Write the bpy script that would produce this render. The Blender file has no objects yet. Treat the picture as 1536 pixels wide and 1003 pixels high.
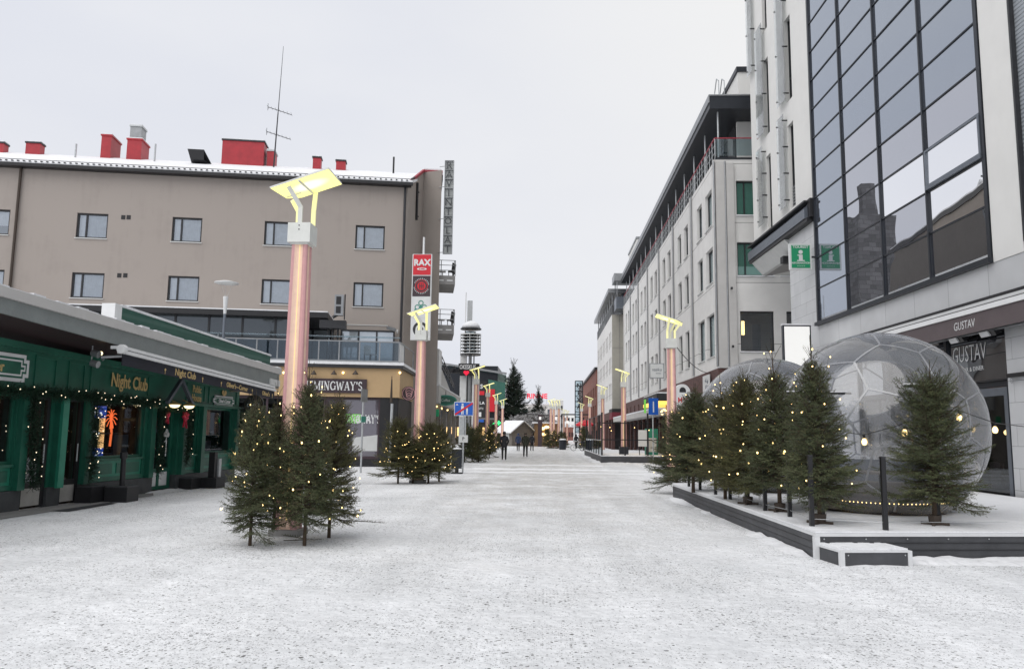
import bpy, bmesh, math, random
import numpy as np
from mathutils import Vector, Matrix
from math import sin, cos, pi, radians, sqrt, atan2

S = bpy.context.scene
COL = S.collection
random.seed(7)

# ------------------------------------------------------------------ camera
F_PX, CXP, CYP = 1180.0, 768.0, 501.5
ROLL, YAW, PITCH, CAMH = .013, radians(2.45), radians(7.19), 1.7
FW = np.array([-sin(YAW)*cos(PITCH), cos(YAW)*cos(PITCH), sin(PITCH)])
RT0 = np.array([cos(YAW), sin(YAW), 0.0]); UP0 = np.cross(RT0, FW)
RT = RT0*cos(ROLL)+UP0*sin(ROLL); UPV = UP0*cos(ROLL)-RT0*sin(ROLL)
CP = np.array([0, 0, CAMH])
def ray(x, y): return FW+RT*((x-CXP)/F_PX)-UPV*((y-CYP)/F_PX)
def G(x, y, z=0.0):                      # survey: the ground point seen at a photo pixel
    d = ray(x, y); return CP+d*((z-CAMH)/d[2])
def atY(x, y, Y):
    d = ray(x, y); return CP+d*(Y/d[1])
cam_d = bpy.data.cameras.new('camera'); cam = bpy.data.objects.new('camera', cam_d); COL.objects.link(cam)
cam_d.sensor_width = 36; cam_d.lens = 36*F_PX/1536; cam_d.clip_end = 3000; cam_d.clip_start = .05
cam.matrix_world = Matrix(((RT[0], UPV[0], -FW[0], 0), (RT[1], UPV[1], -FW[1], 0), (RT[2], UPV[2], -FW[2], CAMH), (0, 0, 0, 1)))
S.camera = cam

# ------------------------------------------------------------------ materials
M = {}
def nm(name):
    m = bpy.data.materials.new(name); m.use_nodes = True
    nt = m.node_tree; nt.nodes.clear()
    out = nt.nodes.new('ShaderNodeOutputMaterial')
    M[name] = m
    return m, nt, out
def N(nt, t, **kw):
    n = nt.nodes.new(t)
    for k, v in kw.items():
        if k in n.inputs: n.inputs[k].default_value = v
        else: setattr(n, k, v)
    return n
def L(nt, a, ao, b, bi): nt.links.new(a.outputs[ao], b.inputs[bi])
def c4(c): return (c[0], c[1], c[2], 1)
def pm(name, col, rough=.6, metal=0., var=.12, scale=3., bump=0., bscale=40., spec=.5, streak=0.):
    """plain surface with uneven tone: two noises, optional vertical weather streaks and fine bump"""
    m, nt, out = nm(name)
    b = N(nt, 'ShaderNodeBsdfPrincipled'); b.inputs['Roughness'].default_value = rough; b.inputs['Metallic'].default_value = metal
    b.inputs['Specular IOR Level'].default_value = spec
    tc = N(nt, 'ShaderNodeTexCoord')
    n1 = N(nt, 'ShaderNodeTexNoise', Scale=scale, Detail=6.0, Roughness=.65)
    L(nt, tc, 'Object', n1, 'Vector')
    fac = n1
    r = N(nt, 'ShaderNodeMapRange'); r.inputs['From Min'].default_value = .3; r.inputs['From Max'].default_value = .7
    L(nt, n1, 'Fac', r, 'Value')
    last = r
    if streak:
        mp = N(nt, 'ShaderNodeMapping'); mp.inputs['Scale'].default_value = (2.2, 2.2, .12)
        n2 = N(nt, 'ShaderNodeTexNoise', Scale=1.6, Detail=5.0)
        L(nt, tc, 'Object', mp, 'Vector'); L(nt, mp, 'Vector', n2, 'Vector')
        mm = N(nt, 'ShaderNodeMath', operation='MULTIPLY_ADD'); mm.inputs[1].default_value = streak*2; 
        L(nt, n2, 'Fac', mm, 0); L(nt, r, 'Result', mm, 2)
        last = mm
    mx = N(nt, 'ShaderNodeMix', data_type='RGBA')
    mx.inputs[6].default_value = c4([v*(1-var) for v in col]); mx.inputs[7].default_value = c4([min(1, v*(1+var)) for v in col])
    L(nt, last, 0, mx, 0); L(nt, mx, 2, b, 'Base Color')
    if bump:
        n3 = N(nt, 'ShaderNodeTexNoise', Scale=bscale, Detail=3.0)
        bp = N(nt, 'ShaderNodeBump', Strength=bump, Distance=.02)
        L(nt, tc, 'Object', n3, 'Vector'); L(nt, n3, 'Fac', bp, 'Height'); L(nt, bp, 'Normal', b, 'Normal')
    L(nt, b, 0, out, 0)
    return m
def em(name, col, st, base=None):
    m, nt, out = nm(name)
    b = N(nt, 'ShaderNodeBsdfPrincipled'); b.inputs['Base Color'].default_value = c4(base or col)
    b.inputs['Emission Color'].default_value = c4(col); b.inputs['Emission Strength'].default_value = st
    L(nt, b, 0, out, 0)
    return m
def joints(name, col, mortar, bw, bh, ms=.008, rough=.5, var=.05, offset=0., axes=('X', 'Z')):
    """panelled or brick wall: brick texture over the wall plane"""
    m, nt, out = nm(name)
    b = N(nt, 'ShaderNodeBsdfPrincipled'); b.inputs['Roughness'].default_value = rough
    tc = N(nt, 'ShaderNodeTexCoord'); sp = N(nt, 'ShaderNodeSeparateXYZ'); cb = N(nt, 'ShaderNodeCombineXYZ')
    ad = N(nt, 'ShaderNodeMath', operation='ADD')
    L(nt, tc, 'Object', sp, 0); L(nt, sp, 'X', ad, 0); L(nt, sp, 'Y', ad, 1); L(nt, ad, 0, cb, 'X'); L(nt, sp, 'Z', cb, 'Y')
    br = N(nt, 'ShaderNodeTexBrick', offset=offset)
    br.inputs['Scale'].default_value = 1; br.inputs['Brick Width'].default_value = bw; br.inputs['Row Height'].default_value = bh
    br.inputs['Mortar Size'].default_value = ms; br.inputs['Mortar Smooth'].default_value = .1
    br.inputs['Color1'].default_value = c4([v*(1-var) for v in col]); br.inputs['Color2'].default_value = c4([min(1, v*(1+var)) for v in col])
    br.inputs['Mortar'].default_value = c4(mortar)
    L(nt, cb, 0, br, 'Vector')
    n1 = N(nt, 'ShaderNodeTexNoise', Scale=1.3, Detail=6.0); L(nt, tc, 'Object', n1, 'Vector')
    mr = N(nt, 'ShaderNodeMapRange'); mr.inputs['To Min'].default_value = .86; mr.inputs['To Max'].default_value = 1.12
    L(nt, n1, 'Fac', mr, 'Value')
    mu = N(nt, 'ShaderNodeVectorMath', operation='SCALE'); L(nt, br, 'Color', mu, 0); L(nt, mr, 0, mu, 'Scale')
    L(nt, mu, 0, b, 'Base Color'); L(nt, b, 0, out, 0)
    return m
def glassy(name, diff, gloss, fac, rough=.02, wob=.0, wscale=.8):
    """window pane as seen from the street: dim room tone under a reflecting sheet"""
    m, nt, out = nm(name)
    d = N(nt, 'ShaderNodeBsdfDiffuse'); g = N(nt, 'ShaderNodeBsdfGlossy', Roughness=rough)
    g.inputs['Color'].default_value = c4(gloss)
    tc = N(nt, 'ShaderNodeTexCoord'); n1 = N(nt, 'ShaderNodeTexNoise', Scale=1.5, Detail=3.0); L(nt, tc, 'Object', n1, 'Vector')
    mx = N(nt, 'ShaderNodeMix', data_type='RGBA'); mx.inputs[6].default_value = c4([v*.75 for v in diff]); mx.inputs[7].default_value = c4([v*1.25 for v in diff])
    L(nt, n1, 'Fac', mx, 0); L(nt, mx, 2, d, 'Color')
    lw = N(nt, 'ShaderNodeFresnel', IOR=1.5)
    ma = N(nt, 'ShaderNodeMath', operation='ADD', use_clamp=True); ma.inputs[1].default_value = fac; L(nt, lw, 0, ma, 0)
    s = N(nt, 'ShaderNodeMixShader'); L(nt, ma, 0, s, 0); L(nt, d, 0, s, 1); L(nt, g, 0, s, 2)
    if wob:
        n2 = N(nt, 'ShaderNodeTexNoise', Scale=wscale, Detail=1.0); L(nt, tc, 'Object', n2, 'Vector')
        bp = N(nt, 'ShaderNodeBump', Strength=wob, Distance=.05); L(nt, n2, 'Fac', bp, 'Height'); L(nt, bp, 'Normal', g, 'Normal')
    L(nt, s, 0, out, 0)
    return m
def clear(name, tint, gcol, base, haze=0., hcol=(.6, .62, .65), rough=.02):
    """see-through sheet: transparent + Fresnel reflection + a little haze"""
    m, nt, out = nm(name)
    t = N(nt, 'ShaderNodeBsdfTransparent'); t.inputs['Color'].default_value = c4(tint)
    g = N(nt, 'ShaderNodeBsdfGlossy', Roughness=rough); g.inputs['Color'].default_value = c4(gcol)
    lw = N(nt, 'ShaderNodeFresnel', IOR=1.45); ma = N(nt, 'ShaderNodeMath', operation='ADD', use_clamp=True); ma.inputs[1].default_value = base; L(nt, lw, 0, ma, 0)
    s = N(nt, 'ShaderNodeMixShader'); L(nt, ma, 0, s, 0); L(nt, t, 0, s, 1); L(nt, g, 0, s, 2)
    last = s
    if haze:
        d = N(nt, 'ShaderNodeBsdfDiffuse'); d.inputs['Color'].default_value = c4(hcol)
        tl = N(nt, 'ShaderNodeBsdfTranslucent'); tl.inputs['Color'].default_value = c4(hcol)
        ms = N(nt, 'ShaderNodeMixShader'); ms.inputs[0].default_value = .5; L(nt, d, 0, ms, 1); L(nt, tl, 0, ms, 2)
        tc = N(nt, 'ShaderNodeTexCoord'); n1 = N(nt, 'ShaderNodeTexNoise', Scale=1.7, Detail=6.0); L(nt, tc, 'Object', n1, 'Vector')
        mr = N(nt, 'ShaderNodeMapRange'); mr.inputs['From Min'].default_value = .3; mr.inputs['From Max'].default_value = .75
        mr.inputs['To Min'].default_value = haze*.6; mr.inputs['To Max'].default_value = haze*1.4; L(nt, n1, 'Fac', mr, 'Value')
        s2 = N(nt, 'ShaderNodeMixShader'); L(nt, mr, 0, s2, 0); L(nt, s, 0, s2, 1); L(nt, ms, 0, s2, 2)
        last = s2
    L(nt, last, 0, out, 0)
    return m

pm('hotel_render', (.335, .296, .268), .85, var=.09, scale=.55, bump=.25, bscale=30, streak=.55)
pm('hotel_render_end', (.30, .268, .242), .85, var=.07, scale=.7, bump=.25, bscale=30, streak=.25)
pm('dark_metal', (.035, .036, .04), .45, .3, var=.2)
pm('black_paint', (.014, .014, .016), .5, var=.2)
pm('grey_metal', (.30, .31, .32), .4, .6, var=.15)
pm('galvanised', (.48, .50, .51), .45, .5, var=.15, scale=9)
pm('white_paint', (.74, .75, .75), .5, var=.05)
pm('off_white', (.60, .61, .60), .6, var=.06)
pm('red_sheet', (.36, .022, .032), .45, var=.18, scale=2, streak=.2)
pm('red_trim', (.33, .03, .05), .5)
pm('pub_green', (.014, .112, .072), .38, var=.22, scale=2.2, spec=.5)
pm('pub_green_light', (.026, .225, .145), .38, var=.18, scale=2.2)
pm('pub_plinth', (.06, .065, .068), .6, var=.25, scale=4)
pm('kick_plate', (.42, .41, .38), .5, var=.15, scale=4)
pm('soffit_maroon', (.030, .010, .013), .6, var=.2)
pm('gold', (.62, .45, .19), .5, .1, var=.2, scale=20)
pm('navy_canvas', (.010, .011, .020), .75, var=.25)
pm('wood_fascia', (.50, .345, .185), .6, var=.06, scale=1.2, streak=.2)
pm('sign_brown', (.050, .030, .038), .5, var=.15)
pm('concrete', (.27, .265, .26), .85, var=.14, scale=2, bump=.2, streak=.3)
pm('light_concrete', (.52, .51, .495), .8, var=.07, scale=1.2, bump=.15, streak=.25)
pm('pale_plaster', (.74, .735, .71), .8, var=.04, scale=.8, bump=.1, streak=.2)
pm('beige_end', (.40, .385, .34), .85, var=.07, scale=1, streak=.3)
pm('copper', (.86, .62, .49), .45, .15, var=.10, scale=5, streak=.3)
pm('rose_copper', (.57, .31, .31), .55, .0, var=.12, scale=5, streak=.4)
pm('lamp_white', (.70, .71, .68), .55, var=.06, scale=6)
pm('bark', (.060, .040, .026), .9, var=.35, scale=20, bump=.6, bscale=60)
pm('deck_grey', (.062, .064, .070), .6, var=.22, scale=3, bump=.2)
pm('deck_trim', (.66, .67, .68), .6, var=.06)
pm('rail_black', (.010, .010, .012), .4, var=.2)
pm('maroon_canvas', (.16, .02, .035), .7)
pm('awning_brown', (.115, .092, .095), .75, var=.1)
pm('hut_wood', (.14, .125, .11), .85, var=.25, scale=5, streak=.5)
pm('skin', (.55, .34, .26), .5)
pm('jacket_black', (.016, .016, .022), .8, var=.3, scale=12, bump=.3)
pm('jacket_green', (.034, .036, .024), .8, var=.3, scale=12, bump=.3)
pm('jacket_blue', (.030, .050, .12), .8, var=.3, scale=12)
pm('trousers_black', (.012, .012, .014), .8, var=.3, scale=12)
pm('tyre_black', (.012, .012, .012), .8)
pm('sign_blue', (.012, .11, .50), .45, var=.03)
pm('sign_red', (.62, .015, .03), .45, var=.03)
pm('sign_green', (.008, .20, .085), .45, var=.03)
pm('teal', (.03, .25, .18), .5)
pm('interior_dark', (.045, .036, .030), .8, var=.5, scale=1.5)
pm('interior_warm', (.19, .12, .065), .8, var=.5, scale=1.5)
pm('green_garland', (.012, .040, .016), .8, var=.4, scale=30)
pm('ribbon_red', (.45, .02, .05), .4)
pm('bronze_dark', (.05, .035, .025), .5)
pm('panel_frame', (.028, .032, .040), .4, .4, var=.1)
pm('steel_blue', (.16, .18, .21), .4, .5, var=.1)
joints('stone_cladding', (.58, .59, .60), (.25, .26, .27), 1.35, .52, .006, .45, .04, .5)
joints('stone_band', (.58, .59, .60), (.30, .31, .32), 1.9, 2.1, .010, .45, .05, 0.)
joints('red_brick', (.25, .075, .050), (.20, .15, .13), .26, .085, .012, .85, .22, .5)
joints('dark_brick', (.105, .042, .036), (.10, .08, .075), .26, .085, .012, .85, .25, .5)
joints('grey_panels', (.74, .732, .712), (.22, .215, .21), 7.0, 3.3, .016, .8, .02, 0.)
joints('tower_stone', (.16, .16, .165), (.09, .09, .09), .9, .45, .02, .8, .3, .5)
glassy('pane_sky', (.19, .23, .28), (.82, .90, 1.0), .30, .03, .10)
glassy('pane_blind', (.38, .42, .45), (.85, .92, 1.0), .26, .05, .06)
glassy('pane_dark', (.020, .026, .032), (.75, .85, .95), .10, .03, .12)
glassy('pane_green', (.05, .15, .12), (.70, .95, .88), .12, .03, .10)
glassy('pane_pale', (.27, .33, .34), (.85, .95, .97), .16, .05, .06)
glassy('curtain_wall', (.075, .085, .105), (.62, .665, .73), .50, .012, .0)
glassy('curtain_mirror', (.035, .037, .045), (.68, .69, .73), .66, .008, .14, .5)
glassy('curtain_bright', (.05, .05, .055), (.95, .95, .96), .86, .008, .16, .5)
glassy('vision_glass', (.03, .03, .034), (.72, .75, .80), .42, .008, .4, .5)
glassy('bar_glass', (.10, .085, .10), (.75, .76, .82), .14, .02, .2, .5)
glassy('room_glass', (.035, .040, .044), (.80, .88, .95), .07, .02, .2, .5)
clear('shop_glass', (.62, .66, .68), (.9, .95, 1), .05)
clear('win_clear', (.92, .95, .97), (.86, .93, 1.0), .30)
pm('curtain_white', (.86, .88, .90), .8, var=.10, scale=3)
pm('curtain_grey', (.55, .58, .61), .8, var=.2, scale=3)
pm('grey_mesh', (.40, .42, .41), .6, .2)
clear('rail_glass', (.70, .78, .80), (.9, .96, 1), .10)
clear('terrace_glass', (.52, .58, .62), (.75, .85, .95), .05)
clear('fin_glass', (.985, 1.0, .995), (1, 1, 1), .02, .16, (.95, .97, .965))
clear('foil', (.88, .89, .91), (1, 1, 1), .07, .17, (.70, .71, .73), .05)
clear('foil_seam', (.7, .72, .75), (1, 1, 1), .16, .42, (.72, .73, .75), .12)
em('bulb_warm', (1.0, .70, .26), 4.5)
em('bulb_white', (1.0, .86, .60), 1.5)
em('bulb_big', (1.0, .72, .30), 3.0)
em('lamp_tube', (1.0, .78, .30), .5, (.8, .65, .35))
em('lantern', (1.0, .80, .42), 2.6)
em('neon_orange', (1.0, .18, .05), 1.3)
em('screen_blue', (.04, .10, .55), .7)
em('neon_white', (.9, .95, 1.0), 1.5)
em('warm_light', (1.0, .62, .25), 1.1)
em('lightbox_white', (1.0, .995, .96), .34, (.8, .8, .78))
em('lightbox_green', (.010, .22, .095), .25, (.008, .2, .09))
em('green_neon', (.05, .95, .25), 1.2)
em('letters_red', (.95, .02, .08), .55, (.6, .01, .03))
em('amber_soffit', (1.0, .62, .12), 1.0)
em('lime_print', (.2, .75, .08), .12, (.2, .7, .08))
for k in ('bulb_warm', 'bulb_white', 'bulb_big', 'lantern', 'neon_white', 'screen_blue', 'letters_red', 'green_neon', 'lamp_tube', 'lime_print'):
    M[k].cycles.emission_sampling = 'NONE'

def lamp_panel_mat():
    m, nt, out = nm('lamp_reflector')  # spotlight pool put into the emission: white oval centre, yellow towards the edges
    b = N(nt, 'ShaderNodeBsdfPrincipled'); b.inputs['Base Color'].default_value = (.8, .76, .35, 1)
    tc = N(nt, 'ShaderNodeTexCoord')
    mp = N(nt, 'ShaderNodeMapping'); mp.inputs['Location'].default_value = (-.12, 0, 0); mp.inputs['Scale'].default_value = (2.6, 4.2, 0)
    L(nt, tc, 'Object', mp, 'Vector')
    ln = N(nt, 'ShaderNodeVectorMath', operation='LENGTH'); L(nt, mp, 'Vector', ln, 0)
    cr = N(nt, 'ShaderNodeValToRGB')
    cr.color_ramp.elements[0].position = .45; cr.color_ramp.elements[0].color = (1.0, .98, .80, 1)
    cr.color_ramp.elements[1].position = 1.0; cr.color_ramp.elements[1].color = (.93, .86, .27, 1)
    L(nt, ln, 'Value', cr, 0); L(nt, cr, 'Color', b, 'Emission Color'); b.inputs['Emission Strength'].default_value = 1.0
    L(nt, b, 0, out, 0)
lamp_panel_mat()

def corrugated(name, col, freq, axis='X', bs=.9):
    m = pm(name, col, .5, .3, var=.1, streak=.3)
    nt = m.node_tree; b = [n for n in nt.nodes if n.type == 'BSDF_PRINCIPLED'][0]
    tc = N(nt, 'ShaderNodeTexCoord')
    w = N(nt, 'ShaderNodeTexWave', bands_direction=axis, Scale=freq); L(nt, tc, 'Object', w, 'Vector')
    bp = N(nt, 'ShaderNodeBump', Strength=bs, Distance=.03); L(nt, w, 'Fac', bp, 'Height'); L(nt, bp, 'Normal', b, 'Normal')
corrugated('ribbed_grey', (.25, .275, .272), 9.0, 'X', .35)
corrugated('louvre_grey', (.36, .39, .42), 3.0, 'Z')
corrugated('ribbed_green', (.025, .10, .075), 1.2, 'Z')

def snow_mats():
    for name, grit in (('snow_ground', True), ('snow_clean', False)):
        m, nt, out = nm(name)
        b = N(nt, 'ShaderNodeBsdfPrincipled'); b.inputs['Roughness'].default_value = .8; b.inputs['Specular IOR Level'].default_value = .2
        tc = N(nt, 'ShaderNodeTexCoord')
        n1 = N(nt, 'ShaderNodeTexNoise', Scale=.35, Detail=9.0, Roughness=.7); L(nt, tc, 'Object', n1, 'Vector')
        cr = N(nt, 'ShaderNodeValToRGB')
        cr.color_ramp.elements[0].position = .32; cr.color_ramp.elements[0].color = ((.70, .715, .73, 1) if grit else (.80, .81, .83, 1))
        cr.color_ramp.elements[1].position = .66; cr.color_ramp.elements[1].color = (.90, .912, .93, 1) if grit else (.84, .85, .87, 1)
        L(nt, n1, 'Fac', cr, 0)
        last = (cr, 'Color')
        hb = N(nt, 'ShaderNodeTexNoise', Scale=7.0, Detail=7.0, Roughness=.7); L(nt, tc, 'Object', hb, 'Vector')
        if grit:
            # trodden, greyer lane along the middle of the street
            sp = N(nt, 'ShaderNodeSeparateXYZ'); L(nt, tc, 'Object', sp, 0)
            ab = N(nt, 'ShaderNodeMath', operation='ABSOLUTE'); L(nt, sp, 'X', ab, 0)
            lane = N(nt, 'ShaderNodeMapRange', interpolation_type='SMOOTHSTEP'); lane.inputs['From Min'].default_value = 4.6; lane.inputs['From Max'].default_value = 1.2
            L(nt, ab, 0, lane, 'Value')
            far = N(nt, 'ShaderNodeMapRange', interpolation_type='SMOOTHSTEP'); far.inputs['From Min'].default_value = 1; far.inputs['From Max'].default_value = 32; L(nt, sp, 'Y', far, 'Value')
            lf = N(nt, 'ShaderNodeMath', operation='MULTIPLY'); L(nt, lane, 0, lf, 0); L(nt, far, 0, lf, 1)
            n5 = N(nt, 'ShaderNodeTexNoise', Scale=.9, Detail=8.0, Roughness=.75); L(nt, tc, 'Object', n5, 'Vector')
            mr5 = N(nt, 'ShaderNodeMapRange'); mr5.inputs['From Min'].default_value = .35; mr5.inputs['From Max'].default_value = .62; L(nt, n5, 'Fac', mr5, 'Value')
            lf2 = N(nt, 'ShaderNodeMath', operation='MULTIPLY'); L(nt, lf, 0, lf2, 0); L(nt, mr5, 0, lf2, 1)
            lf3 = N(nt, 'ShaderNodeMath', operation='MULTIPLY'); L(nt, lf2, 0, lf3, 0); lf3.inputs[1].default_value = .80
            mx = N(nt, 'ShaderNodeMix', data_type='RGBA'); mx.inputs[7].default_value = (.47, .45, .42, 1)
            L(nt, lf3, 0, mx, 0); L(nt, cr, 'Color', mx, 6)
            last = (mx, 2)
            # faint ruts running along the street
            mpr = N(nt, 'ShaderNodeMapping'); mpr.inputs['Scale'].default_value = (1.5, .07, 1); L(nt, tc, 'Object', mpr, 'Vector')
            rn = N(nt, 'ShaderNodeTexNoise', Scale=1.0, Detail=5.0, Roughness=.6); L(nt, mpr, 'Vector', rn, 'Vector')
            rm = N(nt, 'ShaderNodeMapRange'); rm.inputs['From Min'].default_value = .35; rm.inputs['From Max'].default_value = .65; rm.inputs['To Min'].default_value = .93; rm.inputs['To Max'].default_value = 1.05; L(nt, rn, 'Fac', rm, 'Value')
            rs = N(nt, 'ShaderNodeVectorMath', operation='SCALE'); L(nt, mx, 2, rs, 0); L(nt, rm, 0, rs, 'Scale'); last = (rs, 0)
            # grit: pebbles of three sizes, patchy
            patch = N(nt, 'ShaderNodeTexNoise', Scale=.55, Detail=5.0, Roughness=.6); L(nt, tc, 'Object', patch, 'Vector')
            pr = N(nt, 'ShaderNodeMapRange'); pr.inputs['From Min'].default_value = .36; pr.inputs['From Max'].default_value = .64; L(nt, patch, 'Fac', pr, 'Value')
            for sc, rad, dens, dark in ((26., .20, .34, .13), (60., .24, .36, .2), (11., .10, .22, .09)):
                wob = N(nt, 'ShaderNodeTexNoise', Scale=sc*1.7, Detail=1.0); L(nt, tc, 'Object', wob, 'Vector')
                wv = N(nt, 'ShaderNodeVectorMath', operation='MULTIPLY_ADD'); L(nt, wob, 'Color', wv, 0); wv.inputs[1].default_value = (.5/sc,)*3; L(nt, tc, 'Object', wv, 2)
                v = N(nt, 'ShaderNodeTexVoronoi', Scale=sc, voronoi_dimensions='2D'); L(nt, wv, 0, v, 'Vector')
                sc3 = N(nt, 'ShaderNodeSeparateColor'); L(nt, v, 'Color', sc3, 0)
                dn = N(nt, 'ShaderNodeMath', operation='MULTIPLY'); L(nt, pr, 0, dn, 0); dn.inputs[1].default_value = dens
                sel = N(nt, 'ShaderNodeMath', operation='LESS_THAN'); L(nt, sc3, 0, sel, 0); L(nt, dn, 0, sel, 1)
                rr = N(nt, 'ShaderNodeMath', operation='MULTIPLY'); L(nt, sc3, 1, rr, 0); rr.inputs[1].default_value = rad*1.6
                ra = N(nt, 'ShaderNodeMath', operation='ADD'); L(nt, rr, 0, ra, 0); ra.inputs[1].default_value = rad*.35
                cl = N(nt, 'ShaderNodeMath', operation='LESS_THAN'); L(nt, v, 'Distance', cl, 0); L(nt, ra, 0, cl, 1)
                both = N(nt, 'ShaderNodeMath', operation='MULTIPLY'); L(nt, sel, 0, both, 0); L(nt, cl, 0, both, 1)
                tone = N(nt, 'ShaderNodeMapRange'); tone.inputs['To Min'].default_value = 1.0; tone.inputs['To Max'].default_value = .5; L(nt, sc3, 2, tone, 'Value')
                amt = N(nt, 'ShaderNodeMath', operation='MULTIPLY'); L(nt, both, 0, amt, 0); L(nt, tone, 0, amt, 1)
                m2 = N(nt, 'ShaderNodeMix', data_type='RGBA'); m2.inputs[7].default_value = (dark, dark*.99, dark*.97, 1)
                L(nt, amt, 0, m2, 0); nt.links.new(last[0].outputs[last[1]], m2.inputs[6]); last = (m2, 2)
            fn = N(nt, 'ShaderNodeTexNoise', Scale=11.0, Detail=6.0, Roughness=.75); L(nt, tc, 'Object', fn, 'Vector')
            fr = N(nt, 'ShaderNodeMapRange'); fr.inputs['From Min'].default_value = .3; fr.inputs['From Max'].default_value = .7; fr.inputs['To Min'].default_value = .82; fr.inputs['To Max'].default_value = 1.14; L(nt, fn, 'Fac', fr, 'Value')
            sc_ = N(nt, 'ShaderNodeVectorMath', operation='SCALE'); nt.links.new(last[0].outputs[last[1]], sc_.inputs[0]); L(nt, fr, 0, sc_, 'Scale'); last = (sc_, 0)
        nt.links.new(last[0].outputs[last[1]], b.inputs['Base Color'])
        bp = N(nt, 'ShaderNodeBump', Strength=.8, Distance=.04); L(nt, hb, 'Fac', bp, 'Height')
        hb2 = N(nt, 'ShaderNodeTexNoise', Scale=1.6, Detail=4.0, Roughness=.6); L(nt, tc, 'Object', hb2, 'Vector')
        bp2 = N(nt, 'ShaderNodeBump', Strength=.7, Distance=.14); L(nt, hb2, 'Fac', bp2, 'Height'); L(nt, bp2, 'Normal', bp, 'Normal')
        L(nt, bp, 'Normal', b, 'Normal'); L(nt, b, 0, out, 0)
snow_mats()

def needle_mat(name, dark, light, brown):
    m, nt, out = nm(name)
    b = N(nt, 'ShaderNodeBsdfPrincipled'); b.inputs['Roughness'].default_value = .55; b.inputs['Specular IOR Level'].default_value = .35
    at = N(nt, 'ShaderNodeAttribute', attribute_name='tone')
    cr = N(nt, 'ShaderNodeValToRGB')
    e = cr.color_ramp.elements; e[0].position = 0; e[0].color = c4(brown); e[1].position = 1; e[1].color = c4(light)
    x = e.new(.14); x.color = c4(dark); x = e.new(.6); x.color = c4([(a+2*c)/3 for a, c in zip(light, dark)])
    L(nt, at, 'Fac', cr, 0); L(nt, cr, 'Color', b, 'Base Color'); L(nt, b, 0, out, 0)
needle_mat('needles', (.042, .058, .026), (.155, .168, .078), (.125, .078, .038))
needle_mat('needles_olive', (.052, .058, .022), (.180, .176, .070), (.14, .085, .038))
needle_mat('needles_far', (.016, .030, .022), (.045, .068, .046), (.03, .03, .02))
needle_mat('frosted_twigs', (.26, .25, .25), (.62, .62, .63), (.14, .11, .09))
needle_mat('garland_needles', (.008, .026, .013), (.020, .062, .030), (.010, .024, .012))

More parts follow.
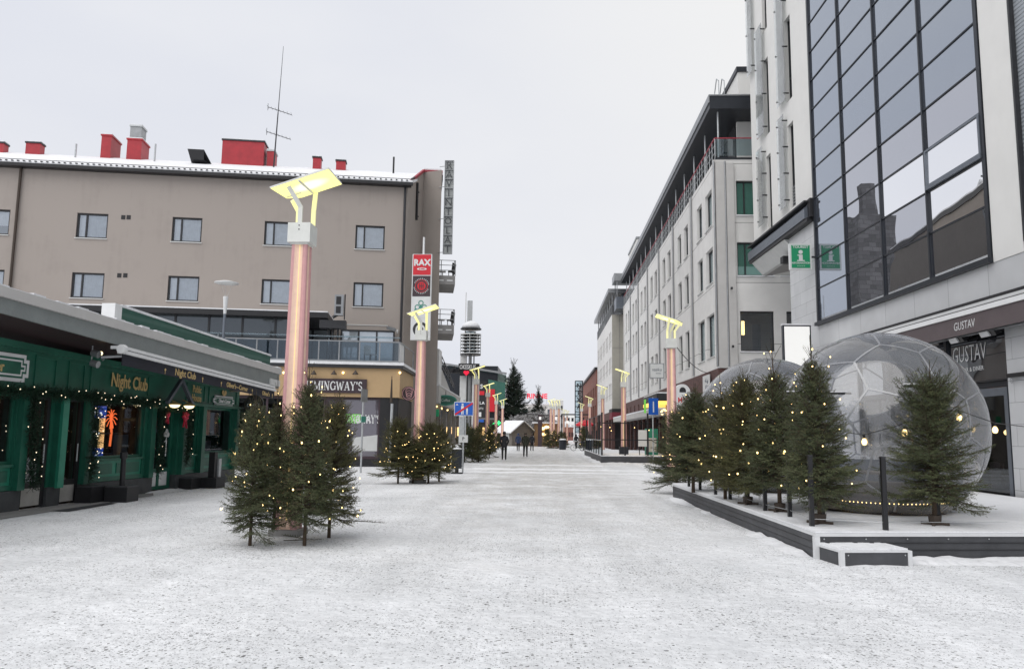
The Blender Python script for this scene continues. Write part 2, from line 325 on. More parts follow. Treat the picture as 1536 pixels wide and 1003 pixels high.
# ------------------------------------------------------------------ mesh helpers
class MB:
    def __init__(s): s.v = []; s.f = []
    def add(s, vs, fs):
        o = len(s.v); s.v += [tuple(map(float, q)) for q in vs]; s.f += [tuple(i+o for i in f) for f in fs]; return s
    def quad(s, a, b, c, d): return s.add([a, b, c, d], [(0, 1, 2, 3)])
    def poly(s, ps): return s.add(ps, [tuple(range(len(ps)))])
    def box(s, x0, x1, y0, y1, z0, z1):
        v = [(x0, y0, z0), (x1, y0, z0), (x1, y1, z0), (x0, y1, z0), (x0, y0, z1), (x1, y0, z1), (x1, y1, z1), (x0, y1, z1)]
        return s.add(v, [(3, 2, 1, 0), (4, 5, 6, 7), (0, 1, 5, 4), (1, 2, 6, 5), (2, 3, 7, 6), (3, 0, 4, 7)])
    def hexa(s, b, t):
        return s.add(list(b)+list(t), [(3, 2, 1, 0), (4, 5, 6, 7), (0, 1, 5, 4), (1, 2, 6, 5), (2, 3, 7, 6), (3, 0, 4, 7)])
    def prism(s, pts, z0, z1):
        n = len(pts); vs = [(p[0], p[1], z0) for p in pts]+[(p[0], p[1], z1 if not callable(z1) else z1(p)) for p in pts]
        fs = [tuple(reversed(range(n))), tuple(range(n, 2*n))]+[(i, (i+1) % n, n+(i+1) % n, n+i) for i in range(n)]
        return s.add(vs, fs)
    def extr(s, pts, y0, y1):            # outline in x,z pushed along y
        n = len(pts); vs = [(p[0], y0, p[1]) for p in pts]+[(p[0], y1, p[1]) for p in pts]
        fs = [tuple(range(n)), tuple(reversed(range(n, 2*n)))]+[((i+1) % n, i, n+i, n+(i+1) % n) for i in range(n)]
        return s.add(vs, fs)
    def extx(s, pts, x0, x1):            # outline in y,z pushed along x
        n = len(pts); vs = [(x0, p[0], p[1]) for p in pts]+[(x1, p[0], p[1]) for p in pts]
        fs = [tuple(reversed(range(n))), tuple(range(n, 2*n))]+[(i, (i+1) % n, n+(i+1) % n, n+i) for i in range(n)]
        return s.add(vs, fs)
    def tube(s, p0, p1, r0, r1=None, n=8, cap=True):
        r1 = r0 if r1 is None else r1
        a = Vector(p0); b = Vector(p1); d = (b-a)
        if d.length < 1e-6: return s
        d.normalize(); u = d.orthogonal().normalized(); w = d.cross(u)
        vs = [a+(u*cos(2*pi*i/n)+w*sin(2*pi*i/n))*r0 for i in range(n)]+[b+(u*cos(2*pi*i/n)+w*sin(2*pi*i/n))*r1 for i in range(n)]
        fs = [(i, (i+1) % n, n+(i+1) % n, n+i) for i in range(n)]
        if cap: fs += [tuple(reversed(range(n))), tuple(range(n, 2*n))]
        return s.add(vs, fs)
    def path(s, pts, r, n=6):
        for a, b in zip(pts[:-1], pts[1:]): s.tube(a, b, r, n=n)
        return s
    def bar(s, p0, p1, w, h, up=(0, 0, 1)):
        a = Vector(p0); b = Vector(p1); d = (b-a).normalized(); r = d.cross(Vector(up))
        r = r.normalized() if r.length > 1e-5 else d.orthogonal().normalized()
        u = r.cross(d); vs = []
        for p in (a, b): vs += [p-r*w/2-u*h/2, p+r*w/2-u*h/2, p+r*w/2+u*h/2, p-r*w/2+u*h/2]
        return s.add(vs, [(0, 1, 2, 3), (7, 6, 5, 4), (1, 0, 4, 5), (2, 1, 5, 6), (3, 2, 6, 7), (0, 3, 7, 4)])
    def lathe(s, prof, n=20, c=(0, 0, 0)):
        vs = []; fs = []
        for r, z in prof: vs += [(c[0]+r*cos(2*pi*i/n), c[1]+r*sin(2*pi*i/n), c[2]+z) for i in range(n)]
        for k in range(len(prof)-1):
            for i in range(n): fs.append((k*n+i, k*n+(i+1) % n, (k+1)*n+(i+1) % n, (k+1)*n+i))
        if prof[0][0] > 1e-4: fs.append(tuple(reversed(range(n))))
        if prof[-1][0] > 1e-4: fs.append(tuple(range((len(prof)-1)*n, len(prof)*n)))
        return s.add(vs, fs)
    def ball(s, c, r, n=8, m=5, sz=1.0):
        return s.lathe([(max(1e-5, r*sin(pi*k/m)), -r*sz*cos(pi*k/m)) for k in range(m+1)], n, c)
    def disc(s, c, r, y0, y1, n=24):      # disc facing -y
        return s.extr([(c[0]+r*cos(2*pi*i/n), c[1]+r*sin(2*pi*i/n)) for i in range(n)], y0, y1)
    def ring(s, c, ri, ro, y, n=28):
        for i in range(n):
            a, b = 2*pi*i/n, 2*pi*(i+1)/n
            s.quad((c[0]+ri*cos(a), y, c[1]+ri*sin(a)), (c[0]+ro*cos(a), y, c[1]+ro*sin(a)), (c[0]+ro*cos(b), y, c[1]+ro*sin(b)), (c[0]+ri*cos(b), y, c[1]+ri*sin(b)))
        return s
    def mesh(s, name, mat, smooth=False):
        me = bpy.data.meshes.new(name); me.from_pydata(s.v, [], s.f); me.update()
        me.materials.append(M[mat] if isinstance(mat, str) else mat)
        if smooth: me.polygons.foreach_set('use_smooth', [True]*len(me.polygons))
        return me
    def build(s, name, mat, parent=None, smooth=False, label=None):
        return link(name, s.mesh(name, mat, smooth), parent, label)
def each(name, mat, parent, boxes, cls=None):
    for b in boxes: (cls or MB)().__getattribute__('bx' if cls else 'box')(*b).build(name, mat, parent)
def link(name, me, parent=None, label=None):
    o = bpy.data.objects.new(name, me); COL.objects.link(o)
    if parent is not None: o.parent = parent
    if label: o['label'] = label
    return o
LABELS = {}
def tag(o, label, cat, group=None, kind=None):
    o['label'] = label; o['category'] = cat
    LABELS[label] = LABELS.get(label, 0)+1
    if group: o['group'] = group
    if kind: o['kind'] = kind
    return o
def struct(o): o['kind'] = 'structure'; return o
def thing(name, label, cat, loc=(0, 0, 0), rz=0., group=None):
    o = bpy.data.objects.new(name, None); COL.objects.link(o); o.empty_display_size = .2
    o.location = [float(v) for v in loc]; o.rotation_euler = (0, 0, rz)
    return tag(o, label, cat, group)
class Fr:
    """a wall's own frame: x to the right along the wall as one faces it, y into the wall, z up"""
    def __init__(s, name, label, cat, P, d, group=None):
        s.P = np.array([P[0], P[1], 0.]); d = np.array([d[0], d[1], 0.]); s.ex = d/np.linalg.norm(d); s.ey = np.array([-s.ex[1], s.ex[0], 0])
        s.rz = atan2(s.ex[1], s.ex[0]); s.o = thing(name, label, cat, s.P, s.rz, group)
    def xz(s, px, py, y=0.):
        d = ray(px, py); p = CP+d*(((s.P+s.ey*y-CP)@s.ey)/(d@s.ey)); q = p-s.P
        return float(q@s.ex), float(q[2])
    def W(s, x, y, z): q = s.P+s.ex*x+s.ey*y; return (q[0], q[1], z)
def copy_tree(o, parent=None):
    c = o.copy(); COL.objects.link(c)
    if parent is not None: c.parent = parent
    for ch in list(o.children): copy_tree(ch, c)
    return c
def holed(mb, x0, x1, z0, z1, holes, y=0., dep=.16):
    """wall sheet at y with rectangular openings and their reveals"""
    xs = sorted({x0, x1, *[min(max(v, x0), x1) for h in holes for v in h[:2]]}); zs = sorted({z0, z1, *[min(max(v, z0), z1) for h in holes for v in h[2:4]]})
    for i in range(len(xs)-1):
        run = None
        for k in range(len(zs)-1):
            cx, cz = (xs[i]+xs[i+1])/2, (zs[k]+zs[k+1])/2
            inside = any(h[0] < cx < h[1] and h[2] < cz < h[3] for h in holes)
            if not inside: run = (run[0], zs[k+1]) if run else (zs[k], zs[k+1])
            if inside or k == len(zs)-2:
                if run: mb.quad((xs[i], y, run[0]), (xs[i+1], y, run[0]), (xs[i+1], y, run[1]), (xs[i], y, run[1]))
                run = None
    for a, b, c, d in holes:
        mb.quad((a, y, c), (a, y, d), (a, y+dep, d), (a, y+dep, c)); mb.quad((b, y, d), (b, y, c), (b, y+dep, c), (b, y+dep, d))
        mb.quad((a, y, d), (b, y, d), (b, y+dep, d), (a, y+dep, d)); mb.quad((b, y, c), (a, y, c), (a, y+dep, c), (b, y+dep, c))
    return mb
def window(par, x0, x1, z0, z1, y=.12, fw=.07, mull=(), trans=(), frame='dark_metal', pane='pane_sky', sill=None, sd=.08):
    f = MB(); e = .002
    f.box(x0+e, x0+fw, y-.05, y+.03, z0+e, z1-e).box(x1-fw, x1-e, y-.05, y+.03, z0+e, z1-e)
    f.box(x0+fw, x1-fw, y-.05, y+.03, z0+e, z0+fw).box(x0+fw, x1-fw, y-.05, y+.03, z1-fw, z1-e)
    for m_ in mull: f.box(m_-fw*.5, m_+fw*.5, y-.045, y+.03, z0+fw, z1-fw)
    for t_ in trans: f.box(x0+fw, x1-fw, y-.04, y+.03, t_-fw*.4, t_+fw*.4)
    w = f.build('window', frame, par)
    MB().quad((x0, y+.015, z0), (x1, y+.015, z0), (x1, y+.015, z1), (x0, y+.015, z1)).build('pane', pane, w)
    if sill: MB().box(x0-.04, x1+.04, -sd, y-.051, z0-.05, z0-.002).build('sill', sill, w)
    return w
_tc = {}
def text_mesh(body, size, align='CENTER', bold=0., sx=1., extr=.004, slant=0.):
    key = (body, size, align, bold, sx, extr, slant)
    if key in _tc: return _tc[key]
    cu = bpy.data.curves.new('lettering', 'FONT'); cu.body = body; cu.size = size; cu.align_x = align; cu.extrude = extr; cu.offset = bold; cu.resolution_u = 2; cu.shear = slant
    ob = bpy.data.objects.new('lettering', cu); COL.objects.link(ob)
    dg = bpy.context.evaluated_depsgraph_get(); me = bpy.data.meshes.new_from_object(ob.evaluated_get(dg))
    bpy.data.objects.remove(ob)
    for v in me.vertices: v.co = (v.co.x*sx, -v.co.z, v.co.y)
    _tc[key] = me
    return me
def text(par, body, size, x, y, z, mat, align='CENTER', bold=0., sx=1., extr=.004, rot=0., slant=0., name='lettering', rz=0.):
    me = text_mesh(body, size, align, bold, sx, extr, slant).copy(); me.materials.clear(); me.materials.append(M[mat])
    o = link(name, me, par); o.location = (x, y, z); o.rotation_euler = (0, rot, rz)
    return o
# slab-serif capitals drawn as strokes (unit height)
SER = {'H': (.78, [(.14, 0, .14, 1, 1), (.64, 0, .64, 1, 1), (.14, .5, .64, .5, 0)], [.14, .64], [.14, .64]),
       'E': (.66, [(.14, 0, .14, 1, 1), (.14, .96, .58, .96, 0), (.14, .5, .46, .5, 0), (.14, .04, .58, .04, 0), (.56, .8, .56, 1, 0), (.56, 0, .56, .2, 0), (.45, .4, .45, .6, 0)], [.14], [.14]),
       'M': (.98, [(.14, 0, .14, 1, 0), (.84, 0, .84, 1, 1), (.14, 1, .49, .1, 1), (.49, .1, .84, 1, 0)], [.14, .84], [.12, .86]),
       'I': (.34, [(.17, 0, .17, 1, 1)], [.17], [.17]),
       'N': (.80, [(.14, 0, .14, 1, 0), (.66, 0, .66, 1, 0), (.14, 1, .66, 0, 1)], [.14], [.12, .66]),
       'W': (1.08, [(.08, 1, .32, 0, 1), (.32, 0, .54, .9, 0), (.54, .9, .76, 0, 1), (.76, 0, 1.0, 1, 0)], [], [.10, .98]),
       'A': (.78, [(.08, 0, .38, 1, 0), (.38, 1, .68, 0, 1), (.2, .34, .56, .34, 0)], [.1, .66], []),
       'Y': (.76, [(.08, 1, .38, .45, 1), (.68, 1, .38, .45, 0), (.38, 0, .38, .45, 1)], [.38], [.1, .66]),
       "'": (.24, [(.12, .7, .12, 1, 1)], [], [])}
def serif_text(par, body, h, xc, y, z, mat, sx=1.):
    mb = MB(); x = 0; T, t = .17, .085
    def arc(cx, cz, r, a0, a1, w0, w1):
        k = 10
        pts = [(cx+r[0]*cos(a0+(a1-a0)*i/k), cz+r[1]*sin(a0+(a1-a0)*i/k)) for i in range(k+1)]
        for i in range(k): seg(pts[i][0], pts[i][1], pts[i+1][0], pts[i+1][1], w0+(w1-w0)*sin(pi*(i+.5)/k))
    def seg(a, b, c, d, w):
        L_ = math.hypot(c-a, d-b) or 1; nx, nz = -(d-b)/L_*w/2, (c-a)/L_*w/2
        q = [(x+a+nx, b+nz), (x+c+nx, d+nz), (x+c-nx, d-nz), (x+a-nx, b-nz)]
        mb.extr([(p[0]*sx*h, p[1]*h) for p in q], -.012-len(mb.f)*1e-5, .0)
    for ch in body:
        if ch in SER:
            w, st, bs, ts = SER[ch]
            for a, b, c, d, k in st: seg(a, b, c, d, T if k else t)
            for q in bs: seg(q-.14, .03, q+.14, .03, .07)
            for q in ts: seg(q-.14, .97, q+.14, .97, .07)
        elif ch == 'G':
            w = .82; arc(.42, .5, (.33, .47), .7, 2*pi-.3, t, T); seg(.72, 0.05, .72, .45, T*.8); seg(.56, .45, .84, .45, .07); seg(.68, .72, .68, .96, .07)
        elif ch == 'S':
            w = .62; arc(.30, .74, (.2, .23), .3, 1.5*pi, t, T); arc(.30, .26, (.22, .23), pi/2, -2.84, t, T); seg(.5, .76, .5, .98, .06); seg(.1, .02, .1, .24, .06)
        else: w = .4
        x += w+.06
    o = mb.build('lettering', mat, par); o.location = (xc-x*sx*h/2, y, z); return o
# ------------------------------------------------------------------ needles, twigs, trees
def tri_mesh(name, P, tone, mats, smooth=False):
    """n triangles from an (n,3,3) array, with a tone value per corner"""
    n = len(P); me = bpy.data.meshes.new(name)
    me.vertices.add(n*3); me.vertices.foreach_set('co', P.reshape(-1).astype(np.float32))
    me.loops.add(n*3); me.loops.foreach_set('vertex_index', np.arange(n*3, dtype=np.int32))
    me.polygons.add(n); me.polygons.foreach_set('loop_start', np.arange(0, n*3, 3, dtype=np.int32)); me.polygons.foreach_set('loop_total', np.full(n, 3, dtype=np.int32))
    me.update(calc_edges=True)
    a = me.attributes.new('tone', 'FLOAT', 'POINT'); a.data.foreach_set('value', np.repeat(tone, 3).astype(np.float32))
    me.materials.append(M[mats])
    return me
def needles(A, B, tone, rng, sp, nl, nw):
    """triangular needles all round the shoots A->B"""
    D = B-A; ln = np.linalg.norm(D, axis=1); D = D/ln[:, None]
    cnt = np.maximum(2, (ln/sp).astype(int)); idx = np.repeat(np.arange(len(A)), cnt); n = len(idx)
    s = rng.random(n); d = D[idx]; p = A[idx]+d*(s*ln[idx])[:, None]
    rnd = rng.normal(size=(n, 3)); rad = rnd-d*np.sum(rnd*d, 1)[:, None]; rad /= np.linalg.norm(rad, axis=1)[:, None]+1e-9
    dirn = d*.75+rad*.8; dirn /= np.linalg.norm(dirn, axis=1)[:, None]
    side = np.cross(dirn, rad+.3*rng.normal(size=(n, 3))); side /= np.linalg.norm(side, axis=1)[:, None]+1e-9
    l = nl*rng.uniform(.7, 1.15, n)
    P = np.stack([p-side*(nw/2), p+side*(nw/2), p+dirn*l[:, None]], 1)
    t = np.clip(tone[idx]+rng.normal(0, .10, n)+.10*(s-.5), .0, 1)
    return P, t
def spruce(seed, H, R, nb=120, zb=.34, k=1.0, sp=.0085, nl=.027, nw=.0056, mat='needles', droop=.16, full=1.0, leader=.30, shape=None):
    shape = shape or .60+.16*((seed*7) % 5)/4
    rng = np.random.default_rng(seed)
    A, B, T = [], [], []; wood = MB()
    lean = rng.normal(0, .02, 2)
    def ax(z): return np.array([lean[0]*z*z/H, lean[1]*z*z/H, z])
    gap = rng.uniform(0, 2*pi, 3)
    for i in range(nb):
        f = ((i+rng.random())/nb)**.92
        z = zb+(H-leader*k-zb)*f
        az = i*2.39996+rng.normal(0, .35)
        prof = (1-f)**shape*(.84+.16*min(1, f/.16))+.045
        Lb = R*prof*rng.uniform(.48, 1.16)*(1+.18*sin(2*az+gap[0]))/max(.62, cos(el_ := radians(-2+62*f**1.1)))
        if rng.random() < .05: Lb *= 1.15
        el = radians(-2+62*f**1.1+rng.normal(0, 9))
        base = ax(z); h = np.array([cos(az), sin(az), 0]); up = np.array([0, 0, 1.0])
        tone = np.clip(rng.normal(.45, .16), .12, .9)
        pts = []
        for q in (0, .2, .4, .6, .8, 1.0):
            dr = -droop*Lb*(q**1.5)*(1-f)+.20*Lb*max(0, q-.55)**1.6*2
            pts.append(base+h*(Lb*q*cos(el))+up*(Lb*q*sin(el)+dr))
        pts = np.array(pts)
        for a, b, r in zip(pts[:-1], pts[1:], (.011, .009, .007, .005, .0035)): wood.tube(a, b, r*k, r*.8*k, n=3, cap=False)
        side = np.cross(h, up)
        def at(q):
            q = min(max(q, 0), .9999)*5; j = int(q); return pts[j]+(pts[j+1]-pts[j])*(q-j), (pts[j+1]-pts[j])/np.linalg.norm(pts[j+1]-pts[j])
        # needles on the outer part of the branch itself
        for q0 in (.25, .5, .75):
            a, _ = at(q0); b, _ = at(q0+.25); A.append(a); B.append(b); T.append(tone+(.12 if q0 > .7 else 0))
        nt = max(3, int(Lb/(.036*k)*full)); sg = 1
        for j in range(nt):
            q = .12+.86*(j+rng.random()*.7)/nt; sg = -sg
            p, d = at(q)
            tl = (min(.34*k, .52*(1-q)*Lb+.065*k))*rng.uniform(.6, 1.15)
            ang = radians(rng.uniform(32, 58))
            dd = d*cos(ang)+side*sg*sin(ang)+up*rng.normal(-.06, .16); dd /= np.linalg.norm(dd)
            e = p+dd*tl; A.append(p); B.append(e); T.append(np.clip(tone+rng.normal(0, .08)+.25*q-.12, .05, 1))
            if rng.random() < .35: wood.tube(p, e, .0032*k, .002*k, n=3, cap=False)
            if tl > .13*k:
                for s_ in (.35, .6, .8):
                    pp = p+dd*tl*s_; sg2 = 1 if rng.random() < .5 else -1
                    d2 = dd*.75+np.cross(dd, up)*sg2*.6+up*rng.normal(0, .2); d2 /= np.linalg.norm(d2)
                    A.append(pp); B.append(pp+d2*tl*rng.uniform(.28, .45)); T.append(np.clip(tone+.12+rng.normal(0, .08), .05, 1))
    top = ax(H-leader*k); A.append(top); B.append(ax(H)); T.append(.6)
    for j in range(8):                                # top whorl
        az = j*1.26+rng.random(); z_ = H-leader*k*rng.uniform(.55, 1.1); e_ = ax(z_)+np.array([cos(az)*.11, sin(az)*.11, .20])*k*rng.uniform(.7, 1.3); A.append(ax(z_)); B.append(e_); T.append(.6); wood.tube(ax(z_), e_, .004*k, .002*k, n=3, cap=False)
    P, t = needles(np.array(A), np.array(B), np.array(T), rng, sp, nl, nw)
    crown = tri_mesh('crown', P, t, mat)
    tr = MB()
    zs = [-.02, H*.12, H*.3, H*.55, H*.8, H]; rs = [.036*k, .032*k, .027*k, .019*k, .010*k, .003*k]
    for a in range(5): tr.tube(ax(zs[a]), ax(zs[a+1]), rs[a], rs[a+1], n=8)
    tr.v += []; o = len(tr.v); tr.v += wood.v; tr.f += [tuple(i+o for i in f) for f in wood.f]
    trunk = tr.mesh('trunk', 'bark')
    return dict(crown=crown, trunk=trunk, H=H, R=R, zb=zb, seed=seed)
SPR = [spruce(11, 2.45, .80, 250, .30, droop=.13, leader=.40),
       spruce(12, 2.90, .84, 290, .36, droop=.10, leader=.50),
       spruce(13, 2.40, .84, 250, .32, mat='needles_olive', droop=.12, leader=.38),
       spruce(14, 2.70, .78, 250, .40, droop=.06, mat='needles_olive', leader=.58),
       spruce(15, 2.30, .74, 260, .30, droop=.12, leader=.34),
       spruce(16, 2.55, .88, 270, .30, droop=.05, mat='needles_olive', leader=.30),
       spruce(17, 2.75, .80, 260, .44, droop=.16, leader=.66),
       spruce(18, 2.35, .86, 250, .26, droop=.15, mat='needles_olive', leader=.42)]
SPRF = [spruce(21, 2.5, .85, 130, .22, sp=.016, nl=.05, nw=.014, droop=.10, full=.9), spruce(22, 2.2, .75, 120, .20, sp=.016, nl=.05, nw=.014, mat='needles_olive', full=.9)]
def bulb_mesh(r):
    return MB().ball((0, 0, 0), r, 6, 4, 1.25).mesh('bulb', 'bulb_warm', True)
BULB = bulb_mesh(.0095); BULB_F = bulb_mesh(.015)
def plant_tree(p, x, y, z, label, rot=0., sc=1.0, sxy=1.0, lights=0, lseed=0, group='Christmas spruces', ltxt=None, band=(.15, .92), lgroup='fairy light strings', far=False):
    t = thing('spruce_tree', label, 'tree', (x, y, z), rot, group); t.scale = (sc*sxy, sc*sxy, sc)
    link('trunk', p['trunk'], t); link('crown', p['crown'], t)
    if lights:
        rng = random.Random(lseed); H, R = p['H'], p['R']
        s = thing('fairy_lights', ltxt, 'string lights', (x, y, z), rot, lgroup); s.scale = t.scale
        pts = []; turns = 4.5+rng.random()*1.5; ph = rng.random()*6
        for i in range(lights):
            f = band[0]+(band[1]-band[0])*(i+.5)/lights; az = ph+turns*2*pi*f+rng.gauss(0, .25)
            g = max(0, (f*H-p['zb'])/(H-p['zb'])); rr = R*((1-g)**.66*.9+.03)*rng.uniform(.60, .98)
            pts.append((rr*cos(az), rr*sin(az), f*H+rng.gauss(0, .05)))
        if not far: MB().path([(a[0]*.9, a[1]*.9, a[2]) for a in pts], .0022, 3).build('wire', 'rail_black', s)
        for q in pts:
            b = link('bulb', BULB_F if far else BULB, s); b.location = q; b.scale = (1, 1, 1) if rng.random() < .8 else (1.5, 1.5, 1.5)
    return t

# ------------------------------------------------------------------ copper street lamps
def make_lamp(label):
    o = thing('street_lamp', label, 'street lamp', (0, 0, 0), 0, 'copper street lamps')
    H = 4.90; sects = [(0, .198), (.9, .190), (2.2, .179), (3.5, .166), (H, .152)]
    def prof(w):                              # four rounded corner lobes with a groove between them
        pts = []
        for q in range(4):
            a0 = q*pi/2
            for a, r in ((-.44, .86), (-.26, .70), (0, .64), (.26, .70), (.44, .86), (.52, 1.02), (.64, 1.15), (.785, 1.20), (.93, 1.15), (1.05, 1.02)):
                pts.append((w*r*cos(a0+a), w*r*sin(a0+a)))
        return pts
    def shell(sel, name, mat):
        mb = MB(); n = 40
        for (za, wa), (zb_, wb) in zip(sects[:-1], sects[1:]):
            A_, B_ = prof(wa), prof(wb)
            for i in range(n):
                j = (i+1) % n; k = i % 10
                if (k in (9, 0, 1, 2, 3)) == sel:
                    mb.quad((*A_[i], za), (*A_[j], za), (*B_[j], zb_), (*B_[i], zb_))
        return mb.build(name, mat, o)
    shell(False, 'column', 'rose_copper'); shell(True, 'groove', 'copper')
    tb = MB()
    for q in range(4):
        a = q*pi/2
        tb.tube((.131*cos(a), .131*sin(a), .25), (.102*cos(a), .102*sin(a), H-.02), .0065, n=6)
    tb.build('light_tube', 'lamp_tube', o)
    MB().box(-.25, .25, -.25, .25, -.01, .10).build('base_plate', 'concrete', o)
    c = MB().box(-.195, .195, -.195, .195, H, H+.34).box(-.15, .15, -.15, .15, H-.03, H).build('collar', 'lamp_white', o)
    mb = MB()
    for z in (H+.22, H+.29): mb.ball((0, -.197, z), .012, 6, 4)
    mb.build('bolt', 'dark_metal', c)
    zt = H+.34; tilt = radians(18.5)
    # reflector frame: centre and axes (u across the street, high end towards +x)
    cx, cy, cz = .04, 0, zt+.70
    def pnl(u, v, w=0.): return (cx+u*cos(tilt)-w*sin(tilt), cy+v, cz+u*sin(tilt)+w*cos(tilt))
    for (a, b, e) in (((-.13, .12), (-.42, .36), 0), ((0.0, -.16), (-.26, -.30), 1), ((.14, .12), (.02, .36), 2)):
        u, v = b; top = pnl(u+.02, v, -.02)
        MB().bar((a[0], a[1], zt-.02), (a[0], a[1], zt+.30), .075, .035, (0, 1, 0)).bar((a[0], a[1], zt+.28), top, .075, .035, (0, 1, 0)).build('arm', 'lamp_white' if e == 1 else 'arm_yellow_glow', o)
    pl = bpy.data.objects.new('reflector', None); bpy.data.objects.remove(pl)
    out = [(-.50, -.40), (.52, -.40), (.52, .42), (-.18, .42), (-.30, .42), (-.42, .30), (-.42, .12)]
    out = [(-.52, -.40), (.52, -.40), (.52, .42), (-.24, .42), (-.46, .24)]
    mb = MB(); n = len(out)
    mb.add([(q[0], q[1], 0) for q in out]+[(q[0], q[1], .03) for q in out], [tuple(reversed(range(n)))])
    r = mb.build('reflector', 'lamp_reflector', o); r.location = (cx, cy, cz); r.rotation_euler = (0, -tilt, 0)
    mb = MB(); mb.prism([(q[0]*1.015, q[1]*1.015) for q in out], .004, .034)
    r2 = mb.build('reflector_back', 'lamp_white', o); r2.location = (cx, cy, cz); r2.rotation_euler = (0, -tilt, 0)
    r3 = MB().bar((-.44, .16, -.012), (-.16, .16, -.012), .02, .02).bar((-.02, -.40, -.02), (.0, .42, -.02), .03, .03).build('stiffener', 'lamp_white', o)
    r3.location = (cx, cy, cz); r3.rotation_euler = (0, -tilt, 0)
    return o
em('arm_yellow_glow', (.93, .88, .40), .40, (.8, .78, .45))  # yellow light on the arms put in as emission; they are no lamp
lamps = [(-4.22, 13.15, 'tall copper street lamp nearest the camera, rising from a ring of lit spruces', 0),
         (-4.33, 27.2, 'copper street lamp in front of the balconies, spruces with two light rows at its foot', 0),
         (-4.50, 51.5, 'copper street lamp just behind the blue road sign, third in the left row', 0),
         (-5.0, 69., 'copper street lamp beside the black billboard, behind the dark unlit spruces', 0),
         (-5.3, 86., 'slim far copper lamp left of the big Christmas tree, between red banner and green light', 0),
         (-5.35, 100., 'far copper lamp touching the left edge of the big Christmas tree', 0),
         (4.62, 29., 'copper street lamp behind the spruces at the right, a cable tied to its collar', 1),
         (5.25, 53., 'copper street lamp standing inside the railed terrace, foot in a dark sleeve', 1),
         (5.10, 70., 'copper street lamp at the far end of the railed terrace, before the beige end wall', 1),
         (5.15, 91., 'small copper lamp in front of the red brick building, unlit looking head', 1),
         (5.05, 109., 'far yellow topped copper lamp beside the lattice sign tower', 1),
         (.75, 98., 'first of three close far copper lamps right of the frosty tree, leftmost', 0),
         (1.15, 101., 'middle one of three close far copper lamps right of the frosty tree', 0),
         (1.75, 99., 'rightmost of three close far copper lamps right of the frosty tree, tallest looking', 0),
         (3.3, 137., 'very distant copper lamp near the end of the street, left of a pair', 1),
         (4.0, 142., 'very distant copper lamp near the end of the street, right of a pair', 1)]
lamp0 = make_lamp(lamps[0][2])
for i, (x, y, lb, side) in enumerate(lamps):
    o = lamp0 if i == 0 else copy_tree(lamp0)
    o.location = (x, y, 0); o.rotation_euler = (0, 0, pi*side+random.uniform(-.05, .05)); o['label'] = lb

# spruces round the lamps
near = [(0, -4.37, 11.84, 'fairy lit spruce at the left of the nearest lamp, low wide branches over the snow', .95, .80, 34, 3.0),
        (1, -3.58, 11.94, 'tallest dark spruce directly in front of the nearest copper lamp', .97, .84, 26, 2.1),
        (2, -3.46, 12.85, 'fairy lit olive spruce at the right of the nearest lamp, one long branch sticking out', 1.0, .82, 44, .4),
        (6, -4.42, 13.0, 'spruce half hidden behind the nearest lamp, beside the green pub', .95, .84, 20, 3.3)]
for i, (p, x, y, lb, sc, sxy, nl_, rot) in enumerate(near):
    plant_tree(SPR[p], x, y, 0, lb, rot, sc, sxy, nl_, i, 'spruces round the nearest lamp', 'warm fairy lights on the '+['left low branched spruce by the nearest lamp', 'tallest dark spruce before the nearest lamp', 'olive spruce right of the nearest lamp', 'half hidden spruce behind the nearest lamp'][i])
# one long low branch sticking out to the right of the olive spruce, cut boughs on the snow
def bough(x, y, z, L_, az, label, seed, up=.1):
    rng = np.random.default_rng(seed); A, B, T = [], [], []
    d = np.array([cos(az), sin(az), up]); s = np.array([-sin(az), cos(az), 0]); p0 = np.zeros(3)
    n = 14
    A.append(p0+d*L_*.2); B.append(p0+d*L_); T.append(.4)
    for j in range(n):
        q = .2+.75*j/n; p = d*L_*q; sg = 1 if j % 2 else -1
        e = p+(d*.75+s*sg*.55)*L_*.3*(1.1-q)+np.array([0, 0, .02]); A.append(p); B.append(e); T.append(.45)
    P, t = needles(np.array(A), np.array(B), np.array(T), rng, .006, .022, .0045)
    o = thing('spruce_bough', label, 'branch', (x, y, z), 0); link('needles', tri_mesh('needles', P, t, 'needles'), o)
    MB().tube((0, 0, 0), tuple(d*L_*.95), .008, .003, n=5).build('stem', 'bark', o)
bough(-3.32, 12.75, .30, .85, -.18, 'long bare-stemmed spruce bough sticking out low to the right of the nearest trees', 5, -.02)
bough(-4.0, 12.25, .03, .6, .2, 'cut spruce bough lying on the snow between the trunks by the nearest lamp', 6, .02)
bough(-3.75, 12.55, .02, .55, 2.6, 'second cut spruce bough lying on the snow behind the tallest spruce', 7, .03)
mid = [(5, -4.88, 26.5, 'spruce with two rows of lights, left of the lamp before the balconies', .92, 1.12, 40),
       (4, -4.42, 26.75, 'short spruce tight before the foot of the second copper lamp', .62, 1.35, 12),
       (7, -3.92, 26.9, 'lit spruce right of the second copper lamp, nearest the litter bin', .98, 1.08, 44),
       (3, -3.72, 28.1, 'pale twigged spruce furthest right behind the second lamp', .90, 1.1, 20)]
for i, (p, x, y, lb, sc, sxy, nl_) in enumerate(mid):
    plant_tree(SPR[p], x, y, 0, lb, i*1.7, sc, sxy, nl_, 20+i, 'spruces round the second lamp', 'fairy lights on the '+['left spruce of the group at the second lamp', 'short spruce at the second lamp foot', 'right spruce of the group at the second lamp', 'furthest right pale spruce at the second lamp'][i], (.2, .72))
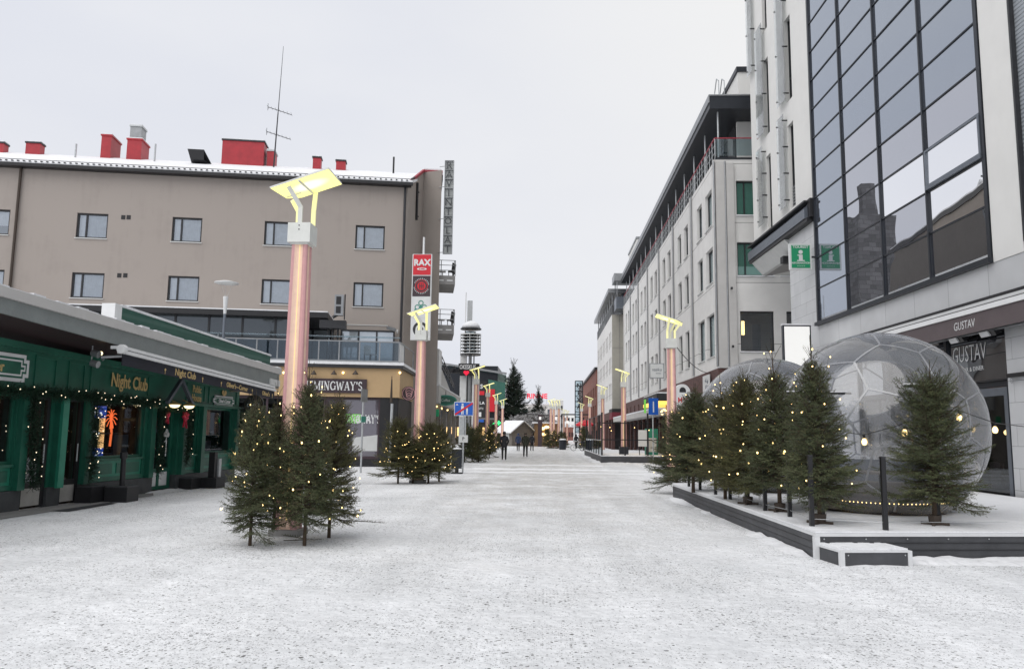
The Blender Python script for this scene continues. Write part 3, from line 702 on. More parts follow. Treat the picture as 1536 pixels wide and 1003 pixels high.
# third group and on
far_t = [(0, -4.75, 47.3, 'dark unlit spruce behind the blue road sign, left of two', 0), (1, -3.9, 47.0, 'dark unlit spruce behind the litter bin, right of two', 0), (0, -4.4, 48.4, 'dark spruce hidden behind the pair near the third lamp', 0),
         (1, -3.95, 57.0, 'lit spruce between the dark pair and the walking people', 14), (0, -4.6, 67.5, 'small lit spruce at the foot of the fourth left lamp', 12), (1, -4.9, 85., 'small dark spruce left of the wooden hut', 0),
         (0, .4, 96., 'far lit spruce just right of the wooden hut', 10), (1, 1.1, 97., 'far spruce under the three close lamps', 8), (0, 1.9, 97.5, 'far spruce left of the dark street bin', 8), (1, 2.6, 104., 'far dark spruce right of the three close lamps', 0),
         (0, 4.3, 88., 'dark spruce beside the parked bicycles', 6), (1, 4.9, 87., 'spruce at the far corner of the railed terrace', 8), (0, 5.3, 97., 'distant spruce in front of the brick building', 6)]
for i, (p, x, y, lb, nl_) in enumerate(far_t):
    plant_tree(SPRF[p], x, y, 0, lb, i*1.3, 1.0+.12*sin(i*2.1), 1.0, nl_, 40+i, 'spruces further down the street', 'fairy lights on the '+lb.split(',')[0], (.2, .85), far=True)
# ================================================================== LEFT SIDE
# ------------------------------------------------------------------ hotel with the brown rendered front
hA = atY(612, 277, 44.0)
hot = Fr('hotel_building', 'brown rendered four storey building with snowy roof behind the green pub', 'building', hA, (.987, .163))
EAVE = 15.95
cols = [(-38, 12), (113, 160), (257, 302), (396, 442), (533, 577)]
cols2 = [(-45, 4), (106, 155), (251, 298), (392, 437), (530, 575)]
holes = []; wins = []
for (a, b), z0, z1 in [(c, 12.05, 13.45) for c in cols]+[(c, 8.72, 10.12) for c in cols2]:
    y = 356 if z0 > 11 else 436
    x0, _ = hot.xz(a, y); x1, _ = hot.xz(b, y); holes.append((x0, x1, z0, z1)); wins.append((x0, x1, z0, z1))
holes += [(-26.6, -24.9, 12.05, 13.45), (-26.6, -24.9, 8.72, 10.12)]; wins += holes[-2:]
mb = holed(MB(), -30, 0, 0, EAVE, holes, 0, .2)
mb.quad((-30, 0, 0), (-30, 0, EAVE), (-30, 12, EAVE), (-30, 12, 0)).quad((-30, 12, 0), (-30, 12, EAVE), (2, 12, EAVE), (2, 12, 0))
mb.build('wall', 'hotel_render', hot.o)
panes = ['pane_sky', 'pane_sky', 'pane_blind', 'pane_sky', 'pane_blind', 'pane_sky', 'pane_dark', 'pane_blind', 'pane_blind', 'pane_sky', 'pane_sky', 'pane_dark']
for (x0, x1, z0, z1), pn in zip(wins, panes):
    w_ = window(hot.o, x0, x1, z0, z1, .14, .085, [x0+(x1-x0)*.30], (), 'dark_metal', 'win_clear', 'off_white', .07)
    k_ = panes.index(pn)*3+int(x0*7) % 5; xm = x0+(x1-x0)*.30; drop = (0, .0, .25, .0, .55)[k_ % 5]
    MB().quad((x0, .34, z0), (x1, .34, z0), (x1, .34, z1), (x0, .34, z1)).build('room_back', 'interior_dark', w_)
    cm_ = MB()
    for q in range(9):                                     # pleated curtain and roller blind behind the glass
        xa_, xb_ = xm+(x1-xm)*q/9, xm+(x1-xm)*(q+1)/9; ya_, yb_ = (.26, .29) if q % 2 else (.29, .26)
        cm_.quad((xa_, ya_, z0+drop), (xb_, yb_, z0+drop), (xb_, yb_, z1), (xa_, ya_, z1))
    cm_.build('curtain', 'curtain_white' if k_ % 3 else 'curtain_grey', w_)
    MB().quad((x0, .28, z0+(k_ % 2)*.3), (xm-.12*(k_ % 3), .28, z0+(k_ % 2)*.3), (xm-.12*(k_ % 3), .28, z1), (x0, .28, z1)).build('side_curtain', 'curtain_grey' if k_ % 2 else 'curtain_white', w_)
# end walls on the street side (chamfer, stepped tower), local coordinates
def hl(P): q = np.array([P[0], P[1], 0])-hot.P; return float(q@hot.ex), float(q@hot.ey)
B_ = atY(636, 254, 47.0); C_ = atY(663, 256, 46.6); bl = hl(B_); cl = hl(C_)
TOP = 17.75
mb = MB(); mb.add([(0, 0, 0), (bl[0], bl[1], 0), (bl[0], bl[1], TOP), (0, 0, EAVE)], [(0, 1, 2, 3)])
mb.build('end_wall', 'hotel_render', hot.o)
mb = MB(); dpt = 20
mb.add([(bl[0], bl[1], 0), (cl[0], cl[1], 0), (cl[0], cl[1]+dpt, 0), (bl[0], bl[1]+dpt, 0)]+[(bl[0], bl[1], TOP), (cl[0], cl[1], TOP), (cl[0], cl[1]+dpt, TOP), (bl[0], bl[1]+dpt, TOP)], [(0, 1, 5, 4), (1, 2, 6, 5), (2, 3, 7, 6), (3, 0, 4, 7), (4, 5, 6, 7)])
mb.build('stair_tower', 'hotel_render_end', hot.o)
mb = MB(); mb.box(bl[0]-.05, cl[0]+.06, bl[1]-.10, bl[1]+.6, TOP+.003, TOP+.14)
mb.bar((0, -.05, EAVE+.1), (bl[0], bl[1]-.05, TOP+.1), .14, .14)
mb.build('red_flashing', 'red_trim', hot.o)
MB().box(cl[0]-.3, cl[0]+.10, bl[1]+.605, bl[1]+dpt, TOP-.25, TOP+.10).build('eave', 'black_paint', hot.o)
MB().box(bl[0], cl[0], bl[1], bl[1]+dpt, TOP+.143, TOP+.26).build('snow_cap', 'snow_clean', hot.o)
# roof
RZ = 18.75; rd = 6.6
mb = MB().add([(-30, -.42, EAVE-.02), (.25, -.42, EAVE-.02), (1.2, rd, RZ), (-30, rd, RZ), (-30, 12.3, EAVE+.3), (1.2, 12.3, EAVE+.3),
               (-30, -.42, EAVE+.12), (.25, -.42, EAVE+.12), (1.2, rd, RZ+.14), (-30, rd, RZ+.14), (-30, 12.3, EAVE+.42), (1.2, 12.3, EAVE+.42)],
              [(0, 1, 2, 3), (3, 2, 5, 4), (7, 6, 9, 8), (8, 9, 10, 11), (0, 6, 7, 1), (1, 7, 8, 2), (2, 8, 11, 5)])
roof = mb.build('roof', 'snow_clean', hot.o)
mb = MB().box(-30, .3, -.52, -.40, EAVE-.16, EAVE+.02).box(-30, .2, -.38, -.02, EAVE-.16, EAVE-.05)
mb.build('gutter', 'black_paint', hot.o)
mb = MB(); rng = random.Random(3)                         # snow guard pipe and ribs showing through the snow
for i in range(100):
    x = -29.8+i*.3
    mb.box(x, x+.10, -.47, -.36, EAVE+.125, EAVE+.17)
mb.box(-30, .25, -.30, -.27, EAVE+.26, EAVE+.29)
mb.bar((.20, -.2, EAVE+.30), (1.15, rd-.2, RZ+.28), .06, .10)
mb.build('snow_guard', 'dark_metal', roof)
def roofz(y): return EAVE+.12+(RZ-EAVE)*(y+.42)/(rd+.42)
def roof_box(a, b, top, yl, dep, mat, nm_='chimney', cap=None, over=.05):
    x0, z0 = hot.xz(a, 225, yl); x1, _ = hot.xz(b, 225, yl); _, zt = hot.xz((a+b)/2, top, yl)
    zb_ = roofz(yl)-.25
    o = MB().box(x0, x1, yl, yl+dep, zb_, zt).build(nm_, mat, roof)
    mb = MB().box(x0-over, x1+over, yl-over, yl+dep+over, zt+.003, zt+.10); mb.build('cap', cap or 'red_sheet', o)
    MB().box(x0-over+.02, x1+over-.02, yl-over+.02, yl+dep+over-.02, zt+.102, zt+.16).build('snow', 'snow_clean', o)
    return o
roof_box(151, 166, 204, 5.9, 1.6, 'red_sheet')
roof_box(190, 212, 210, 5.8, 1.4, 'red_sheet')
o = roof_box(193, 210, 190, 5.95, .9, 'grey_metal', 'ventilation_hood', 'galvanised', .05)
roof_box(333, 396, 212, 6.0, 1.5, 'red_sheet', cap='dark_metal')
roof_box(401, 412, 227, 6.2, 1.0, 'red_sheet', cap='galvanised')
for a, b, t_ in ((38, 60, 213), (-3, 5, 213), (470, 482, 235), (505, 519, 240)): roof_box(a, b, t_+2, 5.9, .6, 'red_sheet', 'roof_vent', 'dark_metal')
x0, z0 = hot.xz(281, 226, 4.6); x1, _ = hot.xz(306, 226, 4.6)
MB().add([(x0, 4.6, z0+.12), (x1, 4.6, z0+.12), (x1+.35, 5.4, z0-.62), (x0+.1, 5.4, z0-.62), (x0+.2, 4.7, z0-.5), (x1, 4.7, z0-.5)], [(0, 1, 2, 3), (0, 4, 5, 1), (4, 3, 2, 5)]).build('roof_hatch', 'black_paint', roof)
MB().tube(*[(hot.xz(591, 230, 5.5)[0], 5.5, z) for z in (17.6, 19.55)], .06).build('vent_pipe', 'black_paint', roof)
mb = MB()
for px_ in (114, 233): x, z = hot.xz(px_, 222, 5); mb.tube((x, 5, z-1), (x, 5, z+.25), .06)
mb.build('vent_pipe', 'galvanised', roof)
mb = MB()                                                # drainpipes
x, _ = hot.xz(25, 340); mb.tube((x, -.12, 3), (x, -.12, EAVE-.15), .075)
mb.build('drainpipe', 'bronze_dark', hot.o)
mb = MB().tube((-.15, -.12, 5.2), (-.15, -.12, EAVE-.15), .07).path([(-.15, -.12, 5.2), (.25, .3, 4.8), (.3, .35, 4.0)], .07, 8)
mb.build('drainpipe', 'dark_metal', hot.o)
mb = MB()
for a, y in ((185, 326), (193, 326), (179, 413), (188, 413)):
    x, z = hot.xz(a, y); mb.box(x-.11, x+.11, -.012, -.002, z-.12, z+.12)
mb.build('wall_vent', 'black_paint', hot.o)
x, z = hot.xz(627, 287, .8)
MB().bar((bl[0]*.6, bl[1]*.6-.25, 14.3), (bl[0]*.6, bl[1]*.6-.25, 16.6), .10, .10).bar((bl[0]*.6, bl[1]*.6-.25, 14.6), (bl[0]*.6+.1, bl[1]*.6+.1, 14.6), .06, .06).bar((bl[0]*.6, bl[1]*.6-.25, 16.1), (bl[0]*.6+.1, bl[1]*.6+.1, 16.1), .06, .06).build('ladder_rail', 'black_paint', hot.o)
# tower windows beside the balconies and the balconies
tw = bl[1]-.012
for z0, z1 in ((10.9, 13.2), (7.5, 9.8)):
    xa = (bl[0]+cl[0])/2-.45
    window(hot.o, xa, xa+.75, z0, z1, bl[1]-.03, .09, (), (), 'black_paint', 'pane_sky')
for k, z in enumerate((10.60, 7.55)):
    xa, xb = bl[0]+.35, cl[0]+.98; ya, yb = cl[1]+.5, cl[1]+2.6
    s = MB().extx([(ya, z+.12), (ya, z+.66), (yb, z+.66), (yb, z-.05)], xa, xb).build('balcony', 'concrete', hot.o)
    mb = MB(); zt = z+1.62
    for q in (0, .5, 1.0):
        x = xa+(xb-xa)*q; mb.tube((x, ya+.05, z+.66), (x, ya+.05, zt), .025)
    for q in (.5, 1.0): mb.tube((xb-.04, ya+(yb-ya)*q-.05, z+.66), (xb-.04, ya+(yb-ya)*q-.05, zt), .025)
    for zz in (zt, zt-.3, zt-.62):
        mb.tube((xa, ya+.05, zz), (xb, ya+.05, zz), .022).tube((xb-.04, ya+.05, zz), (xb-.04, yb, zz), .022)
    mb.build('railing', 'grey_metal', s)
    MB().box(xb-1.0, xb-.70, ya-.012, ya-.002, z+.32, z+.40).box(xb-.50, xb-.15, ya-.012, ya-.002, z+.32, z+.40).build('drain_slot', 'white_paint', s)
    t = MB().box(xb-.95, xb-.55, ya+.7, ya+1.1, z+1.05, z+1.10).tube((xb-.75, ya+.9, z+.66), (xb-.75, ya+.9, z+1.05), .03).build('balcony_table', 'white_paint')
    t.parent = hot.o; t.name = 'balcony_table'
    W_ = Matrix.Translation(Vector(hot.P)) @ Matrix.Rotation(hot.rz, 4, 'Z'); t.parent = None; t.matrix_world = W_
    tag(t, ['small white table on the upper balcony', 'small white table on the lower balcony'][k], 'table', 'balcony tables')
    ch = MB().box(xb-.42, xb-.10, ya+.5, ya+.85, z+1.02, z+1.07).bar((xb-.12, ya+.5, z+.9), (xb-.04, ya+.6, z+1.55), .05, .35).box(xb-.40, xb-.36, ya+.52, ya+.56, z+.66, z+1.02).box(xb-.16, xb-.12, ya+.52, ya+.56, z+.66, z+1.02).build('balcony_chair', 'black_paint')
    ch.matrix_world = W_; tag(ch, ['dark folded chair on the upper balcony', 'dark folded chair on the lower balcony'][k], 'chair', 'balcony chairs')
# roof antenna
xa, za = hot.xz(411, 240, 5.4); _, zt = hot.xz(416, 68, 5.4)
an = thing('roof_antenna', 'tall thin television mast with two slanted aerials beside the largest red chimney', 'antenna', hot.W(xa, 5.4, roofz(5.4)-.05), hot.rz)
h = zt-roofz(5.4); MB().tube((0, 0, 0), (.1, 0, h*.45), .05, .035).tube((.1, 0, h*.45), (.22, 0, h), .028, .012).build('mast', 'dark_metal', an)
for f in (.27, .47):
    mb = MB().tube((-.55, 0, h*f+.18), (.95, .1, h*f-.22), .022)
    for i in range(7): q = i/6; mb.tube((-.55+1.5*q, -.28, h*f+.18-.4*q), (-.55+1.5*q, .28, h*f+.18-.4*q), .009, n=4)
    mb.tube((-.55, 0, h*f-.05), (-.55, 0, h*f+.42), .015, n=5)
    mb.build('aerial', 'dark_metal', an)
# vertical letter sign
x0, y0 = cl; P = hot.W(cl[0]+.18, cl[1]-.15, 0)
vs = thing('vertical_sign', 'tall open lattice sign with stacked letters fixed to the brown tower corner', 'sign', (P[0], P[1], 12.45), 0)
mb = MB(); n = 10; lh = .585; w = .54
for x in (0, w): mb.box(x-.018, x+.018, -.06, .06, 0, n*lh)
for i in range(n+1): mb.box(0, w, -.05, .05, i*lh-.015, i*lh+.015)
for i in range(24): mb.box(0, w, .045, .055, i*n*lh/24-.006, i*n*lh/24+.006)
for i in range(5): mb.box(w*i/5-.006, w*i/5+.006, .046, .056, 0, n*lh)
mb.build('lattice', 'grey_metal', vs)
MB().box(.02, w-.02, .058, .066, 0.02, n*lh-.02).build('mesh_back', 'grey_mesh', vs)
mb = MB()
for z in (.1, 2.2, 4.2, 5.5): mb.tube((-.35, .1, z), (0, 0, z), .02, n=5)
mb.build('bracket', 'grey_metal', vs)
for i, chh in enumerate('RAVINTOLAT'): text(vs, chh, .62, w/2, -.06, (n-1-i)*lh+.07, 'panel_frame', bold=-.006, sx=.95)
# RAX pylon
a = atY(619, 381, 43.4); b = atY(648, 384, 43.4); cz = atY(633, 510, 43.4)[2]
rx = thing('sign_column', 'tall four panel sign column with red RAX panel on top at the brown corner', 'sign', (a[0], 43.4, cz), 0)
w = b[0]-a[0]; h = a[2]-cz
MB().box(0, w, 0, .22, 0, h).tube((w*.55, .1, h), (w*.55, .1, h+1.0), .06).build('cabinet', 'white_paint', rx)
ph = h/4
def panel(i, mat): 
    return MB().box(.05, w-.05, -.014, -.003, h-(i+1)*ph+.025, h-i*ph-.03).build('panel', mat, rx)
p = panel(0, 'sign_red'); text(p, 'RAX', .50, w/2, -.018, h-.66, 'white_paint', bold=.022, sx=.95); MB().extr([(w/2+.28*cos(t)*1.0+(.0), h-.86+.075*sin(t)) for t in np.linspace(0, 2*pi, 20)[:-1]], -.02, -.015).build('slogan_plate', 'white_paint', p); text(p, 'BUFFET', .10, w/2, -.023, h-.895, 'sign_red', bold=.004)
p = panel(1, 'sign_brown'); c = (w/2, h-1.5*ph)
MB().ring(c, .33, .36, -.02).build('ring', 'sign_red', p); MB().disc(c, .24, -.02, -.015).build('disc', 'sign_red', p)
mb = MB()
for i in range(26):
    t = 2*pi*i/26
    if i % 13 in (0, 12): continue
    mb.extr([(c[0]+.42*cos(t)+.030*cos(t+q), c[1]+.42*sin(t)+.045*sin(t+q)) for q in (.4, 2.4, 3.6, 5.4)], -.02, -.015)
mb.build('round_lettering', 'off_white', p)
mb = MB()
for x in (-.10, 0, .10): mb.box(c[0]+x-.018, c[0]+x+.018, -.026, -.021, c[1]-.16, c[1]+.16)
mb.box(c[0]-.14, c[0]+.14, -.027, -.022, c[1]-.02, c[1]+.02); mb.build('emblem', 'sign_brown', p)
p = panel(2, 'white_paint'); c = (w/2, h-2.5*ph)
mb = MB().ring((c[0], c[1]+.26), .10, .15, -.02)
for s_ in (-1, 1): mb.ring((c[0]+s_*.20, c[1]+.02), .10, .15, -.02, 16)
mb.box(c[0]-.36, c[0]+.36, -.021, -.016, c[1]-.17, c[1]-.08).box(c[0]-.05, c[0]+.05, -.0215, -.0165, c[1]-.05, c[1]+.16)
mb.build('emblem', 'teal', p)
p = panel(3, 'white_paint'); c = (w/2, h-3.5*ph)
MB().ring(c, .27, .42, -.02).disc(c, .17, -.02, -.015).build('emblem', 'dark_metal', p)

# ------------------------------------------------------------------ Hemingway's: low extension in front of the hotel
E_ = G(600, 700); E_ = np.array([-7.35, 39.3, 0])
hem = Fr('bar_building', 'low tan fronted bar with dark windows and glass railed roof terrace', 'building', E_, (.987, .163))
def side(x, y): return (x, y)
# outline: front along x from -16 to 0, then a side running along the street
sx_, sy_ = float(np.array([-.15, 4.9, 0])@hem.ex), float(np.array([-.15, 4.9, 0])@hem.ey)
FZ0, FZ1 = 3.42, 4.86
mb = MB().prism([(-16, -.06), (.05, -.06), (sx_+.05, sy_), (-16, sy_)], FZ0, FZ1); mb.build('fascia', 'wood_fascia', hem.o)
MB().prism([(-16.1, -.22), (.2, -.22), (sx_+.2, sy_-.02), (-16.1, sy_-.02)], FZ1+.003, FZ1+.16).build('cornice', 'dark_metal', hem.o)
MB().prism([(-16.1, -.24), (.22, -.24), (sx_+.22, sy_-.03), (-16.1, sy_-.03)], FZ1+.163, FZ1+.30).build('snow_ledge', 'snow_clean', hem.o)
xb, _ = hem.xz(569, 640)
mb = MB().box(-16, 0, .05, .30, 0, .35).box(xb, -.02, .04, .30, .351, FZ0-.004).box(-8.2, -7.9, .04, .3, .351, FZ0-.004).box(-16, -15.8, .04, .3, .351, FZ0-.004)
mb.add([(0, .05, 0), (sx_, sy_, 0), (sx_, sy_, FZ0-.004), (0, .05, FZ0-.004)], [(0, 1, 2, 3)])
mb.build('wall', 'black_paint', hem.o)
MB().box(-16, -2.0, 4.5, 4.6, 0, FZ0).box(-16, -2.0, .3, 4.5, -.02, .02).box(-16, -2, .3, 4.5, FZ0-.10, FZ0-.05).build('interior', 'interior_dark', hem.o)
xa, _ = hem.xz(487, 640); xb, _ = hem.xz(569, 640)
for x0, x1, mu in ((xa, xb, ()), (-7.9, xa-.02, (-6.4,)), (-15.8, -8.2, (-13.2, -10.7))):
    f = MB()
    f.box(x0, x1, .10, .2, .36, .50).box(x0, x1, .10, .2, FZ0-.14, FZ0-.006).box(x0, x0+.08, .1, .2, .5, FZ0-.14).box(x1-.08, x1, .1, .2, .5, FZ0-.14)
    for m_ in mu: f.box(m_-.05, m_+.05, .1, .2, .5, FZ0-.14)
    w_ = f.build('shop_window', 'sign_brown', hem.o)
    MB().quad((x0, .15, .4), (x1, .15, .4), (x1, .15, FZ0-.05), (x0, .15, FZ0-.05)).build('pane', 'bar_glass' if x0 == xa else 'shop_glass', w_)
# window print
px0, pz0 = hem.xz(518, 634); px1, pz1 = hem.xz(541, 621)
MB().box(px0, px1-.02, .135, .14, pz0, pz1).build('window_print', 'lime_print', hem.o)
xt, zt = hem.xz(549, 633); text(hem.o, 'BAR', .42, xt-.15, .137, zt-.0, 'white_paint', bold=.012, extr=.003)
xt, zt = hem.xz(538, 634); serif_text(hem.o, "HEMINGWAY'S", .42, xt-.05, .136, zt-.02, 'white_paint', .62)
xq0, zq0 = hem.xz(528, 676); xq1, zq1 = hem.xz(567, 655)
MB().add([(xq0, .13, zq0), (xq1, .13, zq0), (xq1, .13, zq1+.1), (xq0, .13, zq1-.05)], [(0, 1, 2, 3)]).build('window_blind', 'off_white', hem.o)
# name board
x0, z1 = hem.xz(449, 567); x1, z0 = hem.xz(550, 590)
W0 = hem.W(x0, -.08, 0); bd = thing('bar_name_board', "dark brown board lettered HEMINGWAY'S on the tan fascia", 'sign', W0, hem.rz)
MB().box(0, x1-x0, -.08, .01, z0, z1).build('board', 'sign_brown', bd); xs_, zs_ = hem.xz(460, 586); xe_, ze_ = hem.xz(546, 570)
serif_text(bd, "HEMINGWAY'S", .62*(z1-z0), (x1-x0)/2+.0, -.085, z0+.19*(z1-z0), 'white_paint', .80)
for i, a in enumerate((472, 502, 534)):
    x, z = hem.xz(a, 560); P = hem.W(x, -.07, z+.02)
    t = thing('sign_lamp', ["small gooseneck lamp over the left end of the HEMINGWAY'S board", "small gooseneck lamp over the middle of the HEMINGWAY'S board", "small gooseneck lamp over the right end of the HEMINGWAY'S board"][i], 'wall lamp', P, hem.rz, 'gooseneck lamps over the bar board')
    MB().path([(0, 0, 0), (0, -.16, .12), (0, -.3, .08)], .02).build('arm', 'dark_metal', t)
    MB().lathe([(.02, .10), (.05, .06), (.16, -.10), (.0, -.06)], 12, (0, -.3, -.0)).build('shade', 'bronze_dark', t)
mb = MB()
for a in (388, 426, 515, 600): x, z = hem.xz(a, 559); mb.ball((x, -.12, z), .06, 8, 5)
mb.build('fascia_light', 'bulb_big', hem.o)
# round side sign and menu bracket
P = atY(613, 590, 40.2)
rs = thing('round_sign', 'round dark purple hanging sign with swirl emblem at the end of the tan fascia', 'sign', (P[0], 40.2, P[2]), .15)
MB().disc((0, 0), .37, -.05, .05).build('disc', 'sign_brown', rs); mb = MB().ring((0, 0), .30, .33, -.054)
for k in range(3): mb.ring((.02, -.04+.1*k-.06), .12+.02*k, .145+.02*k, -.055-.001*k, 16)
mb.build('emblem', 'rose_copper', rs)
MB().bar((-.62, 0, .16), (-.3, 0, .16), .03, .03).bar((-.62, 0, -.16), (-.3, 0, -.16), .03, .03).box(-.66, -.62, -.03, .03, -.2, .2).build('bracket', 'dark_metal', rs)
P = G(577, 700)
bn = thing('folded_parasol', 'furled dark parasol on a white post before the right end of the bar', 'parasol', (-7.55, 38.6, 0), 0)
MB().tube((0, 0, 0), (.03, 0, 3.1), .07).lathe([(.18, 0), (.18, .06), (.08, .08)], 12).build('post', 'galvanised', bn)
MB().tube((-.02, 0, 3.15), (-.02, 0, 4.3), .07, .03).tube((-.02, 0, 3.9), (-.02, 0, 4.45), .02, n=5).build('furled_cloth', 'bronze_dark', bn)
# terrace: glass rail, corner, furniture, dark glazed room with flat roof
tz = FZ1+.31
xr0, _ = hem.xz(466, 540); ra = MB(); n = 9
terr = MB()
for i in range(10):
    x = -9.0+i*1.0
    if x > -.05: x = -.03
    ra.box(x-.03, x+.03, -.10, -.04, tz, tz+1.0)
ra.box(-10, 0.0, -.12, -.02, tz+1.0, tz+1.06).box(-10, 0, -.11, -.03, tz-.01, tz+.08)
ra.bar((0, -.07, tz+1.03), (sx_+.05, sy_-.1, tz+1.03), .08, .06); ra.bar((sx_+.02, sy_-.3, tz), (sx_+.02, sy_-.3, tz+1.0), .06, .06); ra.bar((sx_*.3, sy_*.3, tz), (sx_*.3, sy_*.3, tz+1.0), .06, .06)
rail = ra.build('terrace_rail', 'grey_metal', hem.o)
MB().box(-10, -.03, -.078, -.066, tz+.08, tz+1.0).build('rail_pane', 'terrace_glass', rail)
MB().add([(0, -.07, tz+.05), (sx_*.3, sy_*.3, tz+.05), (sx_*.3, sy_*.3, tz+1.0), (0, -.07, tz+1.0)], [(0, 1, 2, 3)]).build('rail_pane', 'white_paint', rail)
MB().box(-10, -.0, -.20, .02, tz+1.22, tz+1.28).build('wind_screen_top', 'rail_glass', rail)
MB().box(-8.9, -8.85, -.07, -.06, tz+1.06, tz+1.22).build('screen_post', 'grey_metal', rail)
for i, (xc, lb) in enumerate([(-5.4, 'dark glazed door panel at the back of the roof terrace, left'), (-1.9, 'dark glazed door panel at the back of the roof terrace, right')]):
    window(hem.o, xc-1.5, xc+1.5, tz+.02, tz+2.2, sy_-.35, .09, [xc-.5, xc+.5], (), 'black_paint', 'pane_blind')
x0, zb = hem.xz(150, 520, .5); x1, zt = hem.xz(466, 466, .5); 
gl0, gl1 = x0-3, hem.xz(462, 500, .5)[0]
RZ0, RZ1 = 7.35, 7.62
mb = MB().prism([(gl0, -.05), (gl1+1.0, -.05), (gl1+1.0, 4.6), (gl0, 4.6)], RZ0, RZ1); mb.build('flat_roof', 'black_paint', hem.o)
MB().prism([(gl0, -.05), (gl1+1.0, -.05), (gl1+1.0, 4.6), (gl0, 4.6)], RZ1+.003, RZ1+.06).build('roof_snow', 'snow_clean', hem.o)
mb = MB(); k = 8
gx = [gl0+(gl1-gl0)*i/k for i in range(k+1)]
for x in gx: mb.box(x-.05, x+.05, .45, .56, tz, RZ0-.003)
mb.box(gl0, gl1, .46, .54, tz+1.08, tz+1.18).box(gl0, gl1, .45, .55, tz-.02, tz+.08)
rm = mb.build('terrace_room', 'dark_metal', hem.o)
for i in range(k):
    MB().quad((gx[i]+.05, .50, tz+.05), (gx[i+1]-.05, .50, tz+.05), (gx[i+1]-.05, .50+random.uniform(-.02, .02), RZ0), (gx[i]+.05, .50, RZ0)).build('pane', 'room_glass', rm)
MB().tube((gl1+1.0, .3, tz+.1), (gl1+1.0, .3, RZ0-.1), .05).tube((gl1+1.25, .3, tz+.1), (gl1+1.25, .3, RZ0-.1), .05).tube((gl1+1.5, .3, tz+.1), (gl1+1.5, .3, RZ0-.4), .05).box(gl1+.6, gl1+1.9, .0, .6, RZ0-.5, RZ0-.1).build('roof_support', 'dark_metal', hem.o)
P = hem.W(gl1+1.55, -.1, RZ1-.15)
fl = thing('floodlight_cluster', 'black and white floodlight box on a bracket above the terrace', 'floodlight', P, hem.rz)
MB().box(-.22, .22, -.15, .15, .0, 1.05).build('housing', 'grey_metal', fl); MB().box(-.14, .10, -.165, -.152, .1, .45).box(-.14, .10, -.165, -.152, .55, .95).build('lens', 'black_paint', fl); MB().tube((-.3, 0, -.1), (0, 0, .1), .08).tube((.28, 0, -.2), (.28, 0, 1.1), .03).build('bracket', 'dark_metal', fl)
x, z = hot.xz(588, 497); P = hot.W(x, -.02, z)
cm = thing('security_camera', 'small white security camera on an arm at the brown wall above the terrace', 'camera', P, hot.rz)
MB().tube((.3, 0, 0), (.05, -.5, .02), .03).box(.26, .34, -.06, .02, -.1, .1).build('arm', 'off_white', cm); MB().bar((.2, -.5, .02), (-.25, -.75, .12), .16, .16).build('housing', 'grey_metal', cm)
mb = MB(); z_ = hot.xz(530, 487)[1]
mb.box(-4.2, -.9, -.03, -.004, z_-.02, z_+.02).build('conduit', 'off_white', hot.o)
# terrace chairs seen through the rail
for i, x in enumerate((-7.3, -5.1, -3.3, -1.5)):
    c_ = thing('terrace_chair', ['pale', 'grey', 'blue grey', 'white'][i]+' chair behind the glass rail of the roof terrace, '+['leftmost', 'second from left', 'third from left', 'nearest the corner'][i], 'chair', hem.W(x, .7, tz), hem.rz+i*.3, 'chairs on the roof terrace')
    m_ = ['off_white', 'grey_metal', 'steel_blue', 'white_paint'][i]
    MB().box(-.24, .24, -.24, .24, .42, .47).build('seat', m_, c_); MB().box(-.24, .24, .2, .24, .47, .92).build('backrest', m_, c_)
    for q in ((-.21, -.21), (.21, -.21), (-.21, .21), (.21, .21)): MB().box(q[0]-.02, q[0]+.02, q[1]-.02, q[1]+.02, 0, .42).build('leg', 'dark_metal', c_)

# ------------------------------------------------------------------ the green pub
PUB0 = np.array([-10.86, 15.6, 0])
pub = Fr('pub_building', 'green panelled pub with garlands and gold lettering at the left edge', 'building', PUB0, (.0470771, .99889126))
T0, T1 = -9.0, 10.62
def dip(x, z):                      # upper lines fall gently to the right
    return z-.028*x*min(1, max(0, (z-2.35)/1.0))
class PB(MB):
    def bx(s, x0, x1, y0, y1, z0, z1):
        return s.hexa([(x0, y0, dip(x0, z0)), (x1, y0, dip(x1, z0)), (x1, y1, dip(x1, z0)), (x0, y1, dip(x0, z0))], [(x0, y0, dip(x0, z1)), (x1, y0, dip(x1, z1)), (x1, y1, dip(x1, z1)), (x0, y1, dip(x0, z1))])
SB = 2.42                           # fascia bottom
wins_ = [(-8.8, -5.2, .95), (-4.9, -.35, .95), (-.30, .22, .95), (2.62, 5.02, .98), (7.12, 7.98, .98), (8.28, 10.36, .98)]
doors_ = [(.48, 1.28), (1.72, 2.42)]
portal = (5.52, 6.78)
# solid wall pieces
edges = sorted(wins_+[(a, b, 0) for a, b in doors_]+[(portal[0], portal[1], 0)])
x = T0
for a, b, z in edges:
    if a-x > .01: PB().bx(x, a, 0, .18, .42, SB).build('wall', 'pub_green', pub.o)
    x = b
PB().bx(x, T1, 0, .18, .42, SB).build('wall', 'pub_green', pub.o); PB().bx(T1-.18, T1, .181, 7, 0, 3.4).build('wall', 'pub_green', pub.o)
pl_ = PB(); x = T0
for a, b in doors_+[portal, (T1, T1)]: 
    if a > x: pl_.bx(x, a, -.04, .18, 0, .418)
    x = b
pl_.build('plinth', 'pub_plinth', pub.o)
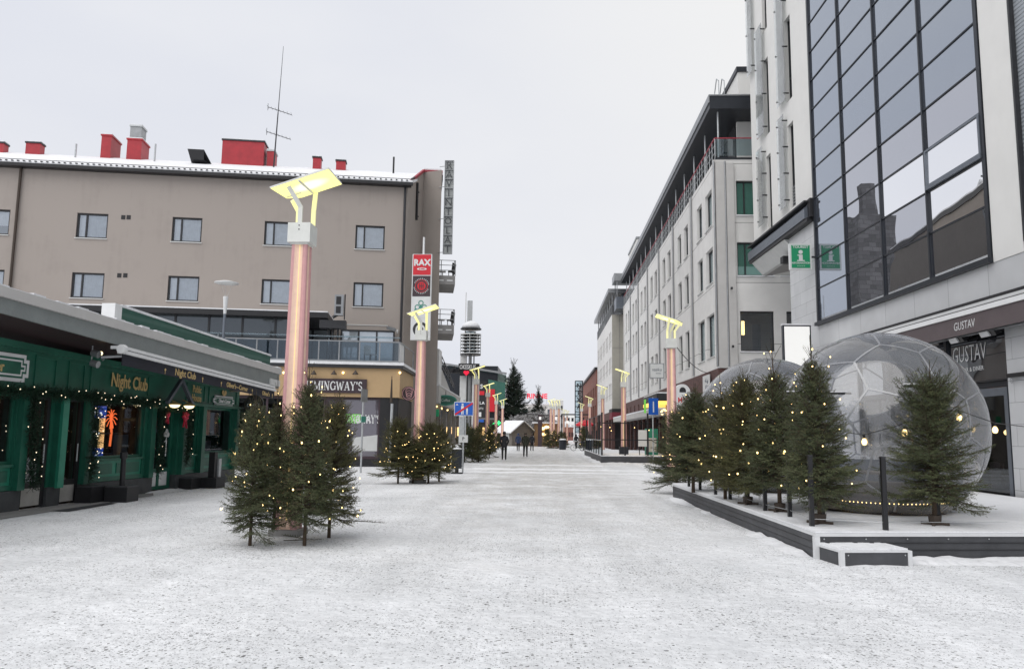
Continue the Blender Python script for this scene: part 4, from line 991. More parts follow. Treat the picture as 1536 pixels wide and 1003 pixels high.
# panels under the windows
for a, b, z in wins_:
    pn = PB(); tr_ = PB()
    pn.bx(a, b, .03, .14, .42, z-.06)
    tr_.bx(a, b, -.045, .03, z-.055, z).bx(a, b, .0, .03, .43, .53)
    k = max(1, int((b-a)/.9)); ww = (b-a)/k
    for i in range(k): tr_.bx(a+ww*i+.09, a+ww*(i+1)-.09, .012, .029, .60, z-.13)
    tr_.build('panel_moulding', 'pub_green', pn.build('panel', 'pub_green_light', pub.o))
# fascia with sign panels and pilaster heads
fa = PB().bx(T0, T1, -.06, .18, SB+.002, 3.45); fa.build('fascia', 'pub_green', pub.o)
mo = PB(); mo.bx(T0, T1+.02, -.16, -.062, SB, SB+.10).bx(T0, T1+.02, -.15, -.062, 3.30, 3.44)
for a, b in ((-8.9, -5), (-4.8, .30), (.55, 1.25), (1.65, 2.25), (2.45, 5.0), (7.0, 8.15), (8.4, 10.4)):
    mo.bx(a, b, -.085, -.062, SB+.16, SB+.20).bx(a, b, -.085, -.062, 3.20, 3.24).bx(a, a+.05, -.086, -.062, SB+.2, 3.2).bx(b-.05, b, -.086, -.062, SB+.2, 3.2)
mo.build('fascia_moulding', 'pub_green', pub.o)
each('pilaster', 'pub_green', pub.o, [(c_-.11, c_+.11, -.13, -.0, .42, SB-.005) for c_ in (.36, 1.50, 2.52, 5.28, 7.0, 8.13, 10.48)], PB)
ps = PB().bx(1.40, 1.60, -.20, -.131, .40, SB-.004); ps.build('pilaster', 'pub_green_light', pub.o)
for a, b, z in wins_:
    f = PB().bx(a, a+.06, .06, .13, z, SB-.004).bx(b-.06, b, .06, .13, z, SB-.004).bx(a+.06, b-.06, .06, .13, z, z+.06).bx(a+.06, b-.06, .06, .13, SB-.09, SB-.004)
    if b-a > 4: f.bx((a+b)/2-.02, (a+b)/2+.02, .07, .12, z+.06, SB-.09)
    w2 = f.build('window', 'pub_green', pub.o)
    MB().quad((a, .10, z), (b, .10, z), (b, .10, SB), (a, .10, SB)).build('pane', 'shop_glass', w2)
for a, b in doors_:
    f = PB().bx(a, a+.10, .02, .10, .06, SB-.005).bx(b-.10, b, .02, .10, .06, SB-.005).bx(a+.1, b-.1, .02, .10, SB-.12, SB-.005).bx(a+.1, b-.1, .03, .09, .43, .55)
    d_ = f.build('door', 'black_paint', pub.o)
    PB().bx(a+.1, b-.1, .04, .08, .06, .43).build('kick_plate', 'kick_plate', d_); MB().quad((a+.1, .06, .55), (b-.1, .06, .55), (b-.1, .06, SB-.12), (a+.1, .06, SB-.12)).build('pane', 'shop_glass', d_)
    MB().tube((b-.16, -.02, .95), (b-.16, -.02, 1.35), .015).build('handle', 'galvanised', d_)
# portal: recessed door with white lower panels
a, b = portal
f = PB().bx(a, a+.12, .15, .25, .05, SB-.005).bx(b-.12, b, .15, .25, .05, SB-.005).bx(a+.12, b-.12, .15, .25, SB-.14, SB-.005).bx((a+b)/2-.05, (a+b)/2+.05, .15, .25, .05, SB-.14).bx(a+.12, b-.12, .16, .24, .05, .14).bx(a+.12, b-.12, .16, .24, .52, .62)
d_ = f.build('door', 'pub_green', pub.o)
PB().bx(a+.12, (a+b)/2-.05, .18, .22, .14, .52).bx((a+b)/2+.05, b-.12, .18, .22, .14, .52).build('kick_plate', 'white_paint', d_)
MB().quad((a+.12, .20, .62), (b-.12, .20, .62), (b-.12, .20, SB-.14), (a+.12, .20, SB-.14)).build('pane', 'shop_glass', d_)
MB().path([((a+b)/2+.16, .12, 1.35), ((a+b)/2+.22, .10, 1.4), ((a+b)/2+.22, .10, .95)], .016).build('handle', 'white_paint', d_)
# interior
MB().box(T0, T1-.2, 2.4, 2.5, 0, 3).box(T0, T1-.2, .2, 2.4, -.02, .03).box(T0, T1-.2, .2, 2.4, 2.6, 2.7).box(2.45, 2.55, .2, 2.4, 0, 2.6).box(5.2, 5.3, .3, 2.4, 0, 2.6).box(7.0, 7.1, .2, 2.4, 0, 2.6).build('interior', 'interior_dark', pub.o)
mb = MB(); rng = random.Random(5)
for x0, x1 in ((2.7, 3.4), (4.2, 4.9), (8.4, 9.2), (9.5, 10.2), (-.3, .3), (.6, 1.2)):
    mb.box(x0, x1, 1.0, 1.6, 0, .75).box(x0+.1, x0+.14, .9, .95, 0, 1.4)
mb.box(2.7, 4.8, .5, .53, 1.56, 1.60).box(4.2, 4.85, .32, .36, 1.05, 1.55).box(2.9, 4.9, .34, .45, 1.05, 1.09).box(9.2, 9.9, .5, .54, 1.0, 1.35)
mb.build('furniture', 'steel_blue', pub.o)
MB().box(.66, .86, .9, .95, 1.4, 2.3).box(-.2, .1, 1.6, 1.65, 1.2, 2.2).build('lit_wall', 'warm_light', pub.o)
# roof
ro = PB()
OV = -1.28
def rz(x, z): return z-.030*x
def rb(mb, x0, x1, y0, y1, z0, z1):
    return mb.hexa([(x0, y0, rz(x0, z0)), (x1, y0, rz(x1, z0)), (x1, y1, rz(x1, z0)), (x0, y1, rz(x0, z0))], [(x0, y0, rz(x0, z1)), (x1, y0, rz(x1, z1)), (x1, y1, rz(x1, z1)), (x0, y1, rz(x0, z1))])
RX1 = 10.95
def rb2(mb, x0, x1, y0, y1, z0, z1, s0=.046, s1=.030):
    return mb.hexa([(x0, y0, z0-s0*x0), (x1, y0, z0-s0*x1), (x1, y1, z0-s0*x1), (x0, y1, z0-s0*x0)], [(x0, y0, z1-s1*x0), (x1, y0, z1-s1*x1), (x1, y1, z1-s1*x1), (x0, y1, z1-s1*x0)])
rb2(MB(), T0, RX1-.05, OV+.06, 7, 3.62, 3.66, .046, .046).build('soffit', 'soffit_maroon', pub.o)
rb2(MB(), T0, RX1, OV, OV+.055, 3.62, 3.93).build('roof_edge', 'ribbed_grey', pub.o)
rb(MB(), T0, RX1+.02, OV-.07, OV+.10, 3.933, 4.12).build('gutter', 'light_concrete', pub.o)
mb = rb(MB(), T0, RX1, OV+.101, 7, 3.75, 4.10); mb.build('roof', 'ribbed_grey', pub.o)
mb = MB(); n = 60; rng = random.Random(9)
for i in range(n):
    xa, xb = T0+(RX1-T0)*i/n, T0+(RX1-T0)*(i+1)/n
    rb(mb, xa, xb, OV-.06+rng.uniform(0, .03), OV+.13, 4.122, 4.135+rng.uniform(0, .035))
rb(mb, T0, RX1-.02, OV+.14, 6.9, 4.102, 4.19)
mb.build('roof_snow', 'snow_clean', pub.o)
rb(MB(), 10.1, RX1-.02, OV-.045, OV-.002, 3.52, 3.72).build('end_plate', 'off_white', pub.o)
# green sign beam standing on the roof
P = pub.W(0, OV+.55, 0); bm_ = thing('roof_sign_beam', 'long dark green awning box with snow on the pub roof edge', 'awning', P, pub.rz)
xa, xb = pub.xz(182, 466, OV+.55)[0], pub.xz(405, 548, OV+.55)[0]
rb(MB(), xa, xb, 0, .28, 4.26, 4.62).build('box', 'ribbed_green', bm_)
rb(MB(), xa-.02, xb, -.03, .31, 4.623, 4.68).build('snow', 'snow_clean', bm_)
rb(MB(), xa-.30, xa-.022, -.03, .30, 4.24, 4.66).build('end_cap', 'white_paint', bm_)
mb = MB()
for i in range(26): x = xa+.2+i*.28; rb(mb, x, x+.12, -.02, .05, 4.19, 4.255+.03*(i % 3))
mb.build('snow_lump', 'snow_clean', bm_)
rb(MB(), xa, xb, .05, .2, 4.08, 4.255).build('support', 'dark_metal', bm_)
# retractable awning under the eave
P = pub.W(0, 0, 0); aw = thing('awning', 'navy retracted awning with gold Night Club lettering along the pub eave', 'awning', P, pub.rz)
x0, x1 = 1.2, 9.9
def az(x, z): return z-.041*(x-1.2)
def ab(x0, x1, y0, y1, z0, z1):
    return MB().hexa([(x0, y0, az(x0, z0)), (x1, y0, az(x1, z0)), (x1, y1, az(x1, z0)), (x0, y1, az(x0, z0))], [(x0, y0, az(x0, z1)), (x1, y0, az(x1, z1)), (x1, y1, az(x1, z1)), (x0, y1, az(x0, z1))])
ab(x0, x1, -1.62, -1.46, 3.33, 3.40).build('front_rail', 'white_paint', aw)
ab(x0, x1, -1.58, -1.30, 3.43, 3.50).build('cassette', 'white_paint', aw)
ab(x0, x1, -1.50, -1.35, 3.401, 3.428).build('slot', 'black_paint', aw)
ab(x0+.05, x1, -1.56, -1.545, 3.08, 3.328).build('valance', 'navy_canvas', aw)
MB().tube((x0-.10, -1.6, 3.42), (x0+.02, -1.6, 3.42), .10, n=12).build('end_cap', 'white_paint', aw)
MB().path([(x0+.25, -1.5, 3.3), (x0+.05, -1.1, 3.25), (x0+.3, -.95, 3.22)], .035).build('folding_arm', 'grey_metal', aw); MB().path([(x1-.2, -1.5, 3.0), (x1-.9, -.9, 2.95), (x1-.3, -.2, 2.95)], .035).build('folding_arm', 'grey_metal', aw)
for xx, s_, sz in ((4.05, 'Night Club', .24), (7.1, "Oliver's—Corner", .20), (9.2, "Oliver's", .19)):
    text(aw, s_, sz, xx, -1.562, az(xx, 3.13), 'gold', bold=.004, rot=.041, extr=.002)
mb = MB()
for xx in (3.05, 4.95, 6.05, 8.15, 9.72): mb.disc((xx, az(xx, 3.20)), .035, -1.568, -1.563, 10).box(xx-.008, xx+.008, -1.567, -1.5625, az(xx, 3.10), az(xx, 3.2))
mb.build('ornament', 'gold', aw)
# eave spotlights
for i, (x, lb) in enumerate(((1.35, 'small twin eave spotlight left of the awning end'), )):
    t = thing('eave_spotlight', lb, 'spotlight', pub.W(1.28, -.9, 3.24), pub.rz)
    MB().tube((-.1, 0, .1), (-.1, -.16, .06), .07, .08, 10).tube((-.1, 0, -.12), (-.1, -.16, -.16), .07, .08, 10).tube((-.1, 0, .25), (-.1, 0, -.12), .015).build('housing', 'grey_metal', t); MB().ball((.02, -.12, .10), .045).build('bulb', 'lantern', t)
# lettering on the fascia
text(pub.o, 'Night Club', .46, 4.05, -.10, 2.72, 'gold', bold=.010, sx=.80, rot=.028)
text(pub.o, 'Public', .30, 7.58, -.10, 2.80, 'gold', bold=.004, sx=.75, rot=.028); text(pub.o, 'House', .30, 7.58, -.10, 2.54, 'gold', bold=.004, sx=.75, rot=.028)
# plaques
def plaque(x0, x1, z0, z1, body, mat_, lbl, cat='sign'):
    t = thing('name_plaque', lbl, cat, pub.W((x0+x1)/2, -.09, (z0+z1)/2), pub.rz, 'white edged name plaques on the pub')
    w, h = (x1-x0)/2, (z1-z0)/2; c = .10
    def oc(s): 
        a, b, q = w*s, h*(1-(1-s)*w/h), c
        return [(-a+q, -b), (a-q, -b), (a-q, -b+q), (a, -b+q), (a, b-q), (a-q, b-q), (a-q, b), (-a+q, b), (-a+q, b-q), (-a, b-q), (-a, -b+q), (-a+q, -b+q)]
    MB().extr(oc(1.0), -.03, 0).build('board', 'white_paint', t); MB().extr(oc(.95), -.036, -.031).build('field', 'pub_green', t); 
    MB().extr(oc(.92), -.040, -.037).build('inner_line', 'white_paint', t); MB().extr(oc(.895), -.044, -.041).build('inner_field', 'pub_green', t)
    text(t, body, h*1.0, 0, -.046, -h*.34, mat_, bold=.006, sx=.8, extr=.002)
plaque(-2.6, .30, 2.62, 3.18, "Oliver's Corner", 'gold', "white edged green plaque ending in er at the photo's left border")
plaque(8.65, 10.1, 2.46, 2.78, "Oliver's Corner", 'white_paint', 'white edged green plaque below the gold clover over the right pub window')
mb = MB()
for q in range(3): mb.disc((9.4+.10*cos(q*2.1+.5), 2.86+.07*sin(q*2.1+.5)), .075, -.10, -.09, 12)
mb.build('clover', 'gold', pub.o)
# gabled hood over the door with two lanterns
hd = thing('door_hood', 'grey timber gable hood over the pub door', 'door hood', pub.W(6.15, -.1, 2.42), pub.rz)
for s_ in (-1, 1): MB().bar((s_*.70, -.25, 0), (s_*.0, -.25, .66), .09, .10, (0, 1, 0)).build('rafter', 'steel_blue', hd)
MB().box(-.5, .5, -.10, -.02, .0, .06).build('tie_beam', 'pub_green', hd)
for i, s_ in enumerate((-.42, .38)):
    t = thing('door_lantern', ['left glowing bowl lamp under the pub door hood', 'right glowing bowl lamp under the pub door hood'][i], 'lamp', pub.W(6.15+s_, -.42, 2.38), pub.rz, 'bowl lamps under the door hood')
    MB().lathe([(.02, .09), (.17, .02), (.18, -.01)], 14).tube((0, 0, .08), (0, .2, .16), .012).build('shade', 'gold', t); MB().ball((0, 0, -.015), .14, 12, 6, .55).build('bowl', 'lantern', t, True)
# red bows
for i, (xx, zz, r_) in enumerate(((5.72, 2.12, .11), (6.72, 2.10, .15))):
    t = thing('ribbon_bow', ['small red ribbon bow left of the pub door', 'larger red ribbon bow right of the pub door'][i], 'bow', pub.W(xx, -.24, zz), pub.rz, 'red bows at the pub door')
    mb = MB()
    for k in range(6):
        a = k*pi/3+.3; mb.ball((r_*.65*cos(a), 0, r_*.65*sin(a)), r_*.42, 8, 5)
    mb.ball((0, -.03, 0), r_*.4); mb.build('loops', 'ribbon_red', t, True); MB().bar((0, 0, 0), (-r_*.6, 0, -r_*2.2), .05, .02).bar((0, 0, 0), (r_*.6, 0, -r_*2.4), .05, .02).build('tail', 'ribbon_red', t)
# garlands
def garland(label, pts, r, nb, seed, ltg=True):
    rng = np.random.default_rng(seed); P = np.array(pts, float); t = thing('garland', label, 'garland', pub.W(P[0][0], P[0][1], P[0][2]), pub.rz, 'evergreen garlands on the pub')
    P = P-P[0]; A, B, T = [], [], []
    seg = np.linalg.norm(np.diff(P, axis=0), axis=1); tot = seg.sum(); cs = np.concatenate([[0], np.cumsum(seg)])
    def at(s):
        j = min(np.searchsorted(cs, s, 'right')-1, len(seg)-1); return P[j]+(P[j+1]-P[j])*((s-cs[j])/seg[j])
    for i in range(int(tot*300)):
        p = at(rng.random()*tot); d = rng.normal(size=3); d[1] = -abs(d[1])*.8; d /= np.linalg.norm(d)
        A.append(p+d*.02); B.append(p+d*r*rng.uniform(.5, 1.15)); T.append(rng.uniform(.15, .9))
    Q, tn = needles(np.array(A), np.array(B), np.array(T), rng, .007, .036, .008)
    link('greenery', tri_mesh('greenery', Q, tn, 'garland_needles'), t)
    for i in range(nb):
        p = at((i+.5+rng.normal(0, .2))/nb*tot); d = rng.normal(size=3); d[1] = -abs(d[1])-.6; d /= np.linalg.norm(d)
        b_ = link('bulb', BULB_P, t); b_.location = p+d*r*.9; 
BULB_P = bulb_mesh(.0105); BULB_P.materials.clear(); BULB_P.materials.append(M['bulb_white'])
gz = SB+.02
garland('long lit garland along the pub fascia over the left shop window and doors', [(-2.5, -.2, gz), (-1, -.2, gz-.06), (.3, -.2, gz), (1.4, -.24, gz-.02), (2.5, -.22, gz)], .19, 14, 1)
garland('green garland with white lights hung along the fascia under the large Night Club lettering', [(2.5, -.22, gz), (3.2, -.2, gz-.07), (3.9, -.2, gz-.02), (4.6, -.2, gz-.09), (5.3, -.22, gz)], .17, 16, 2)
garland('garland arched over the hooded pub door between the red bows', [(5.45, -.24, 2.15), (5.8, -.26, 2.30), (6.15, -.26, 2.26), (6.5, -.26, 2.3), (6.9, -.24, 2.15)], .15, 7, 3)
garland('hanging garland left of the first pub door, dark and broad', [(.46, -.17, gz), (.50, -.17, 1.4), (.62, -.17, .45)], .24, 9, 4)
garland('hanging garland between second pub door and night club window, brightly lit', [(2.53, -.19, gz), (2.58, -.19, 1.5), (2.50, -.19, .50)], .24, 19, 5)
garland('hanging garland against the left jamb of the hooded door', [(5.42, -.19, 2.25), (5.50, -.19, 1.4), (5.48, -.19, .50)], .20, 7, 6)
garland('hanging garland against the right jamb of the hooded door', [(6.96, -.19, 2.2), (7.0, -.19, 1.4), (6.98, -.19, .75)], .20, 4, 7)
garland('dark hanging garland at the far right corner of the pub', [(10.5, -.19, 2.38), (10.52, -.19, 1.7), (10.5, -.19, 1.2)], .22, 4, 8)
# lights in the left window, neon palm, screens
for j, (xa, xb, za, zb_, n_, lb) in enumerate(((-1.8, .2, 1.0, 2.2, 34, 'cluster of fairy lights inside the left pub window'), (.62, 1.18, .7, 1.9, 14, 'sparse fairy lights inside the first pub door'), (1.85, 2.3, .8, 2.2, 12, 'few fairy lights inside the second pub door'))):
    t = thing('fairy_lights', lb, 'string lights', pub.W((xa+xb)/2, .35, 0), pub.rz, 'fairy lights inside the pub windows'); rng = random.Random(j); pts = []
    for i in range(n_): pts.append((rng.uniform(xa, xb)-(xa+xb)/2, rng.uniform(0, .25), rng.uniform(za, zb_)))
    pts.sort(key=lambda q: q[2]); MB().path(pts, .003, 3).build('wire', 'rail_black', t)
    for q in pts: b_ = link('bulb', BULB_P, t); b_.location = q
t = thing('neon_palm', 'orange red glowing palm tree light inside the night club window', 'neon light', pub.W(pub.xz(166, 650, .5)[0], .50, 1.1), pub.rz)
mb = MB(); mb.path([(0, 0, .15), (.03, 0, .5), (-.02, 0, .85)], .028)
for k in range(11):
    a = 2*pi*k/11; mb.path([(-.02, 0, .87), (-.02+.15*cos(a), 0, .90+.17*sin(a)), (-.02+.26*cos(a), 0, .84+.25*sin(a))], .012, 5)
mb.build('tubes', 'neon_orange', t); MB().box(-.15, .15, -.1, .1, .0, .10).build('stand', 'black_paint', t)
t = thing('glow_sign', 'tall pink orange lit panel left of the palm light in the night club window', 'sign', pub.W(pub.xz(153, 650, .7)[0], .7, 1.12), pub.rz); MB().box(-.10, .10, 0, .03, 0, 1.05).build('face', 'warm_light', t); MB().box(-.12, .12, .031, .06, -.15, 1.07).build('frame', 'dark_metal', t)
t = thing('screen', 'blue and white lit screen high in the night club window', 'screen', pub.W(pub.xz(149, 618, .45)[0], .45, pub.xz(149, 618, .45)[1]), pub.rz); MB().box(-.34, .30, 0, .03, -.14, .16).build('display', 'screen_blue', t); MB().box(-.2, -.05, -.006, -.001, -.08, .06).box(.02, .10, -.006, -.001, -.10, .0).build('picture', 'neon_white', t)
t = thing('screen', 'low blue screen at the sill of the night club window', 'screen', pub.W(pub.xz(146, 684, .32)[0], .32, 1.0), pub.rz); MB().box(-.22, .22, 0, .03, 0, .22).build('display', 'screen_blue', t); MB().extr([(-.14, .04), (.02, .06), (.1, .13), (-.02, .10)], -.006, -.001).build('picture', 'neon_white', t)
t = thing('neon_sign', 'small curled white neon tube in the night club window', 'neon light', pub.W(pub.xz(145, 650, .30)[0], .30, pub.xz(145, 650, .3)[1]), pub.rz); MB().path([(-.2, 0, .05), (.05, 0, .05), (.1, 0, .0), (.05, 0, -.05), (-.08, 0, -.05)], .013).build('tube', 'neon_white', t)
t = thing('door_wreath', 'white clover shaped notice on the hooded pub door glass', 'notice', pub.W(6.48, .17, 1.55), pub.rz); mb = MB()
for q in ((-.08, 0), (.08, 0), (0, .09)): mb.disc(q, .075, -.01, 0, 12)
mb.box(-.02, .02, -.01, 0, -.18, 0); mb.build('plate', 'off_white', t)
# parasol foot and planters in front of the pub
t = thing('parasol_base', 'black post in a heavy square base before the night club window', 'parasol base', pub.W(2.95, -.75, 0), pub.rz+.05)
MB().box(-.27, .27, -.27, .27, 0, .34).build('base', 'black_paint', t); MB().tube((0, 0, .34), (-.03, 0, 1.1), .065, .055, 12).build('sleeve', 'black_paint', t); MB().lathe([(.08, 0), (.085, .14), (.06, .16)], 12, (-.03, 0, 1.0)).build('collar', 'black_paint', t)
MB().box(-.26, .26, -.26, .26, .341, .37).build('snow', 'deck_grey', t)
t = thing('planter_box', 'low black box against the pub plinth, left of the parasol foot', 'planter', pub.W(2.55, -.25, 0), pub.rz); MB().box(-.3, .38, -.2, .2, 0, .36).build('box', 'black_paint', t); MB().box(-.27, .35, -.17, .17, .361, .38).build('soil', 'deck_grey', t)
t = thing('parasol_base', 'black post in square base by the last pub window, grey ash box attached', 'parasol base', pub.W(7.75, -.65, 0), pub.rz-.04)
MB().box(-.27, .27, -.27, .27, 0, .30).build('base', 'black_paint', t); MB().box(-.09, .09, -.09, .09, .30, 1.05).build('sleeve', 'black_paint', t); MB().box(.10, .24, -.14, .0, .31, .85).build('ash_box', 'galvanised', t)
t = thing('planter_box', 'long black box under the dark window right of the hooded door', 'planter', pub.W(7.4, -.22, 0), pub.rz); MB().box(-.45, .1, -.2, .2, 0, .30).build('box', 'black_paint', t); MB().box(-.42, .07, -.17, .17, .301, .32).build('soil', 'deck_grey', t)
# cleared paving strip along the pub
o = MB().quad((*pub.W(T0, -.05, .012)[:2], .012), (*pub.W(T0, -1.15, .012)[:2], .012), (*pub.W(4.6, -.62, .012)[:2], .012), (*pub.W(5.6, -.05, .012)[:2], .012)).build('pavement', 'concrete'); struct(o)
o = MB().quad((*pub.W(.5, -.75, .016)[:2], .016), (*pub.W(.5, -1.12, .016)[:2], .016), (*pub.W(2.4, -.98, .016)[:2], .016), (*pub.W(2.5, -.75, .016)[:2], .016)).build('door_mat', 'deck_grey'); tag(o, 'dark wet mat on the paving before the pub doors', 'mat')
# round hanging sign off the far corner of the pub
P = atY(381, 607, 27.2); t = thing('round_sign', 'large black round sign hung from an iron bracket at the far pub corner', 'sign', (P[0], 27.2, P[2]), -.1)
MB().disc((0, 0), .36, -.04, .04).build('disc', 'black_paint', t); MB().ring((0, 0), .31, .335, -.045).build('rim_line', 'bronze_dark', t); text(t, "Oliver's", .17, 0, -.045, -.05, 'off_white', rot=-.12, sx=.9)
MB().bar((-1.0, 0, .5), (.4, 0, .5), .03, .03).bar((-.2, 0, .5), (-.2, 0, .3), .02, .02).bar((.2, 0, .5), (.2, 0, .3), .02, .02).bar((-1.0, 0, .15), (-.5, 0, .5), .02, .02).build('bracket', 'dark_metal', t)
# disc lamp behind the pub roof
P = atY(340, 424, 33.0); t = thing('disc_lamp', 'white mushroom shaped disc lamp standing behind the pub roof', 'street lamp', (P[0], 33.0, 0), 0)
MB().tube((0, 0, 0), (0, 0, P[2]-1.35), .07, .06, 10).build('pole', 'steel_blue', t); MB().lathe([(.05, P[2]-1.5), (.06, P[2]-1.35), (.11, P[2]-.62), (.09, P[2]-.6)], 12).build('head', 'white_paint', t)
mb = MB().lathe([(.02, .10), (.22, .07), (.5, .0), (.51, -.03), (.3, -.06), (.02, -.07)], 24, (0, 0, P[2])); mb.build('disc', 'white_paint', t, True)
mb = MB()
for q in range(3): mb.tube((.05*cos(q*2.1), .05*sin(q*2.1), P[2]-.62), (.28*cos(q*2.1), .28*sin(q*2.1), P[2]-.05), .006, n=4)
mb.build('stay', 'galvanised', t)
# ================================================================== RIGHT SIDE
# ------------------------------------------------------------------ glass fronted building
O_ = np.array([10.93, 31.55, 0]); gb = Fr('glass_building', 'tall white building with a gridded glass front above a restaurant', 'building', O_, (.029, -1))
ZT = 29.0; XR = 27.0
bayx = [0, 2.9, 5.8, 8.72, 11.62]; z0g = 6.38; rows = [z0g+1.245*i for i in range(19)]
# upper white wall left of the glass, with slit windows
slits = [(-6.15, -5.45, 11.62, 15.3), (-2.98, -2.25, 11.75, 15.6), (-6.15, -5.45, 16.35, 20.2), (-2.98, -2.25, 16.7, 20.6), (-6.15, -5.45, 21.7, 25.6), (-2.98, -2.25, 21.9, 25.8)]
mb = holed(MB(), -8.45, -.10, 11.3, ZT, slits, 0, .25)
mb.quad((-8.45, 0, 11.3), (-8.45, 0, ZT), (-8.45, 9, ZT), (-8.45, 9, 11.3)).quad((-8.45, 0, ZT), (XR, 0, ZT), (XR, 9, ZT), (-8.45, 9, ZT))
mb.build('wall', 'pale_plaster', gb.o)
for a, b, c, d in slits: window(gb.o, a, b, c, d, .2, .06, (), (c+1.1,), 'dark_metal', 'pane_dark')
mb = MB()
for i in range(7): mb.box(-2.9, -2.33, .10, .14, 11.82+i*.14, 11.90+i*.14)
mb.build('louvre', 'grey_metal', gb.o)
fins = [(-6.9, -5.75, 16.45, 22.1), (-3.75, -2.62, 16.75, 24), (-3.9, -2.95, 11.9, 16.2), (-7.1, -6.1, 12.0, 15.9), (-8.3, -7.4, 20.4, 27)]
for a, b, c, d in fins:
    f = MB().box(a, b, -.20, -.185, c, d).build('glass_fin', 'fin_glass', gb.o)
    mb = MB()
    for k in range(4):
        z = c+.3+(d-c-.6)*k/3
        mb.tube((b-.06, -.23, z), (b-.06, 0, z), .035, n=8)
        mb.tube((a+.06, -.23, z), (a+.06, 0, z), .035, n=8)
    mb.build('standoff', 'dark_metal', f)
# curtain wall
mb = MB()
for i, x in enumerate(bayx):
    w_ = .036 if 0 < i < 4 else .07
    mb.box(x-w_, x+w_, -.085, .05, z0g-.12, ZT-.5)
mb.box(-.10, bayx[-1]+.10, -.18, .05, z0g-.26, z0g-.121)
for r in rows[1:]: 
    for i in range(4): mb.box(bayx[i]+.037+(.034 if i == 0 else 0), bayx[i+1]-.037-(.034 if i == 3 else 0), -.055, .03, r-.02, r+.02)
mb.build('mullion_grid', 'panel_frame', gb.o)
rng = random.Random(4)
for i in range(4):
    for k, r in enumerate(rows[:-1]):
        a, b = bayx[i]+.05, bayx[i+1]-.05; z1 = rows[k+1]
        ty, tz_ = rng.uniform(-.0015, .0015), rng.uniform(-.0015, .0015); 
        if i == 3 and k in (2, ) : continue
        mat = 'curtain_wall'
        lim = (1, 2, 3, 4)[i]
        if k < (5 if i == 1 else 4 if i == 2 else 4 if i == 3 else 0): mat = 'curtain_mirror'
        if i >= 2 and k == 0 or (i == 3 and k == 1 and False): mat = 'vision_glass'
        if (i, k) in ((3, 1), (2, 2)): mat = 'curtain_bright'
        y0 = -.02
        MB().quad((a, y0-ty*2, r), (b, y0+ty*2, r), (b, y0+ty*2+tz_*2, z1), (a, y0-ty*2+tz_*2, z1)).build('glass_pane', mat, gb.o)
# opening window with a heavy sash in the right bay
a, b = bayx[3]+.06, bayx[4]-.06; r, z1 = rows[2], rows[3]
f = MB().box(a, b, -.10, -.02, z1-.08, z1-.022).box(a, b, -.13, -.04, r+.022, r+.16).box(a, a+.08, -.11, -.03, r+.161, z1-.081).box(b-.08, b, -.11, -.03, r+.161, z1-.081).build('open_window', 'steel_blue', gb.o)
MB().quad((a+.08, -.075, r+.16), (b-.08, -.075, r+.16), (b-.08, -.065, z1-.08), (a+.08, -.065, z1-.08)).build('pane', 'curtain_bright', f)
# white pier and ribbed wall right of the glass
MB().box(bayx[4]+.10, 12.95, -.05, .3, z0g-.26, ZT).build('pier', 'pale_plaster', gb.o)
MB().quad((12.95, .05, z0g-.2), (XR, .05, z0g-.2), (XR, .05, ZT), (12.95, .05, ZT)).build('ribbed_wall', 'louvre_grey', gb.o)
MB().box(12.951, XR, -.06, .04, z0g-.26, z0g-.02).box(12.951, 13.02, -.07, .04, z0g-.02, ZT).build('ribbed_wall_edge', 'dark_metal', gb.o)
# stone band below the glass, lower left wall, passage
MB().box(-3.2, XR, -.03, .3, 5.30, z0g-.262).build('stone_band', 'stone_band', gb.o)
MB().box(-3.2, -.101, -.02, .3, z0g-.262, 11.28).build('stone_wall', 'stone_cladding', gb.o)
MB().box(-3.2, 3.3, -.02, .3, 0, 5.298).quad((-3.2, .3, 0), (-3.2, .3, 10.2), (-3.2, 9, 10.2), (-3.2, 9, 0)).build('stone_wall', 'stone_cladding', gb.o)
MB().box(11.95, XR, -.03, .3, 0, 5.298).build('stone_wall', 'stone_cladding', gb.o)
# roof edge over the passage
MB().extx([(-.34, 10.62), (-.34, 11.02), (-.10, 11.28), (.1, 11.28), (.1, 10.62)], -8.45, -.35).build('eave_gutter', 'steel_blue', gb.o)
MB().box(-8.5, -.3, -.36, .0, 11.282, 11.36).box(-8.4, -.2, -.30, .3, 10.46, 10.618).box(-.36, -.06, -.2, .0, 10.62, 11.4).build('eave_edge', 'black_paint', gb.o)
MB().extx([(-.22, 10.45), (.30, 9.86), (6, 9.86), (6, 10.45)], -8.2, -3.21).build('overhang', 'off_white', gb.o)
MB().add([(-8.6, .5, 9.852), (-4.0, .5, 9.852), (-4.0, 3.2, 9.852)], [(0, 1, 2)]).build('soffit_panel', 'concrete', gb.o)
MB().box(-4.2, -3.8, -.1, .3, 9.55, 9.845).build('soffit_lamp', 'black_paint', gb.o)
MB().quad((-9.0, 7, 0), (-3.2, 7, 0), (-3.2, 7, 9.9), (-9, 7, 9.9)).build('passage_wall', 'light_concrete', gb.o)
